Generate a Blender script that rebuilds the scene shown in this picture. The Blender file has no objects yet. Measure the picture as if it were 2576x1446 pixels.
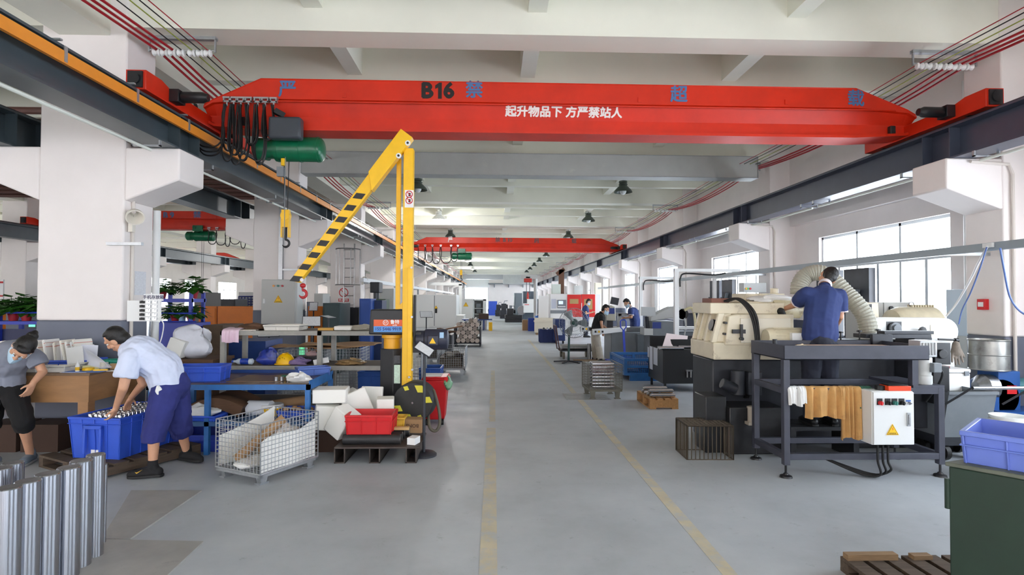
import bpy, math, random
from mathutils import Vector, Matrix
random.seed(7)
S = bpy.context.scene; COL = S.collection
PI = math.pi
cos, sin = math.cos, math.sin
# ---------------------------------------------------------------- camera
F, YAW, PIT, ROLL, H = 1418.5, .0320, .0213, .0042, 1.7
def _m(r): return Matrix(r)
_Ry = _m(((cos(YAW), -sin(YAW), 0), (sin(YAW), cos(YAW), 0), (0, 0, 1)))
_Rp = _m(((1, 0, 0), (0, cos(PIT), sin(PIT)), (0, -sin(PIT), cos(PIT))))
_Rx = _m(((1, 0, 0), (0, 0, -1), (0, 1, 0)))
_Rr = _m(((cos(ROLL), -sin(ROLL), 0), (sin(ROLL), cos(ROLL), 0), (0, 0, 1)))
RC = _Rr @ _Rx @ _Rp @ _Ry
cam = bpy.data.objects.new('camera', bpy.data.cameras.new('camera')); COL.objects.link(cam)
cam.data.sensor_width = 36; cam.data.lens = 36 * F / 2576; cam.data.clip_end = 400; cam.data.clip_start = .05
_c = Matrix((RC[0], -RC[1], -RC[2])).transposed().to_4x4(); _c.translation = (0, 0, H)
cam.matrix_world = _c
S.camera = cam
# pixel of the photograph -> a point of the place (on the floor / a plane of known distance)
def _ray(x, y): return RC.transposed() @ Vector(((x - 1288) / F, (y - 723) / F, 1))
def fl(x, y, z=0.):
    d = _ray(x, y); t = (z - H) / d.z; return Vector((d.x * t, d.y * t, z))
def aY(x, y, Y):
    d = _ray(x, y); t = Y / d.y; return Vector((d.x * t, Y, H + d.z * t))
def aX(x, y, X):
    d = _ray(x, y); t = X / d.x; return Vector((X, d.y * t, H + d.z * t))
# ---------------------------------------------------------------- sky, exposure, daylight
S.view_settings.view_transform = 'Standard'; S.view_settings.look = 'None'
S.view_settings.exposure = 0.82; S.view_settings.gamma = 1
W = bpy.data.worlds.new('World'); S.world = W; W.use_nodes = True
nt = W.node_tree; bg = nt.nodes['Background']
geo = nt.nodes.new('ShaderNodeNewGeometry'); sep = nt.nodes.new('ShaderNodeSeparateXYZ'); ramp = nt.nodes.new('ShaderNodeValToRGB')
tc = nt.nodes.new('ShaderNodeTexCoord'); mp = nt.nodes.new('ShaderNodeMapRange')
vd = nt.nodes.new('ShaderNodeVectorMath'); vd.operation = 'DOT_PRODUCT'; vd.inputs[1].default_value = (.75, .65, 0)
nt.links.new(tc.outputs['Generated'], vd.inputs[0]); nt.links.new(vd.outputs['Value'], mp.inputs[0])
mp.inputs[1].default_value = -1; mp.inputs[2].default_value = 1
ramp.color_ramp.elements[0].color = (.60, .56, .555, 1); ramp.color_ramp.elements[1].color = (.92, 1.02, 1.14, 1)
ramp.color_ramp.elements[0].position = .1; ramp.color_ramp.elements[1].position = .6
nt.links.new(mp.outputs[0], ramp.inputs[0]); nt.links.new(ramp.outputs[0], bg.inputs[0])
bg.inputs[1].default_value = 9.0
S.cycles.max_bounces = 10; S.cycles.diffuse_bounces = 6; S.cycles.glossy_bounces = 3; S.cycles.transparent_max_bounces = 12
S.cycles.sample_clamp_indirect = 6
def portal(name, loc, rot, sx, sy):
    l = bpy.data.lights.new(name, 'AREA'); l.shape = 'RECTANGLE'; l.size = sx; l.size_y = sy; l.cycles.is_portal = True
    o = bpy.data.objects.new(name, l); COL.objects.link(o); o.location = loc; o.rotation_euler = rot
# ---------------------------------------------------------------- helpers
def lin(c): return tuple(((v / 255) / 12.92 if v / 255 <= .04045 else ((v / 255 + .055) / 1.055) ** 2.4) for v in c)
_mats = {}
def M(name, rgb, rough=.5, metal=0., var=0., scale=8., bump=0., emit=0., dirt=None, dscale=3., dthr=.55, stretch=None, alpha=1., trans=0., coat=0.):
    if name in _mats: return _mats[name]
    m = bpy.data.materials.new(name); m.use_nodes = True; _mats[name] = m
    n = m.node_tree; b = n.nodes['Principled BSDF']; c = lin(rgb) + (1,)
    b.inputs['Base Color'].default_value = c; b.inputs['Roughness'].default_value = rough; b.inputs['Metallic'].default_value = metal
    if coat: b.inputs['Coat Weight'].default_value = coat
    if trans: b.inputs['Transmission Weight'].default_value = trans
    if alpha < 1: b.inputs['Alpha'].default_value = alpha
    if emit: b.inputs['Emission Color'].default_value = c; b.inputs['Emission Strength'].default_value = emit
    out = None
    if var or dirt or bump:
        t = n.nodes.new('ShaderNodeTexCoord'); v = t.outputs['Object']
        if stretch:
            mpp = n.nodes.new('ShaderNodeMapping'); mpp.inputs['Scale'].default_value = stretch; n.links.new(v, mpp.inputs[0]); v = mpp.outputs[0]
        nz = n.nodes.new('ShaderNodeTexNoise'); nz.inputs['Scale'].default_value = scale; nz.inputs['Detail'].default_value = 6; nz.inputs['Roughness'].default_value = .6
        n.links.new(v, nz.inputs['Vector'])
        if var:
            r = n.nodes.new('ShaderNodeValToRGB'); r.color_ramp.elements[0].position = .3; r.color_ramp.elements[1].position = .7
            r.color_ramp.elements[0].color = tuple(x * (1 - var) for x in c[:3]) + (1,); r.color_ramp.elements[1].color = tuple(min(1, x * (1 + var)) for x in c[:3]) + (1,)
            n.links.new(nz.outputs['Fac'], r.inputs[0]); out = r.outputs[0]
        if dirt:
            n2 = n.nodes.new('ShaderNodeTexNoise'); n2.inputs['Scale'].default_value = dscale; n2.inputs['Detail'].default_value = 8; n2.inputs['Roughness'].default_value = .7
            n.links.new(v, n2.inputs['Vector'])
            r2 = n.nodes.new('ShaderNodeMapRange'); r2.inputs[1].default_value = dthr; r2.inputs[2].default_value = dthr + .18; n.links.new(n2.outputs['Fac'], r2.inputs[0])
            mx = n.nodes.new('ShaderNodeMix'); mx.data_type = 'RGBA'; mx.inputs[6].default_value = c; mx.inputs[7].default_value = lin(dirt) + (1,)
            if out: n.links.new(out, mx.inputs[6])
            n.links.new(r2.outputs[0], mx.inputs[0]); out = mx.outputs[2]
        if out: n.links.new(out, b.inputs['Base Color'])
        if bump:
            bp = n.nodes.new('ShaderNodeBump'); bp.inputs['Strength'].default_value = bump; bp.inputs['Distance'].default_value = .01
            n.links.new(nz.outputs['Fac'], bp.inputs['Height']); n.links.new(bp.outputs[0], b.inputs['Normal'])
    return m
class B:
    """collects shapes, then links them as ONE mesh object"""
    def __init__(s): s.v = []; s.f = []; s.m = []; s.mi = 0
    def add(s, vs, fs):
        o = len(s.v); s.v += [tuple(p) for p in vs]; s.f += [tuple(i + o for i in f) for f in fs]; s.m += [s.mi] * len(fs); return s
    def mat(s, i): s.mi = i; return s
    def box(s, x0, x1, y0, y1, z0, z1, R=None, c=None):
        vs = [Vector((x, y, z)) for z in (z0, z1) for x, y in ((x0, y0), (x1, y0), (x1, y1), (x0, y1))]
        if R is not None:
            c = Vector(c) if c is not None else Vector(((x0 + x1) / 2, (y0 + y1) / 2, (z0 + z1) / 2)); vs = [R @ (p - c) + c for p in vs]
        return s.add(vs, [(0, 3, 2, 1), (4, 5, 6, 7), (0, 1, 5, 4), (1, 2, 6, 5), (2, 3, 7, 6), (3, 0, 4, 7)])
    def bx(s, c, d, R=None):
        return s.box(c[0] - d[0] / 2, c[0] + d[0] / 2, c[1] - d[1] / 2, c[1] + d[1] / 2, c[2] - d[2] / 2, c[2] + d[2] / 2, R)
    def taper(s, c, d0, d1, h, R=None):   # frustum box: centre of the bottom, bottom dims, top dims, height
        c = Vector(c); vs = []
        for d, z in ((d0, 0), (d1, h)):
            vs += [Vector((-d[0] / 2, -d[1] / 2, z)), Vector((d[0] / 2, -d[1] / 2, z)), Vector((d[0] / 2, d[1] / 2, z)), Vector((-d[0] / 2, d[1] / 2, z))]
        if R is not None: vs = [R @ p for p in vs]
        return s.add([p + c for p in vs], [(0, 3, 2, 1), (4, 5, 6, 7), (0, 1, 5, 4), (1, 2, 6, 5), (2, 3, 7, 6), (3, 0, 4, 7)])
    def bar(s, a, b, w, h=None, up=(0, 0, 1)):
        a = Vector(a); b = Vector(b); h = h or w; d = (b - a).normalized(); u = Vector(up)
        if abs(d.dot(u)) > .98: u = Vector((0, 1, 0))
        r = d.cross(u).normalized(); u = r.cross(d)
        vs = []
        for p in (a, b):
            vs += [p - r * w / 2 - u * h / 2, p + r * w / 2 - u * h / 2, p + r * w / 2 + u * h / 2, p - r * w / 2 + u * h / 2]
        return s.add(vs, [(3, 2, 1, 0), (4, 5, 6, 7), (0, 1, 5, 4), (1, 2, 6, 5), (2, 3, 7, 6), (3, 0, 4, 7)])
    def cyl(s, a, b, r0, r1=None, n=16, cap=True):
        return s.lathe([(r0, 0), (r0 if r1 is None else r1, 1)], a, b, n, cap)
    def lathe(s, prof, a, b, n=20, cap=True):   # prof: (radius, t) with t along a->b
        a = Vector(a); b = Vector(b); d = b - a; z = d.normalized(); x = z.orthogonal().normalized(); y = z.cross(x)
        vs = []; fs = []
        for r, t in prof:
            for i in range(n):
                an = 2 * PI * i / n; vs.append(a + d * t + (x * cos(an) + y * sin(an)) * r)
        for k in range(len(prof) - 1):
            for i in range(n):
                j = (i + 1) % n; fs.append((k * n + i, k * n + j, (k + 1) * n + j, (k + 1) * n + i))
        if cap: fs += [tuple(range(n))[::-1], tuple((len(prof) - 1) * n + i for i in range(n))]
        return s.add(vs, fs)
    def tube(s, pts, r, n=6, closed=False, cap=True):
        pts = [Vector(p) for p in pts]; N = len(pts); vs = []; fs = []; x = None
        for i, p in enumerate(pts):
            q = pts[(i + 1) % N] if (closed or i < N - 1) else p; o = pts[i - 1] if (closed or i) else p
            t = (q - o)
            if t.length < 1e-9: t = Vector((0, 0, 1))
            t.normalize()
            x = t.orthogonal().normalized() if x is None else (x - t * x.dot(t))
            if x.length < 1e-6: x = t.orthogonal()
            x.normalize(); y = t.cross(x); rr = r[i] if isinstance(r, (list, tuple)) else r
            vs += [p + (x * cos(2 * PI * k / n) + y * sin(2 * PI * k / n)) * rr for k in range(n)]
        for i in range(N if closed else N - 1):
            j = (i + 1) % N
            for k in range(n): l = (k + 1) % n; fs.append((i * n + k, i * n + l, j * n + l, j * n + k))
        if cap and not closed: fs += [tuple(range(n))[::-1], tuple((N - 1) * n + k for k in range(n))]
        return s.add(vs, fs)
    def prism(s, poly, a0, a1, ax='y'):   # polygon in the two other axes, extruded along ax from a0 to a1
        n = len(poly); f = {'y': lambda p, a: (p[0], a, p[1]), 'x': lambda p, a: (a, p[0], p[1]), 'z': lambda p, a: (p[0], p[1], a)}[ax]
        return s.add([f(p, a0) for p in poly] + [f(p, a1) for p in poly], [tuple(range(n))[::-1], tuple(range(n, 2 * n))] + [(i, (i + 1) % n, (i + 1) % n + n, i + n) for i in range(n)])
    def ell(s, c, r, R=None, nu=14, nv=10):
        c = Vector(c); r = (r, r, r) if not hasattr(r, '__len__') else r; vs = []; fs = []
        for i in range(nv + 1):
            t = PI * i / nv
            for k in range(nu):
                a = 2 * PI * k / nu; p = Vector((r[0] * sin(t) * cos(a), r[1] * sin(t) * sin(a), r[2] * cos(t))); vs.append(c + (R @ p if R else p))
        for i in range(nv):
            for k in range(nu): l = (k + 1) % nu; fs.append((i * nu + k, (i + 1) * nu + k, (i + 1) * nu + l, i * nu + l))
        return s.add(vs, fs)
    def cap2(s, a, b, ra, rb, n=12):   # tapered capsule (limb)
        a = Vector(a); b = Vector(b); L = max((b - a).length, 1e-6); pr = []
        for i in range(5): t = PI / 2 * (1 - i / 4); pr.append((max(ra * cos(t), 1e-4), -ra * sin(t) / L))
        for i in range(5): t = PI / 2 * i / 4; pr.append((max(rb * cos(t), 1e-4), 1 + rb * sin(t) / L))
        return s.lathe(pr, a, b, n)
    def chain(s, pts, rs, n=12):
        for i in range(len(pts) - 1): s.cap2(pts[i], pts[i + 1], rs[i], rs[i + 1], n)
        return s
    def grid(s, fn, nu, nv, th=0.):   # fn(u,v)->Vector ; a sheet, with thickness when th
        P = [[Vector(fn(i / nu, j / nv)) for j in range(nv + 1)] for i in range(nu + 1)]
        vs = [p for row in P for p in row]; k = nv + 1
        fs = [(i * k + j, (i + 1) * k + j, (i + 1) * k + j + 1, i * k + j + 1) for i in range(nu) for j in range(nv)]
        if th:
            n = len(vs); ns = []
            for i in range(nu + 1):
                for j in range(nv + 1):
                    du = P[min(i + 1, nu)][j] - P[max(i - 1, 0)][j]; dv = P[i][min(j + 1, nv)] - P[i][max(j - 1, 0)]; q = du.cross(dv)
                    ns.append(q.normalized() if q.length > 1e-12 else Vector((0, 0, 1)))
            vs = vs + [vs[i] - ns[i] * th for i in range(n)]
            fs = fs + [tuple(x + n for x in f[::-1]) for f in fs]
            ring = [i * k for i in range(nu + 1)] + [nu * k + j for j in range(1, k)] + [i * k + nv for i in range(nu - 1, -1, -1)] + [j for j in range(nv - 1, 0, -1)]
            fs += [(a, b, b + n, a + n) for a, b in zip(ring, ring[1:] + ring[:1])]
        return s.add(vs, fs)
    def text(s, body, size, o, xa, ya, off=.0, center=True, dep=.002, sx=1.):
        """lettering: origin o, along xa, up ya (unit vectors)"""
        cu = bpy.data.curves.new('t', 'FONT'); cu.body = body; cu.size = size; cu.extrude = dep
        cu.resolution_u = 3
        if center: cu.align_x = 'CENTER'; cu.align_y = 'CENTER'
        ob = bpy.data.objects.new('t', cu); COL.objects.link(ob)
        bpy.context.view_layer.update()
        me = bpy.data.meshes.new_from_object(ob.evaluated_get(bpy.context.evaluated_depsgraph_get()))
        xa = Vector(xa); ya = Vector(ya); za = xa.cross(ya); o = Vector(o)
        for q, (ix, iy) in enumerate(((0, 0), (1, 0), (-1, 0), (0, 1), (0, -1)) if off else ((0, 0),)):   # heavier strokes
            s.add([o + xa * (v.co.x * sx + ix * off) + ya * (v.co.y + iy * off) + za * (v.co.z + q * 4e-5) for v in me.vertices], [tuple(p.vertices) for p in me.polygons])
        bpy.data.objects.remove(ob); bpy.data.curves.remove(cu); bpy.data.meshes.remove(me)
        return s
def parts(name, bs, mats, parent, **k):
    return [mesh(name, b, mats, parent, w=True, **k) for b in bs]
def props(o, label=None, cat=None, group=None, kind=None):
    if label: o['label'] = label
    if cat: o['category'] = cat
    if group: o['group'] = group
    if kind: o['kind'] = kind
    return o
def thing(name, label, cat, loc=(0, 0, 0), rz=0., group=None):
    o = bpy.data.objects.new(name, None); COL.objects.link(o); o.location = loc; o.rotation_euler = (0, 0, rz); o.empty_display_size = .1
    return props(o, label, cat, group)
def mesh(name, b, mats, parent=None, smooth=35, bev=0., sub=0, w=False, remesh=0., smoothit=0):
    """link a B as one object; w: the B is in world coordinates although it has a parent"""
    me = bpy.data.meshes.new(name); vs = b.v
    if w and parent is not None:
        org = Vector((0, 0, 0)); q = parent
        while q is not None: org += q.location; q = q.parent
        vs = [tuple(Vector(p) - org) for p in vs]
    me.from_pydata(vs, [], b.f)
    mats = mats if isinstance(mats, (list, tuple)) else [mats]
    for m in mats: me.materials.append(m)
    if len(mats) > 1: me.polygons.foreach_set('material_index', b.m)
    if smooth:
        me.polygons.foreach_set('use_smooth', [True] * len(me.polygons)); me.set_sharp_from_angle(angle=math.radians(smooth))
    o = bpy.data.objects.new(name, me); COL.objects.link(o)
    if parent is not None: o.parent = parent
    if remesh:
        r = o.modifiers.new('r', 'REMESH'); r.mode = 'VOXEL'; r.voxel_size = remesh; r.use_smooth_shade = True
        if smoothit: k = o.modifiers.new('s', 'SMOOTH'); k.iterations = smoothit; k.factor = .5
    if bev: k = o.modifiers.new('b', 'BEVEL'); k.width = bev; k.segments = 2; k.limit_method = 'ANGLE'; k.angle_limit = .7
    if sub: k = o.modifiers.new('u', 'SUBSURF'); k.levels = sub; k.render_levels = sub
    return o
def single(name, label, cat, b, mats, group=None, loc=None, **k):
    """a thing that is one mesh; vertices given in world coordinates, origin moved to its base"""
    if loc is None:
        xs = [p[0] for p in b.v]; ys = [p[1] for p in b.v]; loc = ((min(xs) + max(xs)) / 2, (min(ys) + max(ys)) / 2, min(p[2] for p in b.v))
    b.v = [tuple(Vector(p) - Vector(loc)) for p in b.v]
    o = mesh(name, b, mats, **k); o.location = loc
    return props(o, label, cat, group)
def struct(name, b, mats, label=None, **k):
    o = mesh(name, b, mats, **k); return props(o, label or name.replace('_', ' ').rstrip('0123456789 '), 'building part', kind='structure')
def dup(src, loc=None, rz=None, label=None, group=None):
    """copy of a thing with copies of its parts and sub-parts"""
    c = src.copy(); COL.objects.link(c)
    if loc is not None: c.location = loc
    if rz is not None: c.rotation_euler = (0, 0, rz)
    if label: c['label'] = label
    if group: c['group'] = group
    def rec(a, b):
        for ch in list(a.children):
            d = ch.copy(); COL.objects.link(d); d.parent = b; rec(ch, d)
    rec(src, c); return c
def Rz(a): return Matrix.Rotation(a, 3, 'Z')
def Rx(a): return Matrix.Rotation(a, 3, 'X')
def Ryy(a): return Matrix.Rotation(a, 3, 'Y')
def arc(c, r, a0, a1, n, ax='xz'):
    c = Vector(c); out = []
    for i in range(n + 1):
        a = a0 + (a1 - a0) * i / n; p = {'xz': (cos(a) * r, 0, sin(a) * r), 'yz': (0, cos(a) * r, sin(a) * r), 'xy': (cos(a) * r, sin(a) * r, 0)}[ax]; out.append(c + Vector(p))
    return out
def sag(a, b, d, n=12):
    a = Vector(a); b = Vector(b); return [a.lerp(b, i / n) - Vector((0, 0, d * 4 * (i / n) * (1 - i / n))) for i in range(n + 1)]
def smooth_pts(pts, n=6):
    pts = [Vector(p) for p in pts]; out = []
    for i in range(len(pts) - 1):
        p0 = pts[max(i - 1, 0)]; p1 = pts[i]; p2 = pts[i + 1]; p3 = pts[min(i + 2, len(pts) - 1)]
        for k in range(n):
            t = k / n; out.append(.5 * ((2 * p1) + (p2 - p0) * t + (2 * p0 - 5 * p1 + 4 * p2 - p3) * t * t + (3 * p1 - p0 - 3 * p2 + p3) * t ** 3))
    return out + [pts[-1]]
# ---------------------------------------------------------------- materials
WALL = M('wall paint', (238, 231, 228), .75, var=.03, scale=1.5)
DADO = M('grey dado paint', (104, 109, 124), .6, var=.06, scale=3)
CEIL = M('ceiling paint', (233, 232, 219), .8, var=.03, scale=1.2)
DSTEEL = M('dark painted steel', (66, 76, 82), .35, var=.08, scale=4)
DSTEELR = M('dark blue grey steel', (66, 72, 88), .35, var=.08, scale=4)
RED = M('crane red paint', (210, 40, 4), .45, var=.12, scale=2.2)
ORANGE = M('orange conductor bar', (230, 142, 40), .45, var=.05)
BLACK = M('black plastic', (26, 27, 30), .45)
RUBBER = M('black rubber', (20, 20, 21), .6)
GALV = M('galvanised steel', (176, 180, 184), .38, .75, var=.1, scale=20)
CHROME = M('polished steel', (205, 207, 212), .16, 1.)
STEEL = M('bare steel', (150, 150, 152), .32, .9, var=.15, scale=30)
WHITEP = M('white enamel', (232, 233, 232), .4)
GREENH = M('hoist green enamel', (16, 104, 70), .3, var=.15, scale=5)
YEL = M('yellow enamel', (246, 192, 8), .38, var=.05)
BLUEC = M('blue crate plastic', (54, 92, 206), .38, var=.06, scale=6)
BLUEF = M('blue painted steel', (44, 104, 168), .45, var=.15, scale=9, dirt=(60, 66, 78), dscale=14, dthr=.62)
NAVYC = M('dark blue painted steel', (28, 62, 128), .45, var=.12, scale=5)
LIGHTG = M('light grey enamel', (196, 198, 196), .42)
MIDG = M('mid grey enamel', (122, 128, 134), .45, var=.06)
BEIGE = M('cream machine enamel', (224, 214, 190), .38, var=.08, scale=5, dirt=(120, 96, 70), dscale=4, dthr=.575)
CAST = M('dark cast iron', (44, 47, 54), .45, var=.2, scale=7)
OILY = M('oily dark steel', (34, 35, 38), .35, var=.3, scale=9)
WOOD = M('pallet wood', (140, 112, 82), .75, var=.25, scale=5, stretch=(1, 8, 8), bump=.2)
DWOOD = M('dirty pallet wood', (82, 68, 56), .8, var=.3, scale=5, stretch=(1, 8, 8), bump=.2)
PLY = M('varnished plywood', (158, 116, 76), .5, var=.16, scale=3, stretch=(1, 1, 5))
CARD = M('cardboard', (166, 132, 96), .8, var=.1, scale=4)
FOAM = M('white polystyrene foam', (238, 237, 232), .75, bump=.15, scale=60)
PAPER = M('white paper', (240, 240, 240), .7)
CLOTHW = M('white cloth', (228, 228, 226), .85, var=.05, scale=10)
REDP = M('red plastic', (206, 28, 34), .4, var=.05)
CABLE = M('cable black', (18, 18, 19), .5)
REDC = M('red cable', (168, 18, 34), .5)
LEAF = M('pothos leaf green', (48, 98, 30), .45, var=.35, scale=14)
SKIN = M('skin', (202, 152, 122), .5, var=.06, scale=12)
HAIR = M('black hair', (22, 19, 18), .5, bump=.4, scale=70)
MASK = M('pale blue face mask', (178, 206, 226), .8)
GLASS = M('window glass', (235, 245, 245), .05, alpha=.12)
LAMPON = M('lit lamp', (255, 250, 240), .5, emit=14)
TUBE = M('fluorescent tube', (226, 230, 220), .35)
# ---------------------------------------------------------------- floor
FM = bpy.data.materials.new('sealed concrete floor'); FM.use_nodes = True
n = FM.node_tree; pb = n.nodes['Principled BSDF']; t = n.nodes.new('ShaderNodeTexCoord')
def _noise(sc, det=8, rg=.65, st=None):
    k = n.nodes.new('ShaderNodeTexNoise'); k.inputs['Scale'].default_value = sc; k.inputs['Detail'].default_value = det; k.inputs['Roughness'].default_value = rg
    if st:
        q = n.nodes.new('ShaderNodeMapping'); q.inputs['Scale'].default_value = st; n.links.new(t.outputs['Object'], q.inputs[0]); n.links.new(q.outputs[0], k.inputs['Vector'])
    else: n.links.new(t.outputs['Object'], k.inputs['Vector'])
    return k.outputs['Fac']
def _ramp(f, stops):
    r = n.nodes.new('ShaderNodeValToRGB'); e = r.color_ramp.elements
    while len(e) < len(stops): e.new(.5)
    for q, (p, c) in zip(e, stops): q.position = p; q.color = lin(c) + (1,)
    n.links.new(f, r.inputs[0]); return r.outputs[0]
def _mixc(f, a, b):
    m = n.nodes.new('ShaderNodeMix'); m.data_type = 'RGBA'
    for s_, i in ((f, 0), (a, 6), (b, 7)):
        if isinstance(s_, tuple): m.inputs[i].default_value = lin(s_) + (1,)
        else: n.links.new(s_, m.inputs[i])
    return m.outputs[2]
def _thr(f, lo, hi):
    r = n.nodes.new('ShaderNodeMapRange'); r.inputs[1].default_value = lo; r.inputs[2].default_value = hi; n.links.new(f, r.inputs[0]); return r.outputs[0]
base = _ramp(_noise(.9), [(.3, (160, 165, 170)), (.5, (174, 179, 185)), (.72, (186, 190, 195))])
base = _mixc(_thr(_noise(6, 10, .75), .60, .72), base, (138, 142, 146))      # stains
base = _mixc(_thr(_noise(3.1, 12, .8, (1, .45, 1)), .66, .72), base, (206, 208, 208))   # worn pale scuffs
n.links.new(base, pb.inputs['Base Color'])
rr_ = n.nodes.new('ShaderNodeMapRange'); rr_.inputs[3].default_value = .34; rr_.inputs[4].default_value = .62
n.links.new(_noise(2.2), rr_.inputs[0]); n.links.new(rr_.outputs[0], pb.inputs['Roughness'])
XL0, XL1, XR0, XW = -5.42, -4.42, 6.39, 7.0        # left pillar row, right pillar face, right wall
X20, X21 = -16.05, -15.25                          # second pillar row
XF = -27.0; YB = -6.5; YE = 79.
struct('floor', B().box(XF - .3, XW + .3, YB, YE + .3, -.2, 0), FM, 'grey sealed concrete floor of the hall')
struct('ceiling', B().box(XF - .3, XW + .3, YB, YE + .3, 5.75, 5.95), CEIL, 'white ceiling slab')
PY = [6.86 + 6 * k for k in range(-2, 13)]
# worn yellow lane lines and lids set in the floor
LINE = M('worn yellow floor paint', (194, 184, 160), .6, var=.1, scale=4, dirt=(174, 178, 182), dscale=6, dthr=.46)
lm = B()
for (x0, x1, y0, y1) in ((-.085, .03, 1.5, 7.5), (-.06, .03, 7.9, 13.5)): lm.box(x0, x1, y0, y1, .0, .002)
struct('floor_marking', lm, LINE, 'worn yellow lane line along the middle of the floor')
lm = B()
for (y0, y1) in ((1.5, 9.6), (10.1, 24)): lm.box(1.425, 1.52, y0, y1, .0, .002)
struct('floor_marking', lm, LINE, 'faint yellow lane line on the machine side of the floor')
PLATE = M('steel floor plate', (160, 158, 154), .5, .1, var=.14, scale=3, dirt=(112, 110, 108), dscale=5, dthr=.62)
def plate(pts, lab, z=.012):
    p = [fl(*q) for q in pts]; b = B().prism([(q.x, q.y) for q in p], .0, z, 'z'); single('floor_plate', lab, 'floor plate', b, PLATE)
plate([(255, 1359), (328, 1358), (508, 1236), (330, 1236)], 'thin steel sheet lying on the floor beside the polished cylinders')
plate([(120, 1470), (400, 1470), (512, 1365), (262, 1360)], 'thin steel sheet at the bottom edge of the photo nearest the camera')
gp = B()
for i in range(7): gp.box(1.25, 2.0, 9.55 + i * .1, 9.63 + i * .1, .0, .006)
single('drain_grating', 'slotted steel drain grating on the floor beside the cage of rollers', 'grating', gp, GALV)
# ---------------------------------------------------------------- pillars with corbels
def pillar(x0, x1, y, corbels, dado=1.43, d=.58):
    b = B().mat(1).box(x0, x1, y, y + d, 0, dado).mat(0).box(x0, x1, y, y + d, dado, 5.75)
    for sgn, xx in corbels:   # nose position
        x = x1 if sgn > 0 else x0
        b.prism([(x, 2.86), (x, 3.5), (xx, 3.5), (xx, 3.12)], y, y + d, 'y')
    return struct('pillar', b, [WALL, DADO], 'white concrete pillar with grey painted foot', bev=.02)
for y in PY[2:-1]:
    pillar(XL0, XL1, y, ((1, -3.78), (-1, -6.05)))
    pillar(X20, X21, y, ((1, -14.5), (-1, -16.8)))
    pillar(XR0, XW + .1, y, ((-1, 5.66),), 1.26)
# ---------------------------------------------------------------- ceiling beams
for i, y in enumerate(PY[1:-1]):
    struct('ceiling_beam', B().box(XF, XW - .01, y + .03, y + .48, 4.97, 5.76), CEIL, 'white main ceiling beam')
    for dy in (2.09, 4.09): struct('ceiling_beam', B().box(XF, XW - .01, y + dy, y + dy + .22, 5.13, 5.76), CEIL, 'white secondary ceiling beam')
for x in (-2.22, .52, 3.78, -8.0, -10.7, -13.3, -18.5, -21.2, -24): struct('ceiling_beam', B().box(x - .115, x + .115, YB, YE, 5.25, 5.76), CEIL, 'white lengthwise ceiling rib')
for x0, x1 in ((XL0 + .2, XL1 - .2), (X20 + .1, X21 - .1)): struct('ceiling_beam', B().box(x0, x1, YB, YE, 4.85, 5.76), CEIL, 'white ceiling beam over the pillar row')
# ---------------------------------------------------------------- right wall with windows
FRAME = M('window frame', (196, 202, 206), .4, .3)
wb = B(); ys = [YB]
win = []
for y in PY[:-1]: win.append((y + 1.56, y + 5.06))
SILL, TOP = .95, 3.06
prev = YB
for a, b_ in win:
    if a < YB: continue
    wb.mat(1).box(XW, XW + .24, prev, a, 0, 1.26).mat(0).box(XW, XW + .24, prev, a, 1.26, 5.75)
    wb.mat(1).box(XW, XW + .24, a, b_, 0, SILL).mat(0).box(XW, XW + .24, a, b_, TOP, 5.75)
    prev = b_
wb.mat(1).box(XW, XW + .24, prev, YE, 0, 1.26).mat(0).box(XW, XW + .24, prev, YE, 1.26, 5.75)
wb.box(XW - .13, XW, YB, YE, 3.42, 5.75)
struct('wall_right', wb, [WALL, DADO], 'white side wall with tall windows')
k = 0
for a, b_ in win:
    if a < YB: continue
    k += 1; r = thing('window_%d' % k, 'tall bright window in the side wall, bay %d' % k, 'window', (XW + .1, a, SILL)); r['kind'] = 'structure'
    x = XW + .1; fr = B(); L = b_ - a
    fr.box(x - .03, x + .03, a, a + .05, SILL, TOP).box(x - .03, x + .03, b_ - .05, b_, SILL, TOP).box(x - .03, x + .03, a, b_, TOP - .05, TOP).box(x - .03, x + .03, a, b_, SILL, SILL + .05)
    fr.box(x - .035, x + .035, a, b_, 2.38, 2.45)
    for q in (1 / 3, 2 / 3): fr.box(x - .03, x + .03, a + L * q - .025, a + L * q + .025, SILL, TOP)
    for q in (1 / 6, .5, 5 / 6): fr.box(x - .025, x + .025, a + L * q - .03, a + L * q + .03, SILL, 2.4)
    mesh('window_frame', fr, FRAME, r, w=True)
    mesh('pane', B().box(x - .003, x + .003, a + .03, b_ - .03, SILL + .03, TOP - .03), GLASS, r, w=True)
    if k < 10: portal('window_light', (XW + .3, (a + b_) / 2, (SILL + TOP) / 2), (0, PI / 2, 0), TOP - SILL, L)
# ---------------------------------------------------------------- far wall with roller door, left wall with windows
fw = B(); d0, d1, dz = -4.75, -.82, 3.3
fw.box(XF, d0, YE, YE + .3, 0, 5.75).box(d1, XW, YE, YE + .3, 0, 5.75).box(d0, d1, YE, YE + .3, dz, 5.75).box(d0, d0 + .7, YE, YE + .3, 0, dz)
struct('wall_far', fw, WALL, 'white end wall of the hall')
dr = thing('door_1', 'tall open roller door in the end wall', 'door', ((d0 + d1) / 2, YE, 0)); dr['kind'] = 'structure'
mesh('roller_box', B().box(d0 - .2, d1 + .2, YE - .25, YE, dz + .1, dz + .55).box(d0 - .1, d1 + .1, YE - .2, YE + .0, dz + .55, dz + 2.0), WHITEP, dr, w=True)
mesh('rail', B().box(d0 + .6, d0 + .72, YE - .1, YE, 0, dz).box(d1 - .05, d1 + .05, YE - .1, YE, 0, dz), GALV, dr, w=True)
lw = B(); prev = YB
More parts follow.
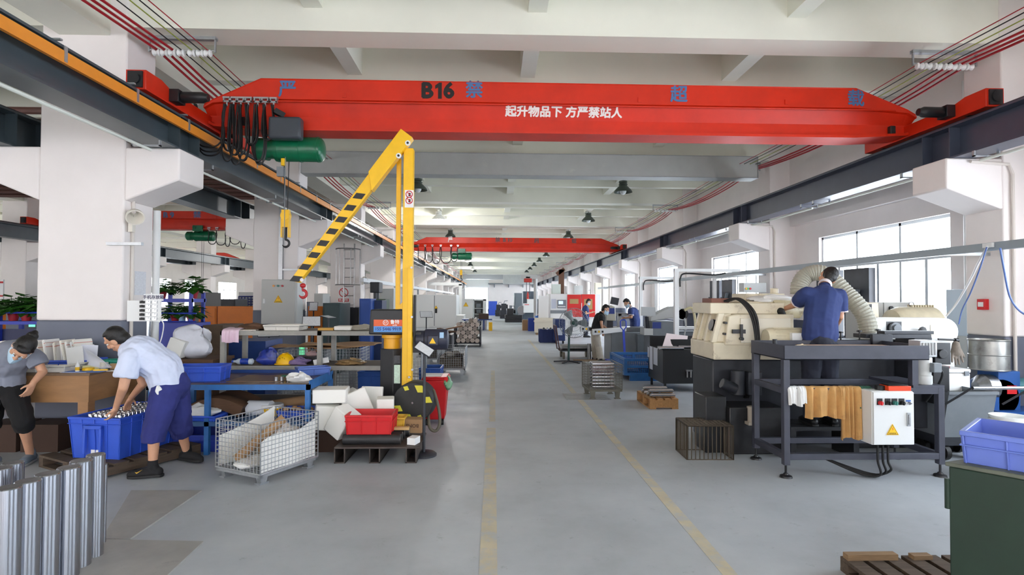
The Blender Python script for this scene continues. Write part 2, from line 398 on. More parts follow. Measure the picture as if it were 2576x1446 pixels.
for y in PY[1:-1]:
    a, b_ = y + 1.3, y + 5.2
    lw.box(XF - .25, XF, prev, a, 0, 5.75).box(XF - .25, XF, a, b_, 0, 1.0).box(XF - .25, XF, a, b_, 3.3, 5.75); prev = b_
lw.box(XF - .25, XF, prev, YE, 0, 5.75)
struct('wall_left', lw, WALL, 'white outer wall beyond the second and third bays')
k = 20
for y in PY[1:-1]:
    k += 1; a, b_ = y + 1.3, y + 5.2; r = thing('window_%d' % k, 'bright window in the outer wall of the far bays, bay %d' % k, 'window', (XF - .1, a, 1)); r['kind'] = 'structure'
    fr = B()
    for q in range(4): yy = a + (b_ - a) * q / 3; fr.box(XF - .13, XF - .07, yy - .03, yy + .03, 1, 3.3)
    fr.box(XF - .13, XF - .07, a, b_, 2.5, 2.56)
    mesh('window_frame', fr, FRAME, r, w=True); mesh('pane', B().box(XF - .103, XF - .097, a, b_, 1, 3.3), GLASS, r, w=True)
# unseen end behind the camera: windows and piers added to streak reflections in steel
bw = B(); xs = [XF]; k = 40; prev = XF
for i in range(14):
    a = XF + .8 + i * 2.5; b_ = a + 1.35
    if b_ > XW: break
    bw.box(prev, a, YB - .25, YB, 0, 5.75).box(a, b_, YB - .25, YB, 4.7, 5.75).box(a, b_, YB - .25, YB, 0, .35); prev = b_; k += 1
    r = thing('window_%d' % k, 'unseen tall window added behind the camera for streaked reflections', 'window', (a, YB - .1, .35)); r['kind'] = 'structure'
    mesh('window_frame', B().box(a, b_, YB - .13, YB - .07, 2.6, 2.68).box(a, a + .05, YB - .13, YB - .07, .35, 4.7).box(b_ - .05, b_, YB - .13, YB - .07, .35, 4.7), FRAME, r, w=True)
    mesh('pane', B().box(a, b_, YB - .103, YB - .097, .35, 4.7), GLASS, r, w=True)
    if a > -10: portal('window_light', ((a + b_) / 2, YB - .3, 2.5), (PI / 2, 0, PI), 1.35, 4.35)
bw.box(prev, XW + .24, YB - .25, YB, 0, 5.75)
struct('wall_back', bw, WALL, 'unseen white wall with tall windows behind the camera, shaped for reflections')
# ---------------------------------------------------------------- crane runway beams
def runway(x, side, lab, bar, mat):
    """I beam along the hall; side = +1 when the hall it faces lies to +x"""
    t = thing('crane_runway_beam', lab, 'crane beam', (x, YB, 3.5))
    b = B().box(x - .16, x + .16, YB, YE - .3, 3.5, 3.52).box(x - .16, x + .16, YB, YE - .3, 3.9, 3.925).box(x - .01, x + .01, YB, YE - .3, 3.52, 3.9)
    for y in PY:
        for dy in (.05, .5): b.box(x - .15, x + .15, y + dy, y + dy + .012, 3.52, 3.9)
    mesh('beam', b, mat, t, w=True)
    mesh('rail', B().box(x - .03, x + .03, YB, YE - .3, 3.925, 3.985), OILY, t, w=True)
    if bar:
        xb = x + side * .19
        mesh('conductor_bar', B().box(xb - .012, xb + .012, YB, YE - 1, 3.755, 3.855).box(xb - .018, xb + .018, YB, YE - 1, 3.745, 3.757), ORANGE, t, w=True)
        br = []
        for i in range(60):
            y = 3.0 + i * 1.0; br.append(B().box(xb + side * .012 - .005, xb + side * .012 + .005, y, y + .035, 3.76, 3.90).box(x - .1, xb + .02, y - .06, y - .03, 3.925, 3.94))
        parts('hanger', br, GALV, t)
    return t
runway(-3.96, 1, 'dark steel crane beam with orange conductor bar on the pillar row left of the aisle', True, DSTEEL)
runway(5.90, -1, 'dark steel crane beam on the corbels along the window wall', False, DSTEELR)
runway(-5.88, -1, 'dark steel crane beam of the neighbouring bay behind the near pillar row', False, DSTEEL)
runway(-14.66, 1, 'dark steel crane beam across the neighbouring bay on the farther pillar row', False, DSTEEL)
runway(-16.64, -1, 'dark steel crane beam of the outermost bay behind the farther pillar row', True, DSTEEL)
# fluorescent battens hung below the runway beams
def batten(x, y0, y1, lab, grp):
    t = thing('batten_light', lab, 'light', (x, y0, 3.4), 0, grp)
    mesh('tube', B().cyl((x, y0, 3.41), (x, y1, 3.41), .018, n=10), TUBE, t, w=True)
    for y in (y0 + .1, y1 - .1):
        h = B().box(x - .16, x + .16, y, y + .035, 3.43, 3.445).box(x - .16, x - .145, y, y + .035, 3.43, 3.5).box(x + .145, x + .16, y, y + .035, 3.43, 3.5)
        mesh('bracket', h, GALV, t, w=True)
for i in range(20):
    y = 6.86 + (i // 2 - 1) * 6 + (.75, 3.35)[i % 2]
    batten(-3.97, y, y + 2.4, 'white fluorescent batten under the conductor bar side crane beam', 'battens under the beam left of the aisle')
    batten(5.88, y, y + 2.4, 'white fluorescent batten under the crane beam by the windows', 'battens under the window side beam')
# ---------------------------------------------------------------- overhead travelling cranes
BLUET = M('blue stencil paint', (74, 112, 160), .6); BLACKT = M('black stencil paint', (24, 20, 20), .6); WHITET = M('white stencil paint', (238, 230, 226), .6)
def girder_mesh(xa, xb, yf, zt, zb):
    """one welded box girder between the end carriages; front face towards the camera"""
    h = zt - zb; b = B(); st = [(xa, zt - h * .52, zb + h * .14), (xa + .12, zt - h * .42, zb + h * .06), (xa + .75, zt, zb), (xb - .85, zt, zb), (xb - .12, zt - h * .42, zb + h * .06), (xb, zt - h * .52, zb + h * .14)]
    rows = []
    for x, z1, z0 in st:
        zr = min(zb + h * .64, z1 - .02)
        rows.append([(x, yf - .012, z1), (x, yf, z1 - .012), (x, yf, zr), (x, yf - .025, zr - .005), (x, yf - .025, zr - .035), (x, yf + .02, zr - .045), (x, yf + .10, zb + h * .30), (x, yf + .10, z0 + .05), (x, yf + .01, z0 + .035), (x, yf + .01, z0), (x, yf + .4, z0), (x, yf + .4, z0 + .035), (x, yf + .3, z0 + .05), (x, yf + .3, zb + h * .3), (x, yf + .42, zr), (x, yf + .42, z1)])
    k = len(rows[0]); vs = [p for r in rows for p in r]; fs = []
    for i in range(len(rows) - 1):
        for j in range(k): l = (j + 1) % k; fs.append((i * k + j, i * k + l, (i + 1) * k + l, (i + 1) * k + j))
    fs += [tuple(range(k))[::-1], tuple((len(rows) - 1) * k + j for j in range(k))]
    b.add(vs, fs)
    for q in (.188, .60, .81):
        x = xa + (xb - xa) * q; b.box(x, x + .05, yf - .02, yf, zb + h * .64, zb + h * .74)
    return b
def carriage(t, x, y0, y1, side):
    c = mesh('end_carriage', B().prism([(y0, 4.0), (y0, 4.22), (y0 + .3, 4.22), (y0 + .5, 4.17), (y1, 4.17), (y1, 4.0)], x - .11, x + .11, 'x'), RED, t, w=True, bev=.006)
    mesh('buffer', B().cyl((x, y0 - .04, 4.11), (x, y0, 4.11), .06, n=16).box(x - .08, x + .08, y0 - .02, y0, 4.02, 4.2), BLACK, c, w=True)
    parts('wheel', [B().cyl((x - .05, y_, 4.065), (x + .05, y_, 4.065), .075, n=18) for y_ in (y0 + .35, y1 - .3)], OILY, c)
    m = B(); ym = y0 + .42; xi = x + side * .11
    m.bx((xi + side * .05, ym + .1, 4.1), (.12, .16, .15)).lathe([(.05, 0), (.066, .08), (.066, .8), (.05, .9), (.045, 1)], (xi + side * .1, ym + .1, 4.1), (xi + side * .42, ym + .1, 4.1), 18)
    mesh('travel_motor', m, BLACK, t, w=True, bev=.004)
def hoist(t, x, y, zb, s=1., col=None):
    """electric wire rope hoist under the girder at x"""
    z = zb - .20 * s
    b = B().lathe([(.01, 0), (.1, .02), (.15, .07), (.15, .2), (.13, .21), (.13, .32), (.168, .33), (.168, .93), (.16, .96), (.13, .985), (.02, 1)], (x - .5 * s, y, z), (x + .48 * s, y, z), 28)
    for dx in (-.3, -.14, .16, .4): b.cyl((x + dx * s - .012, y, z), (x + dx * s + .012, y, z), (.175 if dx > -.2 else .155) * s, n=28)
    mesh('drum_motor', b, col or GREENH, t, w=True)
    tr = B()
    for yy in (y - .2, y + .2):
        tr.bx((x, y, zb - .08), (.05, .4, .04)).bx((x, yy, zb + .04), (.34, .02, .2))
        for dx in (-.11, .11): tr.cyl((x + dx, yy - .03, zb + .07), (x + dx, yy + .03, zb + .07), .06, n=16)
    tr.bx((x, y, zb - .06), (.12, .42, .03))
    mesh('trolley', tr, col or GREENH, t, w=True)
def rope_hook(t, x, y, zt, zb, s=1.):
    for dx in (-.035, .035): mesh('wire_rope', B().cyl((x + dx * s, y, zt), (x + dx * s * .6, y, zb + .32 * s), .006, n=6), CABLE, t, w=True)
    hb = mesh('hook_block', B().box(x - .05 * s, x + .05 * s, y - .035 * s, y + .035 * s, zb + .1 * s, zb + .34 * s).cyl((x, y - .045 * s, zb + .26 * s), (x, y + .045 * s, zb + .26 * s), .062 * s, n=20).box(x - .055 * s, x - .04 * s, y - .04 * s, y + .04 * s, zb - .04 * s, zb + .3 * s).box(x + .04 * s, x + .055 * s, y - .04 * s, y + .04 * s, zb - .04 * s, zb + .3 * s), YEL, t, w=True)
    hk = [(x, y, zb + .1 * s), (x, y, zb - .05 * s)] + arc((x, y, zb - .12 * s), .05 * s, PI * .5, -PI * .85, 12)
    mesh('hook', B().tube(hk, [.018 * s] * 2 + [.016 * s] * 10 + [.012 * s, .008 * s, .004 * s], 10), BLACK, hb, w=True)
def festoon(t, y, z, xs, drops, fan=3, r=.011):
    for i, x in enumerate(xs):
        mesh('cable_trolley', B().box(x - .05, x + .05, y - .05, y + .01, z, z + .022).box(x - .045, x - .03, y - .05, y, z - .05, z).box(x + .03, x + .045, y - .05, y, z - .05, z).box(x - .045, x + .045, y - .05, y - .04, z - .055, z - .03).cyl((x, y - .03, z - .1), (x, y - .03, z - .05), .012, n=8), GALV, t, w=True)
    for i in range(len(xs) - 1):
        for k in range(fan):
            c = B()
            a = xs[i] + random.uniform(-.02, .02); b_ = xs[i + 1] + random.uniform(-.02, .02); d = drops[i] * random.uniform(.8, 1.03); y_ = y - .05 - .02 * k; w = max(abs(b_ - a), .16)
            m = (a + b_) / 2; pts = smooth_pts([(a, y_, z - .09), (m - w * .42, y_, z - .09 - d * .3), (m - w * .48, y_, z - .09 - d * .7), (m - w * .3, y_, z - .09 - d * .94), (m, y_, z - .09 - d), (m + w * .3, y_, z - .09 - d * .94), (m + w * .48, y_, z - .09 - d * .7), (m + w * .42, y_, z - .09 - d * .3), (b_, y_, z - .09)], 4)
            mesh('festoon_cable', c.tube(pts, r, 6), CABLE, t, w=True)
YG, ZT, ZB = 7.65, aY(1000, 203, 7.65).z, aY(1000, 330, 7.65).z
t = thing('overhead_crane', 'near red overhead crane spanning the hall with white warning lettering', 'crane', (1, YG, ZB))
xa, xb = -3.9, 5.88
g = mesh('girder', girder_mesh(xa, xb, YG, ZT, ZB), RED, t, w=True, smooth=8)
for ch, px, py in (('严', 723, 226), ('禁', 1193, 228), ('超', 1708, 239), ('载', 2153, 250)):
    mesh('lettering', B().text(ch, .245, aY(px, py, YG - .004), (1, 0, 0), (0, 0, 1), off=.006), BLUET, g, w=True)
for ch, px in (('B', 1074), ('6', 1129)): mesh('lettering', B().text(ch, .29, aY(px, 229, YG - .004), (1, 0, 0), (0, 0, 1), off=.014), BLACKT, g, w=True)
q = aY(1103, 228, YG - .004); mesh('lettering', B().prism([(q.x - .005, q.z - .11), (q.x + .045, q.z - .11), (q.x + .045, q.z + .11), (q.x + .01, q.z + .11), (q.x - .045, q.z + .07), (q.x - .045, q.z + .025), (q.x - .005, q.z + .045)], q.y - .002, q.y + .002, 'y'), BLACKT, g, w=True)
hh = ZT - ZB; up = Vector((0, -.10 + .02, hh * .64 - .045 - hh * .30)).normalized()
p0 = Vector((aY(1420, 276, YG).x, YG + .06 - .006, (ZB + hh * .64 - .045 + ZB + hh * .3) / 2 + .005)); mesh('lettering', B().text('起升物品下 方严禁站人', .158, p0, (1, 0, 0), up, off=.006), WHITET, g, w=True)
carriage(t, -3.96, 6.3, 8.8, 1); carriage(t, 5.90, 6.42, 8.6, -1)
parts('limit_stop', [B().bx(aY(2243, 330, YG + .06), (.075, .07, .14)), B().bx(aY(610, 310, YG + .06), (.08, .07, .16))], BLACK, t, bev=.01)
mesh('carriage_guard', B().box(-3.76, -3.70, 8.0, 9.2, 3.93, 4.02).box(-3.86, -3.70, 8.0, 8.05, 3.95, 4.02), RED, t, w=True)
hx = aY(728, 376, YG + .2).x
hoist(t, hx, YG + .2, aY(728, 376, YG + .2).z + .2)
mesh('control_box', B().bx(aY(720, 324, YG - .12), (.42, .16, .29)), M('grey plastic box', (62, 68, 76), .4), t, w=True, bev=.03)
mesh('box_bracket', B().bar(aY(715, 292, YG - .1), aY(690, 278, YG - .16), .07, .07), BLACK, t, w=True)
rope_hook(t, aY(719, 560, YG + .2).x, YG + .2, ZB - .2, aY(719, 590, YG + .2).z)
mesh('limit_switch', B().bx(aY(713, 408, YG + .12), (.05, .06, .1)), YEL, t, w=True, bev=.006)
pb_ = aY(706, 432, YG + .1); mesh('junction_box', B().bx(pb_, (.09, .06, .13)).cyl(pb_ + Vector((.06, 0, .3)), pb_ + Vector((.06, 0, -.9)), .006, n=6), MIDG, t, w=True, bev=.006)
zz = aY(600, 250, YG - .04).z
fx = [aY(x, 250, YG - .05).x for x in (500, 573, 590, 608, 627, 650, 669, 690)]
festoon(t, YG - .04, zz, fx, [.72, .75, .78, .8, .62, .78, .5], 3)
mesh('tow_rail', B().cyl((xa + .3, YG - .03, zz - .01), (xb - .3, YG - .03, zz - .01), .012, n=8), RED, t, w=True)
# crane B10 farther down the hall
YG2 = 26.3; zt2, zb2 = aY(1280, 598, YG2).z, aY(1280, 632.5, YG2).z
t = thing('overhead_crane', 'second red overhead crane far down the hall numbered B10', 'crane', (1, YG2, zb2))
g = mesh('girder', girder_mesh(xa, xb, YG2, zt2, zb2), RED, t, w=True, smooth=8)
for ch, px, py in (('禁', 1252, 604), ('超', 1350, 606), ('载', 1444, 607)): mesh('lettering', B().text(ch, .24, aY(px, py, YG2 - .004), (1, 0, 0), (0, 0, 1), off=.006), M('faded grey stencil', (110, 80, 84), .6), g, w=True)
mesh('lettering', B().text('B 10', .24, aY(1277, 604, YG2 - .004), (1, 0, 0), (0, 0, 1), off=.01), M('faded grey stencil', (110, 80, 84), .6), g, w=True)
mesh('lettering', B().text('严', .24, aY(1133, 604, YG2 - .004), (1, 0, 0), (0, 0, 1), off=.006), WHITET, g, w=True)
carriage(t, -3.96, 25.1, 28.2, 1); carriage(t, 5.90, 25.3, 28.2, -1)
hoist(t, aY(1162, 640, YG2 + .2).x, YG2 + .2, zb2 - .02)
rope_hook(t, aY(1160, 690, YG2 + .2).x, YG2 + .2, zb2 - .2, aY(1160, 697, YG2 + .2).z)
festoon(t, YG2 - .03, aY(1100, 617, YG2).z, [aY(x, 617, YG2).x for x in (1052, 1070, 1088, 1109, 1135, 1152)], [.75, .8, .8, .75, .7], 1, .018)
# crane B9 in the neighbouring bay
YG3 = 19.2; zt3, zb3 = aY(480, 531, YG3).z, aY(480, 577, YG3).z
t = thing('overhead_crane', 'red overhead crane numbered B9 in the neighbouring bay behind the pillars', 'crane', (-10, YG3, zb3))
g = mesh('girder', girder_mesh(-14.7, -5.86, YG3, zt3, zb3), RED, t, w=True)
mesh('lettering', B().text('B 9', .27, aY(424, 542, YG3 - .004), (1, 0, 0), (0, 0, 1), off=.01), BLUET, g, w=True)
mesh('lettering', B().text('禁', .27, aY(496, 542, YG3 - .004), (1, 0, 0), (0, 0, 1), off=.006), BLUET, g, w=True)
carriage(t, -14.66, 18, 21, 1); carriage(t, -5.88, 18, 21, -1)
hoist(t, aY(505, 597, YG3 + .2).x, YG3 + .2, zb3 + .0)
rope_hook(t, aY(508, 760, YG3 + .2).x, YG3 + .2, zb3 - .2, aY(508, 775, YG3 + .2).z)
festoon(t, YG3 + .05, zb3 + .06, [aY(x, 577, YG3).x for x in (525, 545, 570, 578, 606, 617, 652)], [.55, .5, .6, .5, .6, .5], 1, .014)
t = thing('overhead_crane', 'distant red overhead crane in the outermost bay, glimpsed between the pillars', 'crane', (-21, 37, 3.9))
mesh('girder', girder_mesh(-26.8, -16.6, 37, 4.65, 3.95), RED, t, w=True)
hoist(t, -19.5, 37.2, 3.95)
# ---------------------------------------------------------------- hanging power lines on insulator racks
def lines(xs, z, lab, specs, sg):
    for j, (x, (r, m, nm)) in enumerate(zip(xs, specs)):
        b = B(); ys = [YB + .3] + [y + .25 for y in PY[2:-1]]
        for a, c in zip(ys, ys[1:]): b.tube(sag((x, a, z), (x, c, z), .16 if r > .01 else .05, 8), r, 6)
        single('power_line', '%s, %s' % (nm, lab[j]), 'power line', b, m)
    gl = 'insulator racks on the beams %s' % ('by the windows' if sg > 0 else 'over the pillar row')
    for i, y in enumerate(PY[2:-1]):
        t = thing('insulator_rack', 'rack of white spool insulators hanging from a ceiling beam %s' % ('on the window side' if sg > 0 else 'on the pillar side'), 'insulator rack', ((xs[0] + xs[-1]) / 2, y + .25, 4.97), 0, gl)
        x0, x1 = min(xs) - .1, max(xs) + .1
        mesh('bracket', B().box(x0, x1, y + .23, y + .29, 4.93, 4.97).box(x0, x0 + .02, y + .24, y + .26, z - .03, 4.95).box(x1 - .02, x1, y + .24, y + .26, z - .03, 4.95).cyl((x0, y + .25, z - .005), (x1, y + .25, z - .005), .008, n=6), GALV, t, w=True)
        for x in xs:
            mesh('insulator', B().lathe([(.03, 0), (.045, .15), (.025, .45), (.025, .55), (.045, .85), (.03, 1)], (x - .045, y + .25, z - .04), (x + .045, y + .25, z - .04), 12), WHITEP, t, w=True)
sp = [(.016, REDC, 'thick red cable'), (.016, REDC, 'thick red cable'), (.016, REDC, 'thick red cable'), (.007, CABLE, 'thin black wire'), (.007, M('green yellow wire', (150, 160, 60), .5), 'thin yellow green wire'), (.007, CABLE, 'thin black wire'), (.006, REDC, 'thin red wire')]
zl = 4.80
xl = [aY(x, 118, 7.1).x for x in (393, 413, 433, 455, 482, 503, 522)]
xr = [aY(x, 152, 7.1).x for x in (2440, 2420, 2398, 2385, 2360, 2335, 2315)]
pos = ['first from the pillar row', 'second from the pillar row', 'third from the pillar row', 'fourth from the pillar row', 'fifth from the pillar row', 'sixth from the pillar row', 'innermost over the aisle']
lines(xl, zl, [p + ', above the conductor bar' for p in pos], sp, -1)
lines(xr, zl, [p.replace('pillar row', 'window wall') + ', above the window side beam' for p in pos], sp, 1)
# ---------------------------------------------------------------- duct boxes and lamps
DUCT = M('grey duct sheet', (186, 188, 186), .5, .2, var=.05, scale=3, dirt=(206, 206, 198), dscale=2.2, dthr=.62)
t = thing('air_duct', 'grey sheet metal box duct crossing under the ceiling beam behind the near crane', 'duct', (1, 12.5, 4.46))
mesh('duct', B().box(-4.25, 5.94, 12.5, 12.86, 4.46, 4.955), DUCT, t, w=True)
e = B()
for z in (4.46, 4.945): e.box(-4.26, 5.95, 12.485, 12.5, z, z + .012)
e.box(-4.262, -4.25, 12.485, 12.86, 4.46, 4.957).box(5.94, 5.952, 12.485, 12.86, 4.46, 4.957)
mesh('corner_trim', e, GALV, t, w=True)
t = thing('air_duct', 'silver ventilation duct across the end wall above the roller door', 'duct', (-3, 74, 4.4))
mesh('duct', B().box(-6.5, 1.2, 74, 74.8, 4.35, 4.95), GALV, t, w=True)
mesh('outlet', B().box(1.2, 6.4 - 1.2, 73.2, 74.8, 3.75, 4.9), DUCT, t, w=True)
LAMPG = M('dark green lamp housing', (74, 84, 76), .4)
def lamp(x, y, z, lit, lab):
    t = thing('pendant_lamp', lab, 'lamp', (x, y, z), 0, None)
    mesh('housing', B().lathe([(.03, 0), (.12, .02), (.12, .2), (.09, .24), (.13, .3), (.13, .36), (.11, .42), (.16, .56), (.25, .84), (.27, 1)], (x, y, z + .34), (x, y, z), 24, cap=False).cyl((x, y, z + .34), (x, y, 5.3), .01, n=6), LAMPG if not lit else WHITEP, t, w=True)
    mesh('bulb', B().ell((x, y, z + .05), (.1, .1, .12)), LAMPON if lit else M('lamp lens', (228, 232, 232), .3), t, w=True)
    if lit:
        l = bpy.data.lights.new('lamp_glow', 'POINT'); l.energy = 160; l.shadow_soft_size = .15; o = bpy.data.objects.new('lamp_glow', l); COL.objects.link(o); o.parent = t; o.location = (0, 0, -.12)
wl = {0: (2, 3), 1: (3, 4)}
for i in range(9):
    y = 16.4 + 6.1 * i; nth = ['nearest', 'second', 'third', 'fourth', 'fifth', 'sixth', 'seventh', 'eighth', 'ninth'][i]
    lamp(-2.22, y, 4.86, i % 2 == 1, ('lit white' if i % 2 == 1 else 'dark green') + ' pendant lamp, %s of the row above the machines left of the aisle' % nth)
    lamp(3.78, y, 4.86, False, 'dark green pendant lamp, %s of the row above the machines by the windows' % nth)
for i in range(4): lamp(-10.7, 21 + 8 * i, 4.4, i in (1, 2), ('lit' if i in (1, 2) else 'unlit') + ' pendant lamp in the neighbouring bay, %s down the bay' % ['nearest', 'second', 'third', 'fourth'][i])
# ---------------------------------------------------------------- repeated kinds of thing
def crate_b(L, Wd, Hh, t=.008, ribs=True, fl_=0.):
    """open plastic crate, base centre at the origin; flares by fl_ towards the top"""
    b = B(); x, y = L / 2, Wd / 2
    b.box(-x + fl_, x - fl_, -y + fl_, y - fl_, 0, t)
    def wall(p0, p1, q0, q1):   # bottom pair, top pair (outer), inner by t towards the centre
        c = Vector((0, 0, 0)); vs = []
        for a, z in ((p0, 0), (p1, 0), (q1, Hh), (q0, Hh)):
            vs.append(Vector((a[0], a[1], z)))
        nrm = Vector((p1[1] - p0[1], p0[0] - p1[0], 0)).normalized()
        if nrm.dot(Vector((p0[0] + p1[0], p0[1] + p1[1], 0))) > 0: nrm = -nrm
        vs += [v + nrm * t for v in vs]
        b.add(vs, [(0, 1, 2, 3), (7, 6, 5, 4), (0, 4, 5, 1), (1, 5, 6, 2), (2, 6, 7, 3), (3, 7, 4, 0)])
    f = fl_
    cb = [(-x + f, -y + f), (x - f, -y + f), (x - f, y - f), (-x + f, y - f)]; ct = [(-x, -y), (x, -y), (x, y), (-x, y)]
    for i in range(4): j = (i + 1) % 4; wall(cb[i], cb[j], ct[i], ct[j])
    r = .012
    for zz, hh_ in ((Hh - .022, .022), (Hh - .07 if Hh > .14 else Hh - .022, .008)):
        b.box(-x - r, x + r, -y - r, -y + t * .5, zz, zz + hh_).box(-x - r, x + r, y - t * .5, y + r, zz, zz + hh_).box(-x - r, -x + t * .5, -y, y, zz, zz + hh_).box(x - t * .5, x + r, -y, y, zz, zz + hh_)
    if ribs:
        nx = max(2, int(L / .13)); ny = max(2, int(Wd / .13))
        for i in range(nx + 1):
            xx = -x + f + (L - 2 * f) * i / nx
            for s_ in (-1, 1): b.bar((xx, s_ * (y - f + .003), 0), (xx * (x / max(x - f, .01)), s_ * (y + .003), Hh - .02), .008, .012)
        for i in range(ny + 1):
            yy = -y + f + (Wd - 2 * f) * i / ny
            for s_ in (-1, 1): b.bar((s_ * (x - f + .003), yy, 0), (s_ * (x + .003), yy * (y / max(y - f, .01)), Hh - .02), .012, .008)
    return b
def crate(name, lab, cat, loc, rz, L, Wd, Hh, m, group=None, fl_=.012, bev=.003):
    o = mesh(name, crate_b(L, Wd, Hh, fl_=fl_), m, bev=bev); o.location = loc; o.rotation_euler = (0, 0, rz); return props(o, lab, cat, group)
def wire_panel(a, u, v, nu, nv, r=.003, fr=.006):
    """welded wire panel from corner a along u and v"""
    b = B(); a, u, v = Vector(a), Vector(u), Vector(v)
    for i in range(nu + 1): b.cyl(a + u * i / nu, a + u * i / nu + v, fr if i in (0, nu) else r, n=5)
    for j in range(nv + 1): b.cyl(a + v * j / nv, a + v * j / nv + u, fr if j in (0, nv) else r, n=5)
    return b
def wire_cage(name, lab, loc, rz, L, Wd, Hh, leg=.1, cell=.06, m=None, front_half=False, group=None, lid=False):
    """stacking wire container; base corner frame, four legs with feet, four wire sides and a floor"""
    m = m or GALV; t = thing(name, lab, 'wire cage', loc, rz, group); x, y = L / 2, Wd / 2; z0 = leg
    mesh('base_frame', B().box(-x, x, -y, -y + .03, z0 - .03, z0).box(-x, x, y - .03, y, z0 - .03, z0).box(-x, -x + .03, -y, y, z0 - .03, z0).box(x - .03, x, -y, y, z0 - .03, z0), m, t)
    nx, ny, nz = max(3, round(L / cell)), max(3, round(Wd / cell)), max(3, round(Hh / cell))
    mesh('wire_floor', wire_panel((-x, -y, z0 + .006), (L, 0, 0), (0, Wd, 0), nx, ny), m, t)
    hf = Hh * .62 if front_half else Hh
    for a, u, n_, h_ in (((-x, -y, z0), (L, 0, 0), nx, hf), ((-x, y, z0), (L, 0, 0), nx, Hh), ((-x, -y, z0), (0, Wd, 0), ny, Hh), ((x, -y, z0), (0, Wd, 0), ny, Hh)):
        mesh('wire_side', wire_panel(a, u, (0, 0, h_), n_, max(3, round(h_ / cell))), m, t)
    if lid: mesh('wire_lid', wire_panel((-x, -y, z0 + Hh), (L, 0, 0), (0, Wd, 0), nx, ny), m, t)
    for sx in (-1, 1):
        for sy in (-1, 1):
            c = (sx * (x - .07), sy * (y - .06)); b = B()
            b.taper((c[0], c[1], .012), (.06, .05), (.09, .06), z0 - .04)
            b.box(c[0] - .05, c[0] + .05, c[1] - .035, c[1] + .035, 0, .014)
            mesh('leg', b, m, t)
    return t
def wood_pallet(name, lab, loc, rz, L, Wd, Hh=.13, m=None, nb=6, group=None):
    """boards run along y on three stringers that run along x"""
    m = m or WOOD; t = thing(name, lab, 'pallet', loc, rz, group); x, y = L / 2, Wd / 2; bw = L / (nb + (nb - 1) * .35)
    for i in range(nb):
        x0 = -x + i * bw * 1.35; mesh('deck_board', B().box(x0, x0 + bw, -y, y, Hh - .022, Hh), m, t, bev=.002)
    for yy in (-y + .04, 0, y - .04): mesh('stringer', B().box(-x, x, yy - .04, yy + .04, .02, Hh - .022), m, t, bev=.002)
    for xx in (-x + .05, x - .05): mesh('bottom_board', B().box(xx - .05, xx + .05, -y, y, 0, .02), m, t)
    return t
def cloth_b(path, width_dir, w, nu=24, nv=14, wob=.01, seed=1, th=.004, hem=0.):
    """draped sheet: path = cross profile points, width_dir = direction of the folds' spread"""
    rnd = random.Random(seed); pts = smooth_pts(path, 5); ph = [rnd.uniform(0, 6.3) for _ in range(6)]; wd = Vector(width_dir)
    L = len(pts) - 1
    def fn(u, v):
        k = v * L; i = min(int(k), L - 1); p = pts[i].lerp(pts[i + 1], k - i)
        d = sum(sin(u * f_ * 6.28 + ph[q] + v * 1.5) for q, f_ in enumerate((2.1, 3.7, 5.3))) * wob * (.35 + abs(v - .5) * 1.6)
        nrm = wd.cross(Vector((0, 0, 1))).normalized()
        return p + wd * (u - .5) * w + nrm * d + Vector((0, 0, hem * sin(u * 9 + ph[3]) * max(0, abs(v - .5) * 2 - .5)))
    return B().grid(fn, nu, nv, th)
def crumple_b(c, r, seed=1, nu=22, nv=14, amp=.35, R=None):
    """crumpled heap of cloth or plastic around c"""
    rnd = random.Random(seed); ph = [(rnd.uniform(1, 4), rnd.uniform(1, 5), rnd.uniform(0, 6.3)) for _ in range(7)]; c = Vector(c)
    b = B(); vs = []; fs = []
    for i in range(nv + 1):
        t = PI * i / nv
        for k in range(nu):
            a = 2 * PI * k / nu; d = 1 + amp * sum(sin(f1 * a * round(1) + p) * cos(f2 * t + p) for f1, f2, p in [(round(x), y, z) for x, y, z in ph]) / 3
            p = Vector((r[0] * sin(t) * cos(a) * d, r[1] * sin(t) * sin(a) * d, r[2] * cos(t) * (d if t < PI / 2 else 1))); vs.append(c + (R @ p if R else p))
    for i in range(nv):
        for k in range(nu): l = (k + 1) % nu; fs.append((i * nu + k, (i + 1) * nu + k, (i + 1) * nu + l, i * nu + l))
    return b.add(vs, fs)
SIGNY = M('warning yellow', (250, 200, 30), .5); SIGNR = M('sign red', (206, 30, 36), .5); SIGNK = M('sign black', (20, 20, 22), .5)
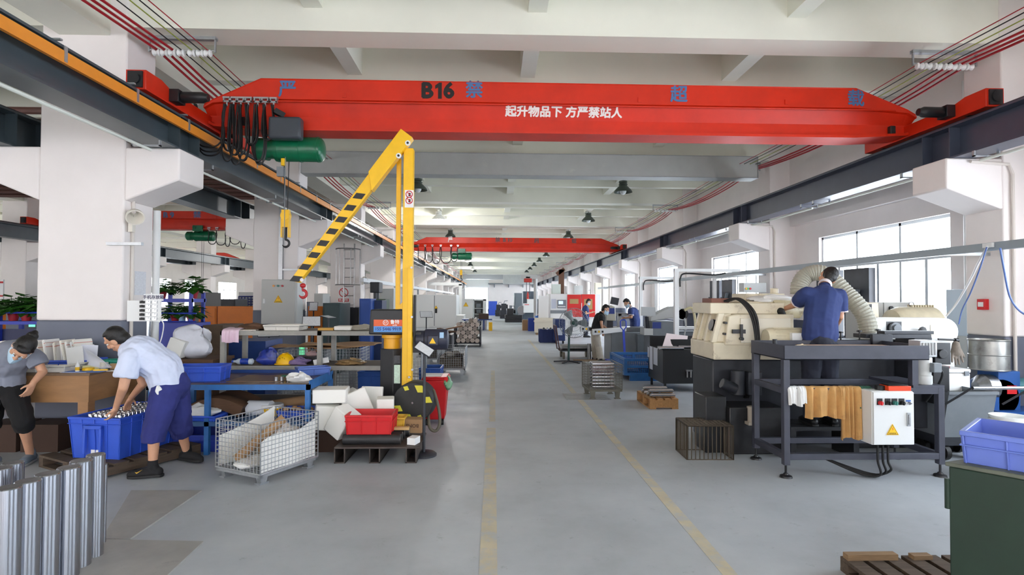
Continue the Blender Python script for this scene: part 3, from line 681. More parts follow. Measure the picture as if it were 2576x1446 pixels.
def warn_triangle(o, s, parent, xa=(1, 0, 0), za=(0, 0, 1), text=True):
    """yellow electric-shock triangle, centre o, side s, facing xa x za"""
    o = Vector(o); xa = Vector(xa); za = Vector(za); nn = xa.cross(za); h = s * .866
    def tri(k, d): return [o + nn * d + xa * (-s / 2 * k) - za * h * (.42 - .33 * (1 - k)) * 1., o + nn * d + xa * (s / 2 * k) - za * h * (.42 - .33 * (1 - k)), o + nn * d + za * h * (.58 - .62 * (1 - k))]
    b = B(); b.mat(0).add(tri(1, .001) + tri(1, .003), [(0, 1, 2), (3, 4, 5), (0, 1, 4, 3), (1, 2, 5, 4), (2, 0, 3, 5)])
    b.mat(1).add(tri(.88, .0034), [(0, 1, 2)]); b.mat(0).add(tri(.78, .0038), [(0, 1, 2)])
    z = [(.04, .30), (-.10, .06), (.02, .08), (-.05, -.12), (.12, .12), (.01, .10), (.10, .30)]
    b.mat(2).add([o + nn * .0042 + xa * p[0] * s * .8 + za * (p[1] * s * .8 + s * .02) for p in z], [(0, 1, 2, 5, 6), (2, 3, 4, 5)])
    if text: b.mat(1).text('有电危险', s * .14, o + nn * .0042 - za * h * .28, xa, za, dep=.0003)
    mesh('warning_sign', b, [SIGNY, SIGNK, M('bolt orange', (226, 110, 30), .5)], parent, w=True, smooth=0)
# ---------------------------------------------------------------- people
LIP = M('lips', (150, 84, 76), .5); EYEW = M('eye white', (232, 230, 226), .25); EYEB = M('iris brown', (38, 24, 18), .2)
FOLD_T = bpy.data.textures.new('cloth folds', 'CLOUDS'); FOLD_T.noise_scale = .085; FOLD_T.noise_depth = 1
def folds(o, s):
    d = o.modifiers.new('folds', 'DISPLACE'); d.texture = FOLD_T; d.strength = s; d.mid_level = .4; d.texture_coords = 'LOCAL'
    k = o.modifiers.new('s2', 'SMOOTH'); k.iterations = 2
def person(lab, J, look, shirt, pants, shoe, hair='short', mask=False, vox=.008, sleeve=.62, leg_skin=None, build=1., group=None, hands=(None, None), shirt_trim=None, skin=None, loose=1., hem=.0):
    """J: joint positions in world space; look: direction of the face"""
    J = {k: Vector(v) for k, v in J.items()}; base = Vector((J['pelvis'].x, J['pelvis'].y, min(J['la'].z, J['ra'].z) - .08)); k = build
    t = thing('person', lab, 'person', base, 0, group); sk = skin or SKIN
    f = Vector(look).normalized(); u0 = (J['head'] - J['neck']).normalized(); r = f.cross(u0).normalized(); u = r.cross(f)
    b = B()
    # torso, neck, limbs
    sh = (J['ls'] + J['rs']) / 2; hp = (J['lh'] + J['rh']) / 2
    b.chain([J['pelvis'], J['waist'], J['chest']], [.125 * k, .12 * k, .135 * k]); b.chain([J['ls'], J['chest'], J['rs']], [.055 * k, .10 * k, .055 * k])
    b.chain([J['chest'], J['neck'], J['head'] - u * .02], [.09 * k, .052, .05])
    for s in 'lr':
        b.chain([J[s + 's'], J[s + 'e'], J[s + 'w']], [.05 * k, .04 * k, .027])
        b.chain([J[s + 'h'], J[s + 'k'], J[s + 'a']], [.085 * k, .054 * k, .036])
        mid = J[s + 'k'].lerp(J[s + 'a'], .3); b.cap2(mid, mid + (J[s + 'a'] - J[s + 'k']) * .2, .052, .045)
    # head
    c = J['head']; Rm = Matrix((r, f, u)).transposed()
    E_ = lambda d, rad: b.ell(c + r * d[0] + f * d[1] + u * d[2], rad, Rm, 16, 12)
    E_((0, -.01, .025), (.076, .096, .10)); E_((0, .025, -.045), (.058, .068, .07)); E_((0, .06, -.088), (.03, .028, .024)); E_((0, .075, .035), (.058, .022, .02))
    b.cap2(c + f * .09 + u * .02, c + f * .112 - u * .02, .011, .016, 10)
    for s in (-1, 1): E_((s * .078, -.005, -.005), (.012, .026, .034)); E_((s * .045, .05, -.025), (.026, .03, .022)); E_((s * .016, .1, -.026), (.011, .012, .009))
    E_((0, .088, -.06), (.025, .014, .008)); E_((0, .086, -.072), (.022, .014, .008))
    # hands
    for s, h in zip('lr', hands):
        wv = (J[s + 'w'] - J[s + 'e']).normalized(); h = h or {}; d = Vector(h.get('dir', wv)).normalized(); n_ = Vector(h.get('normal', wv.orthogonal())); n_ = (n_ - d * n_.dot(d)).normalized(); x = d.cross(n_); curl = h.get('curl', .5); sgn = h.get('thumb', 1)
        w0 = J[s + 'w']; pc = w0 + d * .05
        b.cap2(w0, w0 + d * .02, .025, .027)
        for q in range(4): off = (q - 1.5) * .018; b.cap2(w0 + d * .02 + x * off * .7, w0 + d * .085 + x * off, .016, .012, 10)
        for q, L in enumerate((.072, .082, .078, .06)):
            off = (q - 1.5) * .0205; p = w0 + d * .088 + x * off
            a1 = curl * .7; a2 = curl * 1.5; d1 = d * cos(a1) + n_ * sin(a1) + x * (q - 1.5) * .08; d2 = d * cos(a2) + n_ * sin(a2); d3 = d * cos(a2 * 1.3) + n_ * sin(a2 * 1.3)
            p1 = p + d1 * L * .45; p2 = p1 + d2 * L * .32; p3 = p2 + d3 * L * .25; b.chain([p, p1, p2, p3], [.0095, .009, .008, .007], 10)
        th = w0 + d * .03 + x * sgn * .026; t1 = th + (d * .55 + x * sgn * .75 + n_ * .3).normalized() * .038; b.chain([th, t1, t1 + (d * .8 + x * sgn * .35 + n_ * .4).normalized() * .032], [.014, .0105, .0085], 10)
    mesh('body', b, sk, t, w=True, remesh=vox, smoothit=2, smooth=0)
    for s in (-1, 1):
        e = mesh('eye', B().ell(c + r * s * .032 + f * .081 + u * .012, (.011, .011, .008), Rm, 10, 8), EYEW, t, w=True); mesh('iris', B().ell(c + r * s * .032 + f * .0895 + u * .010, (.005, .003, .005), Rm, 8, 6), EYEB, e, w=True)
    if not mask: mesh('mouth', B().ell(c + f * .099 - u * .066, (.022, .006, .0045), Rm, 12, 8), LIP, t, w=True)
    hb = B()
    if hair == 'bun':
        hb.ell(c - f * .02 + u * .04, (.086, .10, .10), Rm, 18, 14).ell(c - f * .06 - u * .02, (.075, .055, .075), Rm, 16, 12).ell(c + f * .055 + u * .09, (.06, .04, .03), Rm, 14, 10)
        bu = c - f * .11 + u * .07; hb.ell(bu, (.05, .045, .05), Rm, 14, 10); hb.cap2(c - f * .08 + u * .05, bu, .035, .04)
        hb.chain([bu, bu - f * .03 + u * .02], [.035, .028])
        for s in (-1, 1): hb.cap2(c + r * s * .072 + f * .02 + u * .05, c + r * s * .078 - f * .01 - u * .01, .016, .012)
    else:
        hb.ell(c - f * .024 + u * .036, (.083, .09, .094), Rm, 18, 14).ell(c - f * .035 - u * .0, (.082, .062, .075), Rm, 18, 14).ell(c - f * .058 - u * .02, (.074, .052, .07), Rm, 16, 12).ell(c - f * .05 - u * .07, (.052, .04, .04), Rm, 16, 12)
        for s in (-1, 1): hb.cap2(c + r * s * .069 - f * .005 + u * .05, c + r * s * .074 - f * .012 + u * .012, .014, .01)
        if hair == 'full': hb.ell(c + f * .045 + u * .098, (.066, .045, .032), Rm, 14, 10).ell(c - f * .01 + u * .105, (.072, .08, .045), Rm, 14, 10)
        else: hb.ell(c + f * .022 + u * .094, (.056, .045, .026), Rm, 14, 10)
    mesh('hair', hb, HAIR, t, w=True, remesh=max(vox * .8, .006), smoothit=1, smooth=0)
    if mask:
        mb = B().grid(lambda a, v: c + r * (a - .5) * .15 * (1 - .12 * abs(v - .5)) + f * (.112 - .42 * (a - .5) ** 2 - .05 * (v - .35) ** 2 + .012 * (1 - abs(a - .5) * 2)) + u * (-.125 + v * .115), 12, 8, .003)
        mk = mesh('face_mask', mb, MASK, t, w=True)
        mesh('ear_loop', B().tube([c + r * .07 + f * .065 - u * .03, c + r * .078 + f * .03 + u * .0, c + r * .084 - f * .01 + u * .025], .002, 5), PAPER, mk, w=True)
        mesh('ear_loop', B().tube([c - r * .07 + f * .065 - u * .03, c - r * .078 + f * .03 + u * .0, c - r * .084 - f * .01 + u * .025], .002, 5), PAPER, mk, w=True)
    # clothes
    g = .018 * loose; sb = B(); lo = hp.lerp(J['waist'], .42) - Vector((0, 0, hem))
    ax = (J['rs'] - J['ls']).normalized(); 
    for o_ in (-.055, 0, .055):
        sb.chain([lo + ax * o_ * 1.15, J['waist'] + ax * o_, J['chest'] + ax * o_ * 1.1], [.105 * k + g, .102 * k + g * 1.2, .112 * k + g])
    sb.chain([lo, J['waist'], J['chest']], [.13 * k + g, .132 * k + g, .142 * k + g]); sb.chain([J['ls'], J['chest'], J['rs']], [.062 * k + g * .6, .11 * k + g, .062 * k + g * .6]); sb.cap2(sh.lerp(J['chest'], .2), J['neck'].lerp(sh, .35), .095 * k, .064)
    for s in 'lr':
        e = J[s + 's'].lerp(J[s + 'e'], sleeve); sb.lathe([(.02, -.12), (.062 * k + g * .7, -.02), (.064 * k + g, .35), (.058 * k + g * 1.25, .97), (.05 * k + g * 1.1, 1.), (.02, 1.0)], J[s + 's'], e, 16)
    so = mesh('shirt', sb, shirt, t, w=True, remesh=vox, smoothit=3, smooth=0); folds(so, .016 * loose)
    if hem or True:
        cb = B(); nk = J['neck']; nd = (J['head'] - J['neck']).normalized(); cb.lathe([(.062, -.02), (.072, .0), (.066, .03), (.06, .03), (.058, 0)], nk - nd * .035, nk - nd * .035 + nd, 18, cap=False)
        mesh('collar', cb, shirt_trim or shirt, so, w=True)
    if shirt_trim:
        for s in 'lr':
            e = J[s + 's'].lerp(J[s + 'e'], sleeve); dd = (J[s + 'e'] - J[s + 's']).normalized(); rr = .058 * k + g * 1.3
            mesh('cuff', B().lathe([(rr - .006, 0), (rr, .002), (rr, .02), (rr - .006, .022)], e - dd * .018, e - dd * .018 + dd, 18), shirt_trim, so, w=True)
    pbb = B()
    pbb.chain([J['lh'], J['pelvis'], J['rh']], [.10 * k + g, .125 * k + g, .10 * k + g]); pbb.cap2(J['pelvis'], J['pelvis'].lerp(J['waist'], .3), .125 * k + g, .118 * k + g * .5)
    cut = 1. if leg_skin is None else leg_skin
    for s in 'lr':
        e = J[s + 'k'].lerp(J[s + 'a'], cut); pbb.chain([J[s + 'h'], J[s + 'k']], [.098 * k + g, .068 * k + g * 1.2])
        pbb.lathe([(.02, -.25), (.06 * k + g, -.1), (.068 * k + g * 1.2, .0), (.062 * k + g * 1.3, .6), (.056 * k + g * 1.3, .98), (.046 * k + g, 1.), (.02, 1.)], J[s + 'k'], e, 16)
    folds(mesh('trousers', pbb, pants, t, w=True, remesh=vox, smoothit=3, smooth=0), .016 * loose)
    for s in 'lr':
        a = J[s + 'a']; to = J[s + 't']; d = (to - a); d.z = 0; d.normalize(); x = d.cross(Vector((0, 0, 1))); z0 = a.z - .08
        def P_(q, w_, h): return a + d * q + x * w_ + Vector((0, 0, z0 - a.z + h))
        ub = B().chain([P_(-.05, 0, .048), P_(.05, 0, .05), P_(.14, .0, .04), P_(.185, 0, .034)], [.042, .044, .042, .03]).cap2(P_(-.03, 0, .05), a + Vector((0, 0, .03)), .042, .045)
        uo = mesh('shoe', ub, shoe[0], t, w=True, remesh=.007, smoothit=2, smooth=0)
        sp = [(-.095, -.02), (-.075, -.038), (0, -.036), (.08, -.046), (.15, -.044), (.2, -.026), (.215, 0), (.2, .026), (.15, .044), (.08, .046), (0, .036), (-.075, .038), (-.095, .02)]
        m_ = B(); ring = [P_(q, w_, 0) for q, w_ in sp]; n_ = len(ring); m_.add(ring + [p + Vector((0, 0, .024)) for p in ring], [tuple(range(n_))[::-1], tuple(range(n_, 2 * n_))] + [(i, (i + 1) % n_, (i + 1) % n_ + n_, i + n_) for i in range(n_)])
        mesh('sole', m_, shoe[1], uo, w=True, bev=.004)
        if len(shoe) > 2: mesh('sock', B().cyl(a + Vector((0, 0, .0)), a + Vector((0, 0, .06)) + (J[s + 'k'] - a).normalized() * .02, .046, .042, 16), shoe[2], uo, w=True)
    return t
# ================================================================ right side: grinding machine and its surroundings
V = Vector
# --- outfeed table frame of dark steel
P0 = fl(1977, 1200); x0, y0 = P0.x, P0.y; x1 = aY(2364, 1100, y0).x; yb = y0 + .62
FRM = M('dark grey frame paint', (66, 68, 80), .42, var=.15, scale=6)
t = thing('outfeed_table', 'dark steel table frame with a shallow tray, cloths hung over its front rail', 'table', (x0, y0, 0))
zt, zl = .86, .2; w = .06
for nm, (xx, yy, tall) in {'a': (x0, y0, 1), 'b': (x0, yb, 1), 'c': (x1, y0, 0), 'd': (x1, yb, 0)}.items():
    lg = mesh('leg', B().box(xx - w / 2, xx + w / 2, yy - w / 2, yy + w / 2, .12, 1.14 if tall else zt), FRM, t, w=True, bev=.004)
    mesh('levelling_foot', B().cyl((xx, yy, .02), (xx, yy, .13), .011, n=10).lathe([(.06, 0), (.055, .4), (.025, .7), (.02, 1)], (xx, yy, 0), (xx, yy, .04), 16), OILY, lg, w=True)
for a, b_ in (((x0, y0), (x1, y0)), ((x0, yb), (x1, yb)), ((x0, y0), (x0, yb)), ((x1, y0), (x1, yb))):
    for z in (zl, zt - .03): mesh('rail', B().bar((a[0], a[1], z), (b_[0], b_[1], z), w * .9, w), FRM, t, w=True, bev=.003)
tx0, tx1, ty0, ty1 = x0 - .03, aY(2330, 880, y0).x, y0 - .04, yb + .04; z0, z1 = 1.13, 1.27
mesh('tray', B().box(tx0, tx1, ty0, ty1, z0, z0 + .012).box(tx0, tx1, ty0, ty0 + .008, z0, z1).box(tx0, tx1, ty1 - .008, ty1, z0, z1).box(tx0, tx0 + .008, ty0, ty1, z0, z1).box(tx1 - .008, tx1, ty0, ty1, z0, z1), FRM, t, w=True, bev=.003)
mesh('cardboard_liner', B().box(tx0 + .45, tx1 - .03, ty0 + .03, ty1 - .08, z0 + .02, z0 + .1), M('pinkish board', (214, 178, 158), .8), t, w=True)
mesh('post', B().box(x1 - .28, x1 + .03, y0 - .03, yb + .0, .86, .885).box(x1 - .28, x1 - .22, y0 - .02, y0 + .04, .885, 1.13), FRM, t, w=True)
single('rag', 'crumpled pale rag lying in the near corner of the dark steel tray', 'rag', crumple_b((tx0 + .28, ty0 + .2, z0 + .03 + .05), (.09, .05, .05), 5), M('tan rag', (216, 196, 168), .9))
b = B().cyl((tx0 + .12, ty0 + .42, z0 + .012), (tx0 + .12, ty0 + .42, z0 + .1), .03, n=14).cyl((tx0 + .12, ty0 + .42, z0 + .1), (tx0 + .12, ty0 + .42, z0 + .17), .022, n=14); single('spray_can', 'small dark can standing in the far corner of the dark steel tray', 'can', b, CAST)
# --- electric control box in front of the frame
c0, c1 = aY(2196, 985, y0 - .22), aY(2302, 1120, y0 - .22); cz0, cz1 = c1.z, c0.z
t = thing('control_box', 'white electric control box with five switches hung on the dark frame', 'control box', ((c0.x + c1.x) / 2, y0 - .2, cz0))
mesh('housing', B().box(c0.x, c1.x, y0 - .2, y0 - .03, cz0, cz1), WHITEP, t, w=True, bev=.006)
mesh('door', B().box(c0.x + .006, c1.x - .006, y0 - .22, y0 - .2, cz0 + .006, cz1 - .006), M('box door enamel', (226, 228, 228), .38), t, w=True, bev=.004)
for i, (px, m_) in enumerate(((2213, REDP), (2233, BLACK), (2250, M('teal button', (60, 130, 120), .4)), (2268, BLACK))):
    q = aY(px, 1013, y0 - .225); mesh('switch', B().mat(0).bx(q + V((0, 0, .01)), (.05, .006, .06)).mat(1).cyl(q - V((0, .0, 0)), q - V((0, .03, 0)), .02, .018, 16).bx(q - V((0, .032, 0)), (.01, .012, .034)), [BLACK, m_], t, w=True)
q = aY(2286, 1014, y0 - .225); mesh('key_switch', B().cyl(q, q - V((0, .015, 0)), .014, n=12).bx(q - V((0, .02, .0)), (.03, .01, .008)), CHROME, t, w=True)
q = aY(2285, 1008, y0 - .225); mesh('label_plate', B().bx(q, (.045, .003, .014)), M('blue label', (50, 100, 180), .5), t, w=True)
q = aY(2286, 1055, y0 - .225); mesh('handle', B().bx(q, (.035, .012, .125)).bx(q - V((0, .01, 0)), (.018, .014, .09)), GALV, t, w=True, bev=.004)
warn_triangle(aY(2245, 1082, y0 - .222), .12, t)
for i, dx in enumerate((0, .05, .1)):
    p = aY(2208, 1120, y0 - .1); mesh('cable', B().tube(smooth_pts([p + V((dx, 0, 0)), p + V((dx, 0, -.15)), p + V((dx + .02, 0, -.28 + .02 * i)), p + V((dx - .1, .1, -.3)), p + V((-.35, .3, -.2))]), .011, 8), CABLE, t, w=True)
b = B(); q = aY(2250, 982, y0 - .12); b.mat(0).box(q.x - .1, q.x + .12, q.y - .06, q.y + .07, cz1, cz1 + .045).mat(1).box(q.x - .09, q.x + .1, q.y - .05, q.y + .06, cz1 + .045, cz1 + .055)
single('plastic_case', 'orange plastic tool case lying on the white control box', 'tool case', b, [M('orange plastic', (226, 70, 28), .45), BLACK], bev=.004)
q = aY(2213, 980, y0 - .1); single('tape_roll', 'small black roll on the left end of the white control box', 'roll', B().lathe([(.02, 0), (.042, 0), (.042, 1), (.02, 1), (.02, 0)], (q.x, q.y, cz1), (q.x, q.y, cz1 + .04), 20, cap=False), BLACK)
# --- cloths over the front rail
def hang(name, lab, pxa, pxb, drop, m_, wob, seed, back=.16):
    a, b_ = aY(pxa, 975, y0).x, aY(pxb, 975, y0).x; zc = zt + .004
    path = [(0, y0 + .05, zc - back), (0, y0 + .045, zc - .03), (0, y0 + .02, zc + .004), (0, y0 - .02, zc + .004), (0, y0 - .045, zc - .03), (0, y0 - .05, zc - drop * .5), (0, y0 - .055, zc - drop)]
    bb = cloth_b([V(((a + b_) / 2, p[1], p[2])) for p in path], (1, 0, 0), b_ - a, 30, 18, wob, seed, .004, .03)
    return single(name, lab, 'cloth', bb, m_)
CHAM = M('tan chamois leather', (196, 150, 92), .85, var=.18, scale=6, dirt=(140, 100, 60), dscale=4, dthr=.55)
hang('leather_cloth', 'broad tan chamois leather draped over the dark frame rail', 2020, 2120, .28, CHAM, .016, 3)
hang('leather_cloth', 'long tan chamois leather hanging lowest beside the white control box', 2105, 2160, .48, CHAM, .014, 8)
hang('cloth', 'white cloth hung over the near left corner of the dark frame', 1978, 2022, .16, CLOTHW, .012, 5)
hang('cloth', 'dark green cloth hung between the chamois and the white control box', 2146, 2186, .18, M('green cloth', (42, 84, 66), .9), .008, 11)
# --- centreless grinding machine
Yg = 6.5
def gx(px, Y=Yg): return aY(px, 800, Y).x
def gz(py, Y=Yg): return aY(1850, py, Y).z
t = thing('grinding_machine', 'large cream grinding machine on a dark base, navy shirted worker in front', 'machine', (gx(1900), 7.3, 0))
xL = gx(1795); yR = 7.28
mesh('base_casting', B().box(xL + .02, 4.9, 6.6, yR - .02, 0, gz(906)), CAST, t, w=True, bev=.02)
mesh('coolant_tank', B().box(xL + .05, gx(1960, 6.3), 6.18, 6.6, .0, gz(1020, 6.3)), OILY, t, w=True, bev=.01)
mesh('sump_tray', B().box(gx(1770, 6.3), gx(1822, 6.3), 6.25, 6.6, .0, gz(995, 6.3)), OILY, t, w=True, bev=.01)
mesh('side_tank', B().box(4.2, 4.9, 6.42, 6.6, 0, .55), OILY, t, w=True, bev=.01)
mesh('plinth', B().box(xL, 4.6, Yg, yR, gz(905), gz(862)), BEIGE, t, w=True, bev=.015)
zA, zB = gz(862), gz(788); xe = gx(1848); xa_, xb_ = gx(1812), gx(1822)
hs = B().add([(xL + .03, Yg + .04, zA), (xe, Yg + .04, zA), (xe, yR - .04, zA), (xL + .03, yR - .04, zA), (xb_, Yg + .07, zB), (xe, Yg + .07, zB), (xe, yR - .1, zB), (xb_, yR - .1, zB)], [(0, 3, 2, 1), (4, 5, 6, 7), (0, 1, 5, 4), (1, 2, 6, 5), (2, 3, 7, 6), (3, 0, 4, 7)])
hb = mesh('end_housing', hs, BEIGE, t, w=True, bev=.02)
for y_ in (Yg + .06, Yg + .28, Yg + .5, yR - .1): mesh('rib', B().prism([(xL + .05, zA), (xL - .01, zA), (xb_ - .05, zB), (xb_ + .02, zB)], y_ - .025, y_ + .025, 'y'), BEIGE, hb, w=True, bev=.006)
q = V(((xL + xb_) / 2 + .02, Yg + .17, (zA + zB) / 2 + .02)); dn = V((-1, 0, .25)).normalized(); mesh('port', B().cyl(q, q + dn * .05, .07, n=24), OILY, hb, w=True)
parts('bolt', [B().cyl((gx(px), Yg + .06, gz(py)), (gx(px), Yg - .01, gz(py)), .014, n=10) for px, py in ((1826, 812), (1824, 840))], OILY, hb)
mesh('front_panel', B().prism([(gx(1822), gz(868)), (gx(1832), gz(795)), (gx(1856), gz(790)), (gx(1995), gz(790)), (gx(1995), gz(868))], Yg - .02, yR - .02, 'y'), BEIGE, t, w=True, bev=.012)
mesh('panel_door', B().box(gx(1860), gx(1985), Yg - .035, Yg - .02, gz(862), gz(800)), M('ivory panel', (230, 224, 208), .4, dirt=(150, 130, 100), dscale=4, dthr=.6), t, w=True, bev=.006)
mesh('door_latch', B().box(gx(1838), gx(1870), Yg - .06, Yg - .03, gz(838), gz(828)).box(gx(1856), gx(1862), Yg - .075, Yg - .05, gz(850), gz(815)).cyl((gx(1859), Yg - .09, gz(851)), (gx(1859), Yg - .04, gz(851)), .02, n=12), OILY, t, w=True)
mesh('saddle', B().box(gx(1795), gx(1985), 6.6, 7.2, gz(790), gz(762)).box(gx(1880), gx(2000), 6.7, 7.15, gz(762), gz(758)), BEIGE, t, w=True, bev=.012)
mesh('wheel_head_cover', B().box(gx(1866, 7), gx(1965, 7), 6.9, 7.3, gz(770, 7), gz(738, 7)).cyl((gx(1958, 7), 7.1, gz(738, 7)), (gx(1958, 7), 7.1, gz(724, 7)), .05, n=20), BEIGE, t, w=True, bev=.012)
mesh('guide_cover', B().box(gx(1806), gx(1852), 6.7, 7.0, gz(765), gz(750)), M('rust red cover', (130, 84, 70), .6), t, w=True, bev=.006)
# spindle, wheel guard cylinder in front of the worker's hands
mesh('spindle_head', B().lathe([(.11, 0), (.12, .05), (.12, .6), (.1, .7), (.09, 1)], (gx(1965), 6.75, gz(775)), (gx(2040), 6.75, gz(782)), 24), M('worn cream paint', (196, 184, 152), .5, dirt=(110, 92, 70), dscale=8, dthr=.52), t, w=True)
mt = mesh('spindle_motor', B().lathe([(.02, 0), (.1, .02), (.115, .1), (.115, .95), (.1, 1)], (gx(1907), 6.34, gz(848)), (gx(2000), 6.34, gz(848)), 24).box(gx(1915), gx(1998), 6.3, 6.5, gz(880), gz(868)), M('motor cream', (214, 204, 176), .45, var=.1), t, w=True)
fb = B()
for i in range(20):
    a = 2 * PI * i / 20; fb.bar((gx(1925), 6.34 + cos(a) * .118, gz(848) + sin(a) * .118), (gx(1996), 6.34 + cos(a) * .118, gz(848) + sin(a) * .118), .006, .006)
mesh('cooling_ribs', fb, M('motor cream', (214, 204, 176)), mt, w=True); mesh('terminal_box', B().bx((gx(1968), 6.2, gz(845)), (.12, .06, .11)), WHITEP, mt, w=True, bev=.006)
# hoses of the machine
for i in range(3):
    o = i * .02; pts = [(gx(1832) + o, 6.62, gz(758)), (gx(1856) + o, 6.52, gz(752)), (gx(1878) + o, 6.42 - o, gz(785)), (gx(1888) + o, 6.38, gz(840)), (gx(1886) + o, 6.36, gz(900)), (gx(1876) + o, 6.4, gz(960)), (gx(1872) + o, 6.5, gz(1000))]
    mesh('hose', B().tube(smooth_pts(pts), .014, 8), RUBBER, t, w=True)
mesh('coolant_pump', B().cyl((gx(1860, 6.4), 6.45, gz(990)), (gx(1860, 6.4), 6.45, gz(930)), .08, n=18).bx((gx(1885), 6.42, gz(960)), (.16, .14, .26)).cyl((gx(1815, 6.4), 6.4, gz(960)), (gx(1850, 6.4), 6.4, gz(975)), .06, n=16), CAST, t, w=True, bev=.006)
mesh('filter_pot', B().cyl((gx(1882, 6.2), 6.12, .36), (gx(1882, 6.2), 6.12, .52), .045, n=16).cyl((gx(1882, 6.2), 6.12, .52), (gx(1882, 6.2), 6.12, .54), .052, n=16).box(gx(1870, 6.2), gx(1896, 6.2), 6.08, 6.18, .34, .37), M('dull cream', (170, 160, 146), .6), t, w=True)
# right half: belt guard, infeed rail, knobs
bx0, bx1, bz0, bz1 = aY(2200, 830, 6.8).x, aY(2412, 830, 6.8).x, aY(2300, 868, 6.8).z, aY(2300, 800, 6.8).z; rad = (bz1 - bz0) / 2
gp_ = [(bx0, bz0), (bx1 - rad, bz0)] + [(bx1 - rad + cos(a) * rad, (bz0 + bz1) / 2 + sin(a) * rad) for a in [(-.5 + i / 12) * PI for i in range(13)]] + [(bx0, bz1)]
bg_ = mesh('belt_guard', B().prism(gp_, 6.8, 7.12, 'y'), WHITEP, t, w=True, bev=.012)
mesh('guard_foot', B().box(aY(2350, 860, 6.8).x, aY(2405, 860, 6.8).x, 6.82, 7.1, 0, bz0 + .1), WHITEP, t, w=True, bev=.01)
q = aY(2250, 825, 6.79); mesh('hand_wheel', B().mat(0).bx(q + V((0, .01, 0)), (.19, .01, .16)).mat(1).cyl(q, q - V((0, .03, 0)), .07, n=20).cyl(q - V((0, .03, 0)), q - V((0, .06, 0)), .045, n=20), [OILY, MIDG], bg_, w=True)
q = aY(2312, 830, 6.79); mesh('star_knob', B().cyl(q, q - V((0, .05, 0)), .012, n=10).lathe([(.03, 0), (.045, .3), (.045, .8), (.02, 1)], q - V((0, .04, 0)), q - V((0, .075, 0)), 8), BLACK, bg_, w=True)
q = aY(2346, 832, 6.795); mesh('label_plate', B().bx(q, (.055, .004, .15)), M('pale label', (232, 224, 200), .6), bg_, w=True)
mesh('infeed_rail', B().box(aY(2175, 850, 6.1).x, aY(2340, 850, 6.1).x, 6.08, 6.3, 1.29, 1.335).box(aY(2225, 850, 6.1).x, aY(2350, 850, 6.1).x, 6.1, 6.2, 1.335, 1.37).box(aY(2180, 850, 6.1).x, aY(2230, 850, 6.1).x, 6.0, 6.05, 1.22, 1.34), CAST, t, w=True, bev=.004)
mesh('rail_stand', B().box(aY(2300, 850, 6.1).x, aY(2345, 850, 6.1).x, 6.1, 6.4, .3, 1.3).box(aY(2100, 850, 6.3).x, aY(2345, 850, 6.1).x, 6.42, 6.6, .3, 1.25), CAST, t, w=True, bev=.006)
for px, py in ((2115, 838), (2162, 835), (2208, 832)):
    q = aY(px, py, 6.15); mesh('clamp_knob', B().cyl(q - V((0, 0, .1)), q, .008, n=8).cyl(q, q + V((0, 0, .02)), .02, n=12).bar(q + V((-.03, 0, .01)), q + V((.03, 0, .01)), .012, .012), BLACK, t, w=True)
mesh('drive_unit', B().box(aY(2352, 900, 5.9).x, aY(2392, 900, 5.9).x, 5.9, 6.1, aY(2370, 917, 5.9).z, aY(2370, 862, 5.9).z).cyl((aY(2372, 890, 5.88).x, 5.87, aY(2372, 890, 5.9).z), (aY(2372, 890, 5.88).x, 5.9, aY(2372, 890, 5.9).z), .05, n=16).box(aY(2352, 900, 5.9).x, aY(2392, 900, 5.9).x, 5.92, 6.1, .6, 1.0), OILY, t, w=True, bev=.005)
mesh('control_lever', B().cyl(aY(2360, 853, 6.7), aY(2404, 855, 6.7), .012, n=8).cyl(aY(2402, 855, 6.7), aY(2410, 856, 6.7), .025, n=12), OILY, t, w=True)
# big motor behind the guard and grey switch cabinets by the window
t = thing('electric_motor', 'big cream finned motor behind the white belt guard', 'motor', (aY(2300, 790, 7.35).x, 7.35, bz1))
mxa, mxb = aY(2238, 790, 7.35).x, aY(2362, 790, 7.35).x; mz = aY(2300, 790, 7.35).z - .14
mesh('motor_body', B().lathe([(.1, 0), (.2, .03), (.24, .2), (.24, .85), (.18, .95), (.1, 1)], (mxa, 7.35, mz), (mxb, 7.35, mz), 28).box(mxa + .1, mxb - .1, 7.2, 7.5, .5, mz - .1), M('motor cream', (214, 204, 176)), t, w=True)
parts('fin', [B().box(mxa + .28 + i * .035, mxa + .29 + i * .035, 7.3, 7.4, mz + .22, mz + .265) for i in range(9)], M('motor cream', (214, 204, 176)), t)
mesh('lifting_eye', B().tube(arc((mxa + .3, 7.35, mz + .27), .03, 0, 2 * PI, 16), .008, 6), STEEL, t, w=True)
mesh('pedestal', B().box(mxa + .08, mxb - .05, 7.15, 7.6, 0, .52), CAST, t, w=True)
t = thing('switch_cabinet', 'pair of light grey switch cabinets under the nearest window', 'cabinet', (aY(2230, 790, 8.0).x, 8.0, 0))
for a, b_ in ((2170, 2222), (2224, 2290)):
    bo = mesh('body', B().box(aY(a, 790, 7.9).x, aY(b_, 790, 7.9).x, 7.9, 8.3, 0, aY(2230, 760, 7.9).z), LIGHTG, t, w=True, bev=.008)
q = aY(2241, 775, 7.89); mesh('lock', B().cyl(q, q - V((0, .02, 0)), .03, n=14), BLACK, t, w=True)
t = thing('machine_monitor', 'tilted dark screen box between the vent hose and the grey cabinets', 'screen', (aY(2195, 790, 7.2).x, 7.2, 1.2))
mesh('screen_housing', B().prism([(aY(2165, 800, 7.2).x, 1.5), (aY(2212, 800, 7.2).x, 1.48), (aY(2210, 764, 7.2).x, 1.68), (aY(2178, 764, 7.2).x, 1.68)], 7.2, 7.34, 'y'), BEIGE, t, w=True, bev=.01)
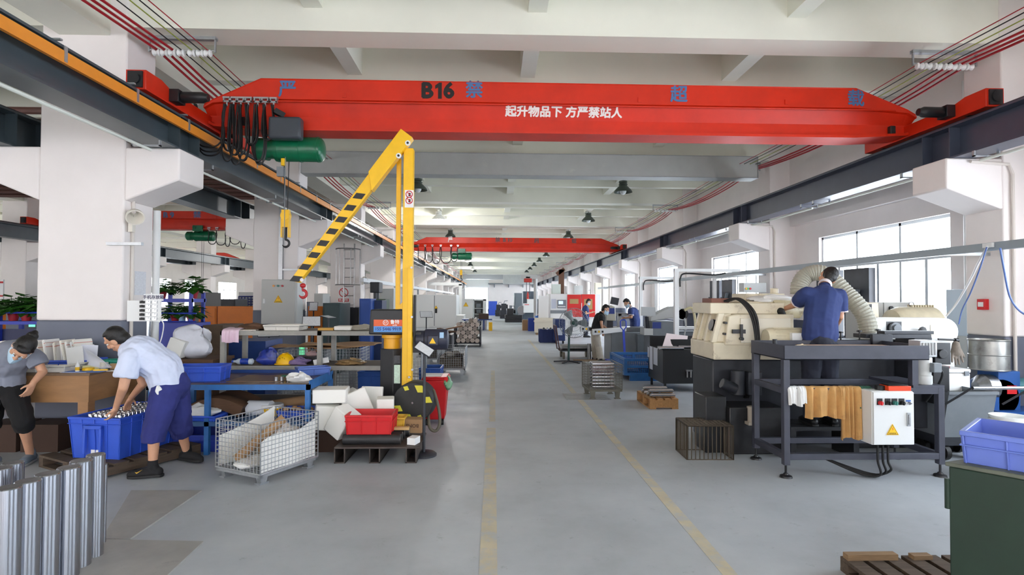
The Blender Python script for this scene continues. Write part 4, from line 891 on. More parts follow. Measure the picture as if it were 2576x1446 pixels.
mesh('screen', B().prism([(aY(2172, 798, 7.2).x, 1.52), (aY(2192, 798, 7.2).x, 1.51), (aY(2192, 768, 7.2).x, 1.66), (aY(2180, 768, 7.2).x, 1.66)], 7.19, 7.2, 'y'), BLACK, t, w=True)
mesh('support', B().box(aY(2185, 800, 7.2).x, aY(2200, 800, 7.2).x, 7.22, 7.3, 1.15, 1.5), CAST, t, w=True)
# --- ribbed ventilation hose over the machine
hp_ = smooth_pts([aY(2010, 740, 7.0), aY(2012, 715, 7.0), aY(2030, 692, 7.0), aY(2062, 686, 6.95), aY(2092, 702, 6.9), aY(2125, 735, 6.8), aY(2155, 765, 6.7), aY(2178, 800, 6.65), aY(2186, 838, 6.62)], 16)
hbm = B(); rr2 = [.105 if i % 3 == 0 else .097 for i in range(len(hp_))]; hbm.tube(hp_, rr2, 20)
single('vent_hose', 'fat grey ribbed ventilation hose arching over the cream machine', 'hose', hbm, M('hose grey plastic', (172, 170, 156), .45, var=.08), smooth=0)
hp_ = smooth_pts([(aY(2255, 930, 6.5).x, 6.4, .75), (aY(2282, 925, 6.4).x, 6.3, .82), (aY(2300, 945, 6.4).x, 6.35, .66)], 10)
single('vent_hose', 'short silver corrugated hose behind the gear motor', 'hose', B().tube(hp_, [.06 if i % 2 else .052 for i in range(len(hp_))], 14), GALV, smooth=0)
# --- gear motor on the frame's right end
q = aY(2322, 985, y0 + .08); gz0 = .885; sx_ = q.x
t = thing('gear_motor', 'grey gear motor standing upright on the right end of the dark frame', 'motor', (sx_, y0 + .08, gz0))
b = B().lathe([(.075, 0), (.08, .05), (.08, .3), (.07, .33), (.07, .6), (.078, .65), (.078, .95), (.07, 1)], (sx_, y0 + .08, gz0), (sx_, y0 + .08, gz0 + .27), 24)
mesh('motor_body', b, LIGHTG, t, w=True); mesh('terminal_box', B().bx((sx_ + .05, y0 - .02, gz0 + .17), (.08, .06, .09)), MIDG, t, w=True, bev=.006)
gb = B().bx((sx_, y0 + .08, gz0 + .35), (.17, .16, .16))
for i in range(5): gb.bx((sx_ - .06 + i * .03, y0 - .005, gz0 + .35), (.012, .02, .12))
mesh('gear_box', gb, M('silver cast alloy', (190, 192, 194), .4, .4), t, w=True, bev=.006)
mesh('power_cable', B().tube(smooth_pts([(sx_ + .09, y0 - .02, gz0 + .16), (sx_ + .15, y0 + .02, gz0 + .1), (sx_ + .16, y0 + .1, gz0 - .03), (sx_ + .12, y0 + .2, gz0 - .2)]), .01, 8), CABLE, t, w=True)
# --- glove hung on the lever, white cooler, drum blower, hopper cart, buckets
q = aY(2405, 866, 6.66); b = B().cap2(q, q - V((0, 0, .09)), .04, .055)
for i, L in enumerate((.12, .15, .15, .12)): b.cap2(q + V((-.045 + i * .03, 0, -.09)), q + V((-.06 + i * .045, -.01, -.09 - L)), .017, .012, 10)
b.cap2(q + V((.05, 0, -.06)), q + V((.1, 0, -.15)), .016, .012, 10)
single('work_glove', 'grey work glove hung fingers down from the machine lever', 'glove', b, M('soiled glove', (132, 122, 112), .9, var=.25, scale=14), remesh=.007, smoothit=2, smooth=0)
qa, qb = aY(2352, 985, 6.25), aY(2441, 928, 6.25)
t = thing('cooler_box', 'white hinged cooler box behind the gear motor', 'box', ((qa.x + qb.x) / 2, 6.4, qa.z))
mesh('body', B().box(qa.x, qb.x, 6.25, 6.6, qa.z, qb.z - .05), WHITEP, t, w=True, bev=.012); mesh('lid', B().box(qa.x - .005, qb.x + .005, 6.245, 6.605, qb.z - .045, qb.z), WHITEP, t, w=True, bev=.012)
parts('latch', [B().bx((x_, 6.24, qb.z - .05), (.05, .012, .05)) for x_ in (qa.x + .07, qb.x - .05)], MIDG, t)
single('steel_stand', 'dark steel stand under the white cooler box', 'stand', B().box(qa.x, qb.x, 6.27, 6.6, 0, qa.z), CAST)
single('plastic_tray', 'dark red flat tray lying on the white cooler box', 'tray', B().box(qa.x + .02, qa.x + .22, 6.3, 6.5, qb.z, qb.z + .025), M('maroon plastic', (120, 40, 46), .5))
qd = aY(2488, 930, 6.75); rd = .2
t = thing('dust_collector', 'blue blower unit under the bare steel drum beside the right pillar', 'blower', (qd.x, 6.75, 0))
mesh('blower_housing', B().box(qd.x - .02, qd.x + .25, 6.6, 6.9, .38, qd.z).cyl((qd.x + .02, 6.6, .55), (qd.x + .02, 6.9, .55), .22, n=28), M('blue machine enamel', (38, 84, 150), .4), t, w=True, bev=.006)
mesh('motor', B().lathe([(.05, 0), (.1, .1), (.1, .9), (.06, 1)], (qd.x + .25, 6.75, qd.z - .2), (qd.x + .5, 6.75, qd.z - .2), 20), M('teal motor', (70, 124, 130), .45), t, w=True)
mesh('inlet', B().lathe([(.06, 0), (.15, .4), (.15, 1)], (qd.x - .22, 6.7, qd.z - .2), (qd.x - .02, 6.7, qd.z - .2), 20), STEEL, t, w=True)
mesh('base_frame', B().box(qd.x - .1, qd.x + .6, 6.5, 6.95, .34, .40).box(qd.x - .1, qd.x - .04, 6.5, 6.56, 0, .34).box(qd.x + .54, qd.x + .6, 6.5, 6.56, 0, .34).box(qd.x - .1, qd.x - .04, 6.89, 6.95, 0, .34).box(qd.x + .54, qd.x + .6, 6.89, 6.95, 0, .34), M('blue machine enamel', (38, 84, 150)), t, w=True)
mesh('label_plate', B().bx((qd.x + .14, 6.595, qd.z - .22), (.12, .006, .1)), SIGNR, t, w=True)
zd1 = aY(2488, 853, 6.75).z
t = thing('steel_drum', 'bare steel drum with streaky sides standing on the blue blower', 'drum', (qd.x, 6.75, qd.z))
mesh('drum', B().lathe([(.0, 0), (rd, 0), (rd + .008, .02), (rd, .05), (rd, .48), (rd + .006, .5), (rd, .52), (rd, .95), (rd + .01, .98), (rd + .006, 1.0), (rd - .01, 1.0), (rd - .012, .9), (0, .9)], (qd.x, 6.75, qd.z), (qd.x, 6.75, zd1), 36, cap=False), M('streaky steel', (158, 158, 154), .35, .7, var=.2, scale=6, dirt=(70, 66, 60), dscale=5, dthr=.55), t, w=True)
ha, hb_ = aY(2378, 1000, 5.85), aY(2498, 1000, 5.85)
t = thing('hopper_cart', 'dark grey steel hopper cart with a tubular push handle', 'cart', ((ha.x + hb_.x) / 2, 6, 0))
mesh('hopper', B().add([(ha.x, 5.9, .25), (hb_.x, 5.9, .25), (hb_.x, 6.3, .25), (ha.x, 6.3, .25), (ha.x, 5.8, .74), (hb_.x, 5.8, .74), (hb_.x, 6.5, .74), (ha.x, 6.5, .74)], [(0, 3, 2, 1), (0, 1, 5, 4), (1, 2, 6, 5), (2, 3, 7, 6), (3, 0, 4, 7)]).box(ha.x - .01, hb_.x + .01, 5.785, 5.81, .72, .75), MIDG, t, w=True)
mesh('push_handle', B().cyl((ha.x + .08, 5.6, .82), (hb_.x + .22, 5.6, .82), .018, n=12), STEEL, t, w=True)
parts('handle_arm', [B().bar((x_, 5.62, .82), (x_ - .14, 5.8, .62), .05, .02) for x_ in (ha.x + .1, hb_.x + .2)], CAST, t)
mesh('underframe', B().box(ha.x, hb_.x, 5.9, 6.3, .16, .25), CAST, t, w=True)
parts('wheel', [B().cyl((x_ - .025, y_, .08), (x_ + .025, y_, .08), .08, n=18) for x_ in (ha.x + .06, hb_.x - .06) for y_ in (5.95, 6.25)], RUBBER, t)
q = aY(2540, 1050, 5.35); zt_ = q.z + .02
for i in range(4):
    z = zt_ - .06 - .16 + (i - 3) * .035
    single('plastic_bucket', ['undermost', 'second', 'third', 'topmost'][i] + ' of the nested white plastic buckets behind the blue crate', 'bucket', B().lathe([(0, 0), (.125, 0), (.15, .92), (.162, .92), (.162, 1), (.146, 1), (.12, .04), (0, .04)], (q.x, q.y, z), (q.x, q.y, z + .22), 32, cap=False), M('white bucket plastic', (236, 238, 236), .4), 'nested white buckets')
single('steel_stand', 'dark low stand carrying the nested white buckets', 'stand', B().box(q.x - .18, q.x + .18, q.y - .18, q.y + .18, 0, zt_ - .06 - .16 - .105), CAST)
# --- green cabinet and blue crate at the camera
gzt = aY(2392, 1158, 2.62).z; ga = fl(2386, 1161, gzt); gb = fl(2576, 1194, gzt); gd = (gb - ga).normalized(); gn = V((-gd.y, gd.x, 0)); gr = math.atan2(gd.y, gd.x)
t = thing('steel_cabinet', 'dark green steel cabinet at the right edge of the photo nearest the camera', 'cabinet', ga + gd * .5 + gn * .25 - V((0, 0, gzt)))
GRN = M('dark green hammered paint', (22, 46, 32), .5, var=.15, scale=5, dirt=(40, 50, 40), dscale=3, dthr=.6)
gq = lambda a, b: tuple((ga + gd * a + gn * b)[:2])
mesh('body', B().prism([gq(0, 0), gq(1.1, 0), gq(1.1, .55), gq(.22, .55)], 0, gzt - .02, 'z'), GRN, t, w=True, bev=.006)
mesh('top', B().prism([gq(-.012, -.012), gq(1.11, -.012), gq(1.11, .56), gq(.21, .56)], gzt - .02, gzt, 'z'), M('worn grey green top', (96, 100, 88), .6, var=.2), t, w=True, bev=.004)
hp0 = ga + gn * .005 - gd * .006; mesh('hinge', B().cyl((hp0.x, hp0.y, gzt - .22), (hp0.x, hp0.y, gzt - .08), .012, n=10), GRN, t, w=True)
o = ga + gd * .36 + gn * .24
cr = crate('plastic_crate', 'translucent blue plastic crate with black scrawl on the green cabinet', 'crate', o, gr, .62, .42, .15, M('faded blue plastic', (104, 124, 206), .35, var=.05), fl_=.01)
lx = gd; ly = gn
mesh('lettering', B().text('CJR', .085, V((-.01, -.222, .066)), (1, 0, 0), (0, 0, 1), off=.003, dep=.001), M('black scrawl', (30, 30, 52), .6), cr)
o2 = o + lx * .1 + ly * .02
single('paper_pad', 'white and green printed packet sticking up in the blue crate', 'packet', B().mat(0).box(o2.x - .1, o2.x + .1, o2.y - .004, o2.y + .004, o.z + .02, o.z + .19, Rz(.3) @ Rx(-.6)).mat(1).box(o2.x - .1, o2.x + .1, o2.y - .006, o2.y - .0045, o.z + .13, o.z + .19, Rz(.3) @ Rx(-.6), (o2.x, o2.y, o.z + .105)), [PAPER, M('green print', (40, 140, 90), .5)])
# pallet at the bottom edge
q = V((2.42, 3.26, 0)); t = wood_pallet('wooden_pallet', 'worn wooden pallet at the bottom edge of the photo below the green cabinet', (q.x + .15, q.y + .05, 0), .0, .75, .44, .09, DWOOD, 6)
parts('corner_block', [B().box(q.x - .22, q.x + .1, q.y + .2, q.y + .25, .09, .125), B().box(q.x + .2, q.x + .32, q.y + .2, q.y + .25, .09, .115)], WOOD, t)
# --- wire basket on the floor by the machine
q = fl(1790, 1158); hw = .245
t = thing('wire_basket', 'upturned rusty mesh basket on the floor before the grinding machine', 'basket', (q.x, q.y + .22, 0), -.03)
for a, u, v_, n1, n2 in (((-hw, -.2, 0), (2 * hw, 0, 0), (0, 0, .36), 11, 1), ((-hw, .2, 0), (2 * hw, 0, 0), (0, 0, .36), 11, 1), ((-hw, -.2, 0), (0, .4, 0), (0, 0, .36), 9, 1), ((hw, -.2, 0), (0, .4, 0), (0, 0, .36), 9, 1), ((-hw, -.2, .36), (2 * hw, 0, 0), (0, .4, 0), 11, 9)):
    mesh('wire_side', wire_panel(a, u, v_, n1, n2, .006, .009), M('rusty wire', (92, 82, 70), .5, .5), t)
# --- overhead conduit rail along the window side with drops
t = thing('busbar_rail', 'long grey conduit rail running past the windows above the machines', 'rail', (5.58, 10, 2.28))
mesh('rail', B().box(5.55, 5.61, 3.0, 30, 2.27, 2.36), M('rail grey', (150, 160, 166), .4, .2), t, w=True)
parts('hanger', [B().box(5.61, 6.39, y, y + .03, 2.29, 2.33) for y in (7.05, 13.05, 19.05, 25.05)], GALV, t)
mesh('socket', B().bx(aX(2486, 617, 5.53), (.03, .12, .05)), WHITEP, t, w=True)
mesh('flex_cable', B().tube(smooth_pts([aX(2484, 620, 5.5), aX(2462, 660, 5.6), aX(2440, 705, 5.75), aX(2405, 765, 5.9), aX(2380, 795, 5.9)], 8), .012, 8), WHITEP, t, w=True)
BLW = M('blue wire', (96, 120, 178), .5)
mesh('flex_cable', B().tube(smooth_pts([aX(2482, 622, 5.48), aX(2465, 675, 5.6), aX(2442, 735, 5.75), aX(2420, 780, 5.85), aX(2412, 815, 5.9)], 8), .008, 8), BLW, t, w=True)
mesh('flex_cable', B().tube(smooth_pts([aX(2516, 624, 5.5), aX(2526, 680, 5.6), aX(2540, 745, 5.75), aX(2565, 782, 5.85), aX(2600, 800, 5.9)], 8), .010, 8), BLW, t, w=True)
# --- fittings on the window-side pillars and wall
q = aX(2420, 765, XR0 - .03); t = thing('fire_alarm_box', 'small red fire alarm box on the side of the nearest window-side pillar', 'alarm', (XR0, q.y + .06, q.z), 0)
mesh('housing', B().box(XR0 - .06, XR0, 7.08, 7.2, q.z - .07, q.z + .07), REDP, t, w=True, bev=.005); mesh('label_plate', B().box(XR0 - .063, XR0 - .06, 7.1, 7.18, q.z - .03, q.z + .03), PAPER, t, w=True)
t = thing('wall_cabinet', 'pale blue grey steel cabinet on the wall between nearest window and pillar', 'cabinet', (XW - .1, 7.9, 0))
mesh('body', B().box(XW - .22, XW - .02, 7.52, 8.25, .4, aX(2400, 728, XW - .2).z), M('pale blue grey enamel', (206, 220, 232), .45), t, w=True, bev=.008)
mesh('door', B().box(XW - .235, XW - .22, 7.6, 8.18, .5, 1.2), LIGHTG, t, w=True)
PIPE = M('cream conduit', (214, 206, 198), .5)
for i in range(6):
    y = 6.86 + 6 * i; r = ['nearest', 'second', 'third', 'fourth', 'fifth', 'sixth'][i]
    b = B().cyl((XR0 + .1, y - .03, .7), (XR0 + .1, y - .03, 3.3), .02, n=10).tube([(XR0 + .1, y - .03, 3.3), (XR0 + .05, y - .03, 3.42), (5.95, y - .03, 3.45)], .02, 8)
    single('conduit_pipe', 'cream conduit pipe down the front of the %s window-side pillar' % r, 'pipe', b, PIPE)
    b = B().cyl((XW - .17, y + 1.05, 0), (XW - .17, y + 1.05, 4.9), .045, n=12); single('drain_pipe', 'white drain pipe on the window wall just past the %s pillar' % r, 'pipe', b, WHITEP)
# --- platform for the worker
single('duckboard', 'dark slatted step platform the navy shirted worker stands on', 'platform', B().box(3.2, 3.95, 6.0, 6.16, .3, .34).box(3.2, 3.95, 6.17, 6.4, .3, .34).box(3.2, 3.26, 6.0, 6.4, 0, .3).box(3.89, 3.95, 6.0, 6.4, 0, .3), OILY)
NAVY = M('navy polo cloth', (44, 60, 112), .85, var=.1, scale=5); TRIM = M('white polo trim', (226, 216, 220), .8); DPANT = M('dark trousers', (40, 44, 58), .85, var=.08)
Yp = 6.12
def q_(px, py, dy=0): return aY(px, py, Yp + dy)
person('person in a navy polo with white trim, back turned, leaning over the cream machine',
       dict(pelvis=q_(2062, 862, -.02), waist=q_(2064, 812), chest=q_(2072, 752, .1), neck=q_(2077, 712, .16), head=q_(2083, 697, .24), ls=q_(2028, 738, .1), rs=q_(2112, 742, .1),
            le=q_(2003, 765, .32), lw=q_(1975, 776, .5), re=q_(2113, 795, .1), rw=q_(2104, 818, .3), lh=q_(2042, 872), rh=q_(2082, 872), lk=q_(2040, 960, .02), rk=q_(2086, 960, .02),
            la=(q_(2038, 1000).x, Yp - .02, .42), ra=(q_(2090, 1000).x, Yp - .02, .42), lt=(q_(2034, 1000).x, Yp + .3, .42), rt=(q_(2096, 1000).x, Yp + .3, .42)),
       (-.12, .9, -.42), NAVY, DPANT, (BLACK, RUBBER), 'short', shirt_trim=TRIM, sleeve=.8, build=1.02,
       hands=({'dir': (-.6, .7, -.1), 'normal': (0, -.2, -1), 'curl': .9, 'thumb': 1}, {'dir': (-.2, .7, -.6), 'normal': (-1, 0, 0), 'curl': .8}))
q = aY(1968, 783, 6.6); single('grip_sleeve', 'dark rubber grip sleeve held in the navy shirted worker hand', 'grip', B().cap2(q + V((-.02, 0, .0)), q + V((.03, .0, -.08)), .045, .03), RUBBER)
single('white_rag', 'crumpled white rag lying on top of the cream machine saddle', 'rag', crumple_b((gx(1940, 6.75), 6.78, gz(752, 6.75)), (.26, .12, .05), 61, amp=.4), CLOTHW)
# --- small pallet with steel rollers
pa, pb2, pc_ = fl(1641, 1029), fl(1705, 1029), fl(1598, 1006); rz = math.atan2(pb2.y - pa.y, pb2.x - pa.x)
t = wood_pallet('wooden_pallet', 'small wooden pallet carrying steel rollers near the black cabinet', ((pb2.x + pc_.x) / 2 + .02, (pa.y + pc_.y) / 2, 0), 0, pb2.x - pa.x + .05, pc_.y - pa.y, .16, M('raw pallet wood', (172, 130, 84), .75, var=.2, scale=5, stretch=(8, 1, 8)), 4)
lay = [(-.02, 0), (.13, 0), (.27, 0), (.42, 0), (.06, .06), (.34, .06)]
for i, (dy, dz) in enumerate(lay):
    y = pa.y + .12 + dy; x = pa.x + .03 - dy * .05
    o = single('steel_roller', '%s polished steel roller on the small wooden pallet' % ['nearest', 'second nearest', 'middle', 'farthest', 'upper front', 'upper rear'][i], 'roller', B().lathe([(.02, 0), (.02, .03), (.034, .035), (.034, .965), (.02, .97), (.02, 1)], (x - .04, y, .195 + dz), (x + .36, y, .195 + dz), 18), CHROME, 'rollers on the small pallet')
# --- black workshop cabinet with papers
pn = fl(1668, 987); pf = fl(1631, 966); zc = aY(1668, 880, pn.y).z
t = thing('workshop_cabinet', 'black steel cabinet with papers on its side and rollers lying on top', 'cabinet', (pn.x + .5, (pn.y + pf.y) / 2, 0))
xr = pn.x + 1.0
mesh('body', B().add([(pn.x, pn.y, .16), (xr, pn.y, .16), (xr, pf.y, .16), (pf.x, pf.y, .16), (pn.x, pn.y, zc), (xr, pn.y, zc), (xr, pf.y, zc), (pf.x, pf.y, zc)], [(0, 3, 2, 1), (4, 5, 6, 7), (0, 1, 5, 4), (1, 2, 6, 5), (2, 3, 7, 6), (3, 0, 4, 7)]), M('black cabinet paint', (24, 25, 28), .4), t, w=True, bev=.006)
parts('leg', [B().box(p.x, p.x + .04, p.y, p.y + .04, 0, .17) for p in (pn + V((.03, .03, 0)), V((xr - .06, pn.y + .03, 0)), pf + V((.03, -.08, 0)), V((xr - .06, pf.y - .08, 0)))], OILY, t)
parts('back_rail', [B().box(pf.x + .02, pf.x + .9, pf.y - .05, pf.y - .03, zc, zc + .2), B().box(pn.x + .2, xr, pn.y + .5, pn.y + .52, zc, zc + .16)], M('black cabinet paint', (24, 25, 28)), t)
ed = (pf - pn); ed.z = 0; L_ = ed.length; ed.normalize(); nrm_ = V((-ed.y, ed.x, 0))
for i, (a, wd, za, zb_) in enumerate(((.35, .28, .45, .78), (.68, .22, .33, .78), (.93, .12, .55, .75))):
    c0_ = pn + ed * L_ * a; b = B().add([c0_ + nrm_ * .004 + V((0, 0, za)), c0_ + ed * wd + nrm_ * .004 + V((0, 0, za)), c0_ + ed * wd + nrm_ * .004 + V((0, 0, zb_)), c0_ + nrm_ * .004 + V((0, 0, zb_)), c0_ + nrm_ * .001 + V((0, 0, za)), c0_ + ed * wd + nrm_ * .001 + V((0, 0, za)), c0_ + ed * wd + nrm_ * .001 + V((0, 0, zb_)), c0_ + nrm_ * .001 + V((0, 0, zb_))], [(0, 1, 2, 3), (7, 6, 5, 4), (0, 4, 5, 1), (1, 5, 6, 2), (2, 6, 7, 3), (3, 7, 4, 0)])
    mesh('posted_sheet', b, M('posted sheet', (196, 202, 216), .7), t, w=True)
q = V((pn.x + .12, pn.y + .25, zc)); single('paper_sheet', 'folded pinkish white sheet propped up on the black cabinet', 'paper', B().add([q + V(p) for p in ((0, .2, 0), (.5, .3, .0), (.55, .34, .22), (.1, .24, .28), (0, .215, 0), (.5, .315, .0), (.55, .355, .22), (.1, .255, .28))], [(0, 1, 2, 3), (7, 6, 5, 4), (0, 4, 5, 1), (1, 5, 6, 2), (2, 6, 7, 3), (3, 7, 4, 0)]), M('pinkish paper', (228, 212, 212), .8))
for i, (dx, dy, L) in enumerate(((.0, .05, .4), (.0, .14, .3), (.45, .3, .55))):
    single('steel_roller', 'long steel roller lying on the black cabinet, %s' % ['front one', 'second one behind the front one', 'rear one by the rail'][i], 'roller', B().cyl((pn.x + dx - .05, pn.y + dy, zc + .03), (pn.x + dx + L, pn.y + dy, zc + .03), .03, n=14), CHROME, 'rollers on the black cabinet')
mesh('air_valve', B().cyl((pn.x + .44, pn.y - .03, .4), (pn.x + .44, pn.y - .03, .28), .016, n=10).cyl((pn.x + .51, pn.y - .03, .4), (pn.x + .51, pn.y - .03, .28), .016, n=10).box(pn.x + .42, pn.x + .53, pn.y - .045, pn.y, .39, .42), STEEL, t, w=True)
# --- blue mesh crate and blue pallet truck
pn2, pl2 = fl(1573, 958), fl(1542, 936); zb2_ = aY(1573, 902, pn2.y).z; t = thing('mesh_crate', 'blue steel crate with expanded mesh sides by the black cabinet', 'crate', (pn2.x + .5, pn2.y + .8, 0))
X0, X1, Y0, Y1 = pn2.x, pn2.x + 1.05, pn2.y, pl2.y
b = B()
for x in (X0, (X0 + X1) / 2, X1):
    for y in (Y0, Y1): b.box(x - .03, x + .03, y - .03, y + .03, .12, zb2_)
for z in (.14, (.14 + zb2_) / 2, zb2_ - .02): b.box(X0, X1, Y0 - .025, Y0 + .025, z - .025, z + .025).box(X0, X1, Y1 - .025, Y1 + .025, z - .025, z + .025).box(X0 - .025, X0 + .025, Y0, Y1, z - .025, z + .025).box(X1 - .025, X1 + .025, Y0, Y1, z - .025, z + .025)
mesh('frame', b, BLUEF, t, w=True); parts('skid', [B().box(X0 + .1, X1, Y0 + .0, Y0 + .08, 0, .12), B().box(X0 + .1, X1, Y1 - .1, Y1, 0, .12)], BLUEF, t)
mesh('mesh_side', wire_panel((X0, Y0 + .01, .14), (X1 - X0, 0, 0), (0, 0, zb2_ - .16), 26, 9, .008).add([], []), BLUEF, t, w=True); mesh('mesh_side', wire_panel((X0 + .01, Y0, .14), (0, Y1 - Y0, 0), (0, 0, zb2_ - .16), 34, 9, .008), BLUEF, t, w=True)
mesh('mesh_side', wire_panel((X0, Y1 - .01, .14), (X1 - X0, 0, 0), (0, 0, zb2_ - .16), 26, 9, .008), BLUEF, t, w=True); mesh('floor_plate', B().box(X0, X1, Y0, Y1, .12, .14), NAVYC, t, w=True)
single('metal_parts', 'heap of small bright metal parts inside the blue mesh crate', 'parts', crumple_b((X0 + .5, Y0 + .8, .2), (.42, .7, .12), 4, amp=.2), M('mixed metal parts', (120, 92, 86), .4, .5, var=.5, scale=30))
q = aY(1572, 805, 13.75); t = thing('pallet_truck', 'blue pallet truck handle standing upright behind the blue mesh crate', 'pallet truck', (q.x, 13.75, 0))
BLU2 = M('pallet truck blue', (40, 70, 190), .4)
mesh('handle', B().bar((q.x, 13.75, .2), (q.x + .0, 13.9, q.z - .25), .05, .05).tube([(q.x, 13.9, q.z - .26), (q.x - .07, 13.92, q.z - .18), (q.x - .07, 13.93, q.z - .04), (q.x - .04, 13.94, q.z), (q.x + .04, 13.94, q.z), (q.x + .07, 13.93, q.z - .04), (q.x + .07, 13.92, q.z - .18)], .016, 8, True), BLU2, t, w=True)
mesh('fork', B().box(q.x - .26, q.x - .1, 13.8, 14.9, .08, .14).box(q.x + .1, q.x + .26, 13.8, 14.9, .08, .14).box(q.x - .26, q.x + .26, 13.75, 13.9, .08, .3), BLU2, t, w=True)
parts('wheel', [B().cyl((q.x - .06, 13.7, .09), (q.x + .06, 13.7, .09), .09, n=18), B().cyl((q.x - .2, 14.8, .045), (q.x - .14, 14.8, .045), .045, n=14), B().cyl((q.x + .14, 14.8, .045), (q.x + .2, 14.8, .045), .045, n=14)], RUBBER, t)
# --- wire cage of rollers
pn3 = fl(1487, 1004); pr3 = fl(1556, 1004); pl3 = fl(1468, 985); Wc = pr3.x - pn3.x + .1; Dc = .62; zc3 = aY(1520, 912, pn3.y + .3).z
DG = M('dull grey wire', (120, 118, 108), .5, .5)
wire_cage('wire_cage', 'grey wire cage holding a stack of steel rollers by the floor grating', (pn3.x + Wc / 2 - .05, pn3.y + Dc / 2 - .02, 0), .04, Wc, Dc, zc3 - .16, .16, .05, DG)
for j in range(8):
    for i in range(3):
        y = pn3.y + .09 + i * .14; z = .20 + j * .056
        single('steel_roller', 'steel roller stacked in the grey wire cage by the floor grating', 'roller', B().cyl((pn3.x + .04, y, z), (pn3.x + Wc - .16, y, z), .024, n=12), CHROME, 'rollers stacked in the grey wire cage')
# ================================================================ left side: packing area
# --- polished cylinders standing at the camera
SHAFT = M('brushed steel shaft', (178, 181, 190), .24, 1., var=.1, scale=3, stretch=(14, 14, .15))
_n = SHAFT.node_tree; _b = _n.nodes['Principled BSDF']; _t = _n.nodes.new('ShaderNodeTangent'); _t.direction_type = 'RADIAL'; _t.axis = 'Z'
_n.links.new(_t.outputs[0], _b.inputs['Tangent']); _b.inputs['Anisotropic'].default_value = .9; _b.inputs['Anisotropic Rotation'].default_value = .25
SHTOP = M('turned steel end', (120, 118, 120), .5, .7, var=.15, scale=20)
def shaft(px, py_top, ztop, r, lab, hole=False, grp='polished steel cylinders standing at the camera'):
    d = _ray(px, py_top); t_ = (ztop - H) / d.z; x, y = d.x * t_, d.y * t_
    t = thing('steel_cylinder', lab, 'cylinder', (x, y, 0), 0, grp)
    mesh('shaft', B().lathe([(r - .004, 0), (r, .006), (r, .994), (r - .004, 1)], (0, 0, 0), (0, 0, ztop), 40), SHAFT, t)
    mesh('end_face', B().lathe([(r - .005, 0), (r - .006, .001)], (0, 0, ztop), (0, 0, ztop + .002), 40).cyl((0, 0, ztop + .001), (0, 0, ztop + .0025), .006, n=12), SHTOP, t)
    if hole: mesh('cross_hole', B().cyl((.0, -r - .002, ztop - .12), (.0, -r + .02, ztop - .12), .022, n=20), BLACK, t)
    return t
zc_ = .67
for i, (px, py, r) in enumerate(((22, 1225, .062), (71, 1208, .062), (121, 1190, .064), (174, 1174, .062), (205, 1157, .062), (241, 1142, .054))):
    shaft(px, py, zc_, r, 'polished steel cylinder in the front row, %s' % ['first from the left edge of the photo', 'second from the left edge', 'third from the left edge', 'third from the blue tub end', 'second from the blue tub end', 'last and nearest the blue tub'][i])
shaft(4, 1176, zc_, .056, 'polished steel cylinder cut by the left photo edge, in the back row')
shaft(33, 1163, zc_, .056, 'polished steel cylinder with a dark cross hole near its top, in the back row', True)
shaft(262, 1166, .55, .02, 'thin polished steel bar standing behind the last cylinder by the blue tub')
# --- blue tub on a pallet
zp = .12; n0 = fl(300, 1159, zp); l0 = fl(172, 1153, zp); r0 = fl(414, 1107, zp)
u_ = (l0 - n0); Ls = u_.length; u_.normalize(); v_ = V((u_.y, -u_.x, 0)); 
if v_.y < 0: v_ = -v_
Ll = .84; ctr = n0 + u_ * Ls / 2 + v_ * Ll / 2; rz = math.atan2(v_.y, v_.x)
tub = mesh('plastic_tub', crate_b(Ll, Ls, .41, .008, fl_=.03), BLUEC, bev=.004); tub.location = ctr; tub.rotation_euler = (0, 0, rz); props(tub, 'large bright blue plastic tub on a pallet, full of short cylinders', 'tub')
mesh('handle', B().box(-Ll / 2 - .03, -Ll / 2 + .0, -.1, -.075, .06, .33).box(-Ll / 2 - .03, -Ll / 2 + .0, .075, .1, .06, .33).box(-Ll / 2 - .03, -Ll / 2, -.1, .1, .3, .335), BLUEC, tub, bev=.004)
mesh('label_sticker', B().box(-Ll / 2 + .018, -Ll / 2 + .021, -.05, .05, .0, .09), PAPER, tub)
mesh('false_floor', B().box(-Ll / 2 + .035, Ll / 2 - .035, -Ls / 2 + .035, Ls / 2 - .035, .28, .3), CARD, tub)
Rt = Rz(rz); src = None
for i in range(13):
    for j in range(7):
        p = ctr + Rt @ V((-.30 + i * .052 + (j % 2) * .012, -.17 + j * .055, .301 + random.uniform(0, .008)))
        if src is None:
            src = thing('short_cylinder', 'short bright steel cylinder standing among its like in the blue tub', 'cylinder', p, 0, 'short cylinders in the blue tub')
            mesh('barrel', B().lathe([(.019, 0), (.021, .03), (.021, .97), (.019, 1)], (0, 0, 0), (0, 0, .115), 14), CHROME, src)
            mesh('bore', B().cyl((0, 0, .115), (0, 0, .1155), .012, n=12), BLACK, src)
        else: dup(src, p)
pc = ctr + V((-.1, .0, 0)); wood_pallet('wooden_pallet', 'dirty wooden pallet under the blue tub beside the stooping man', (pc.x + .06, pc.y - .02, 0), rz - .35, 1.05, 1.0, .12, DWOOD, 6)
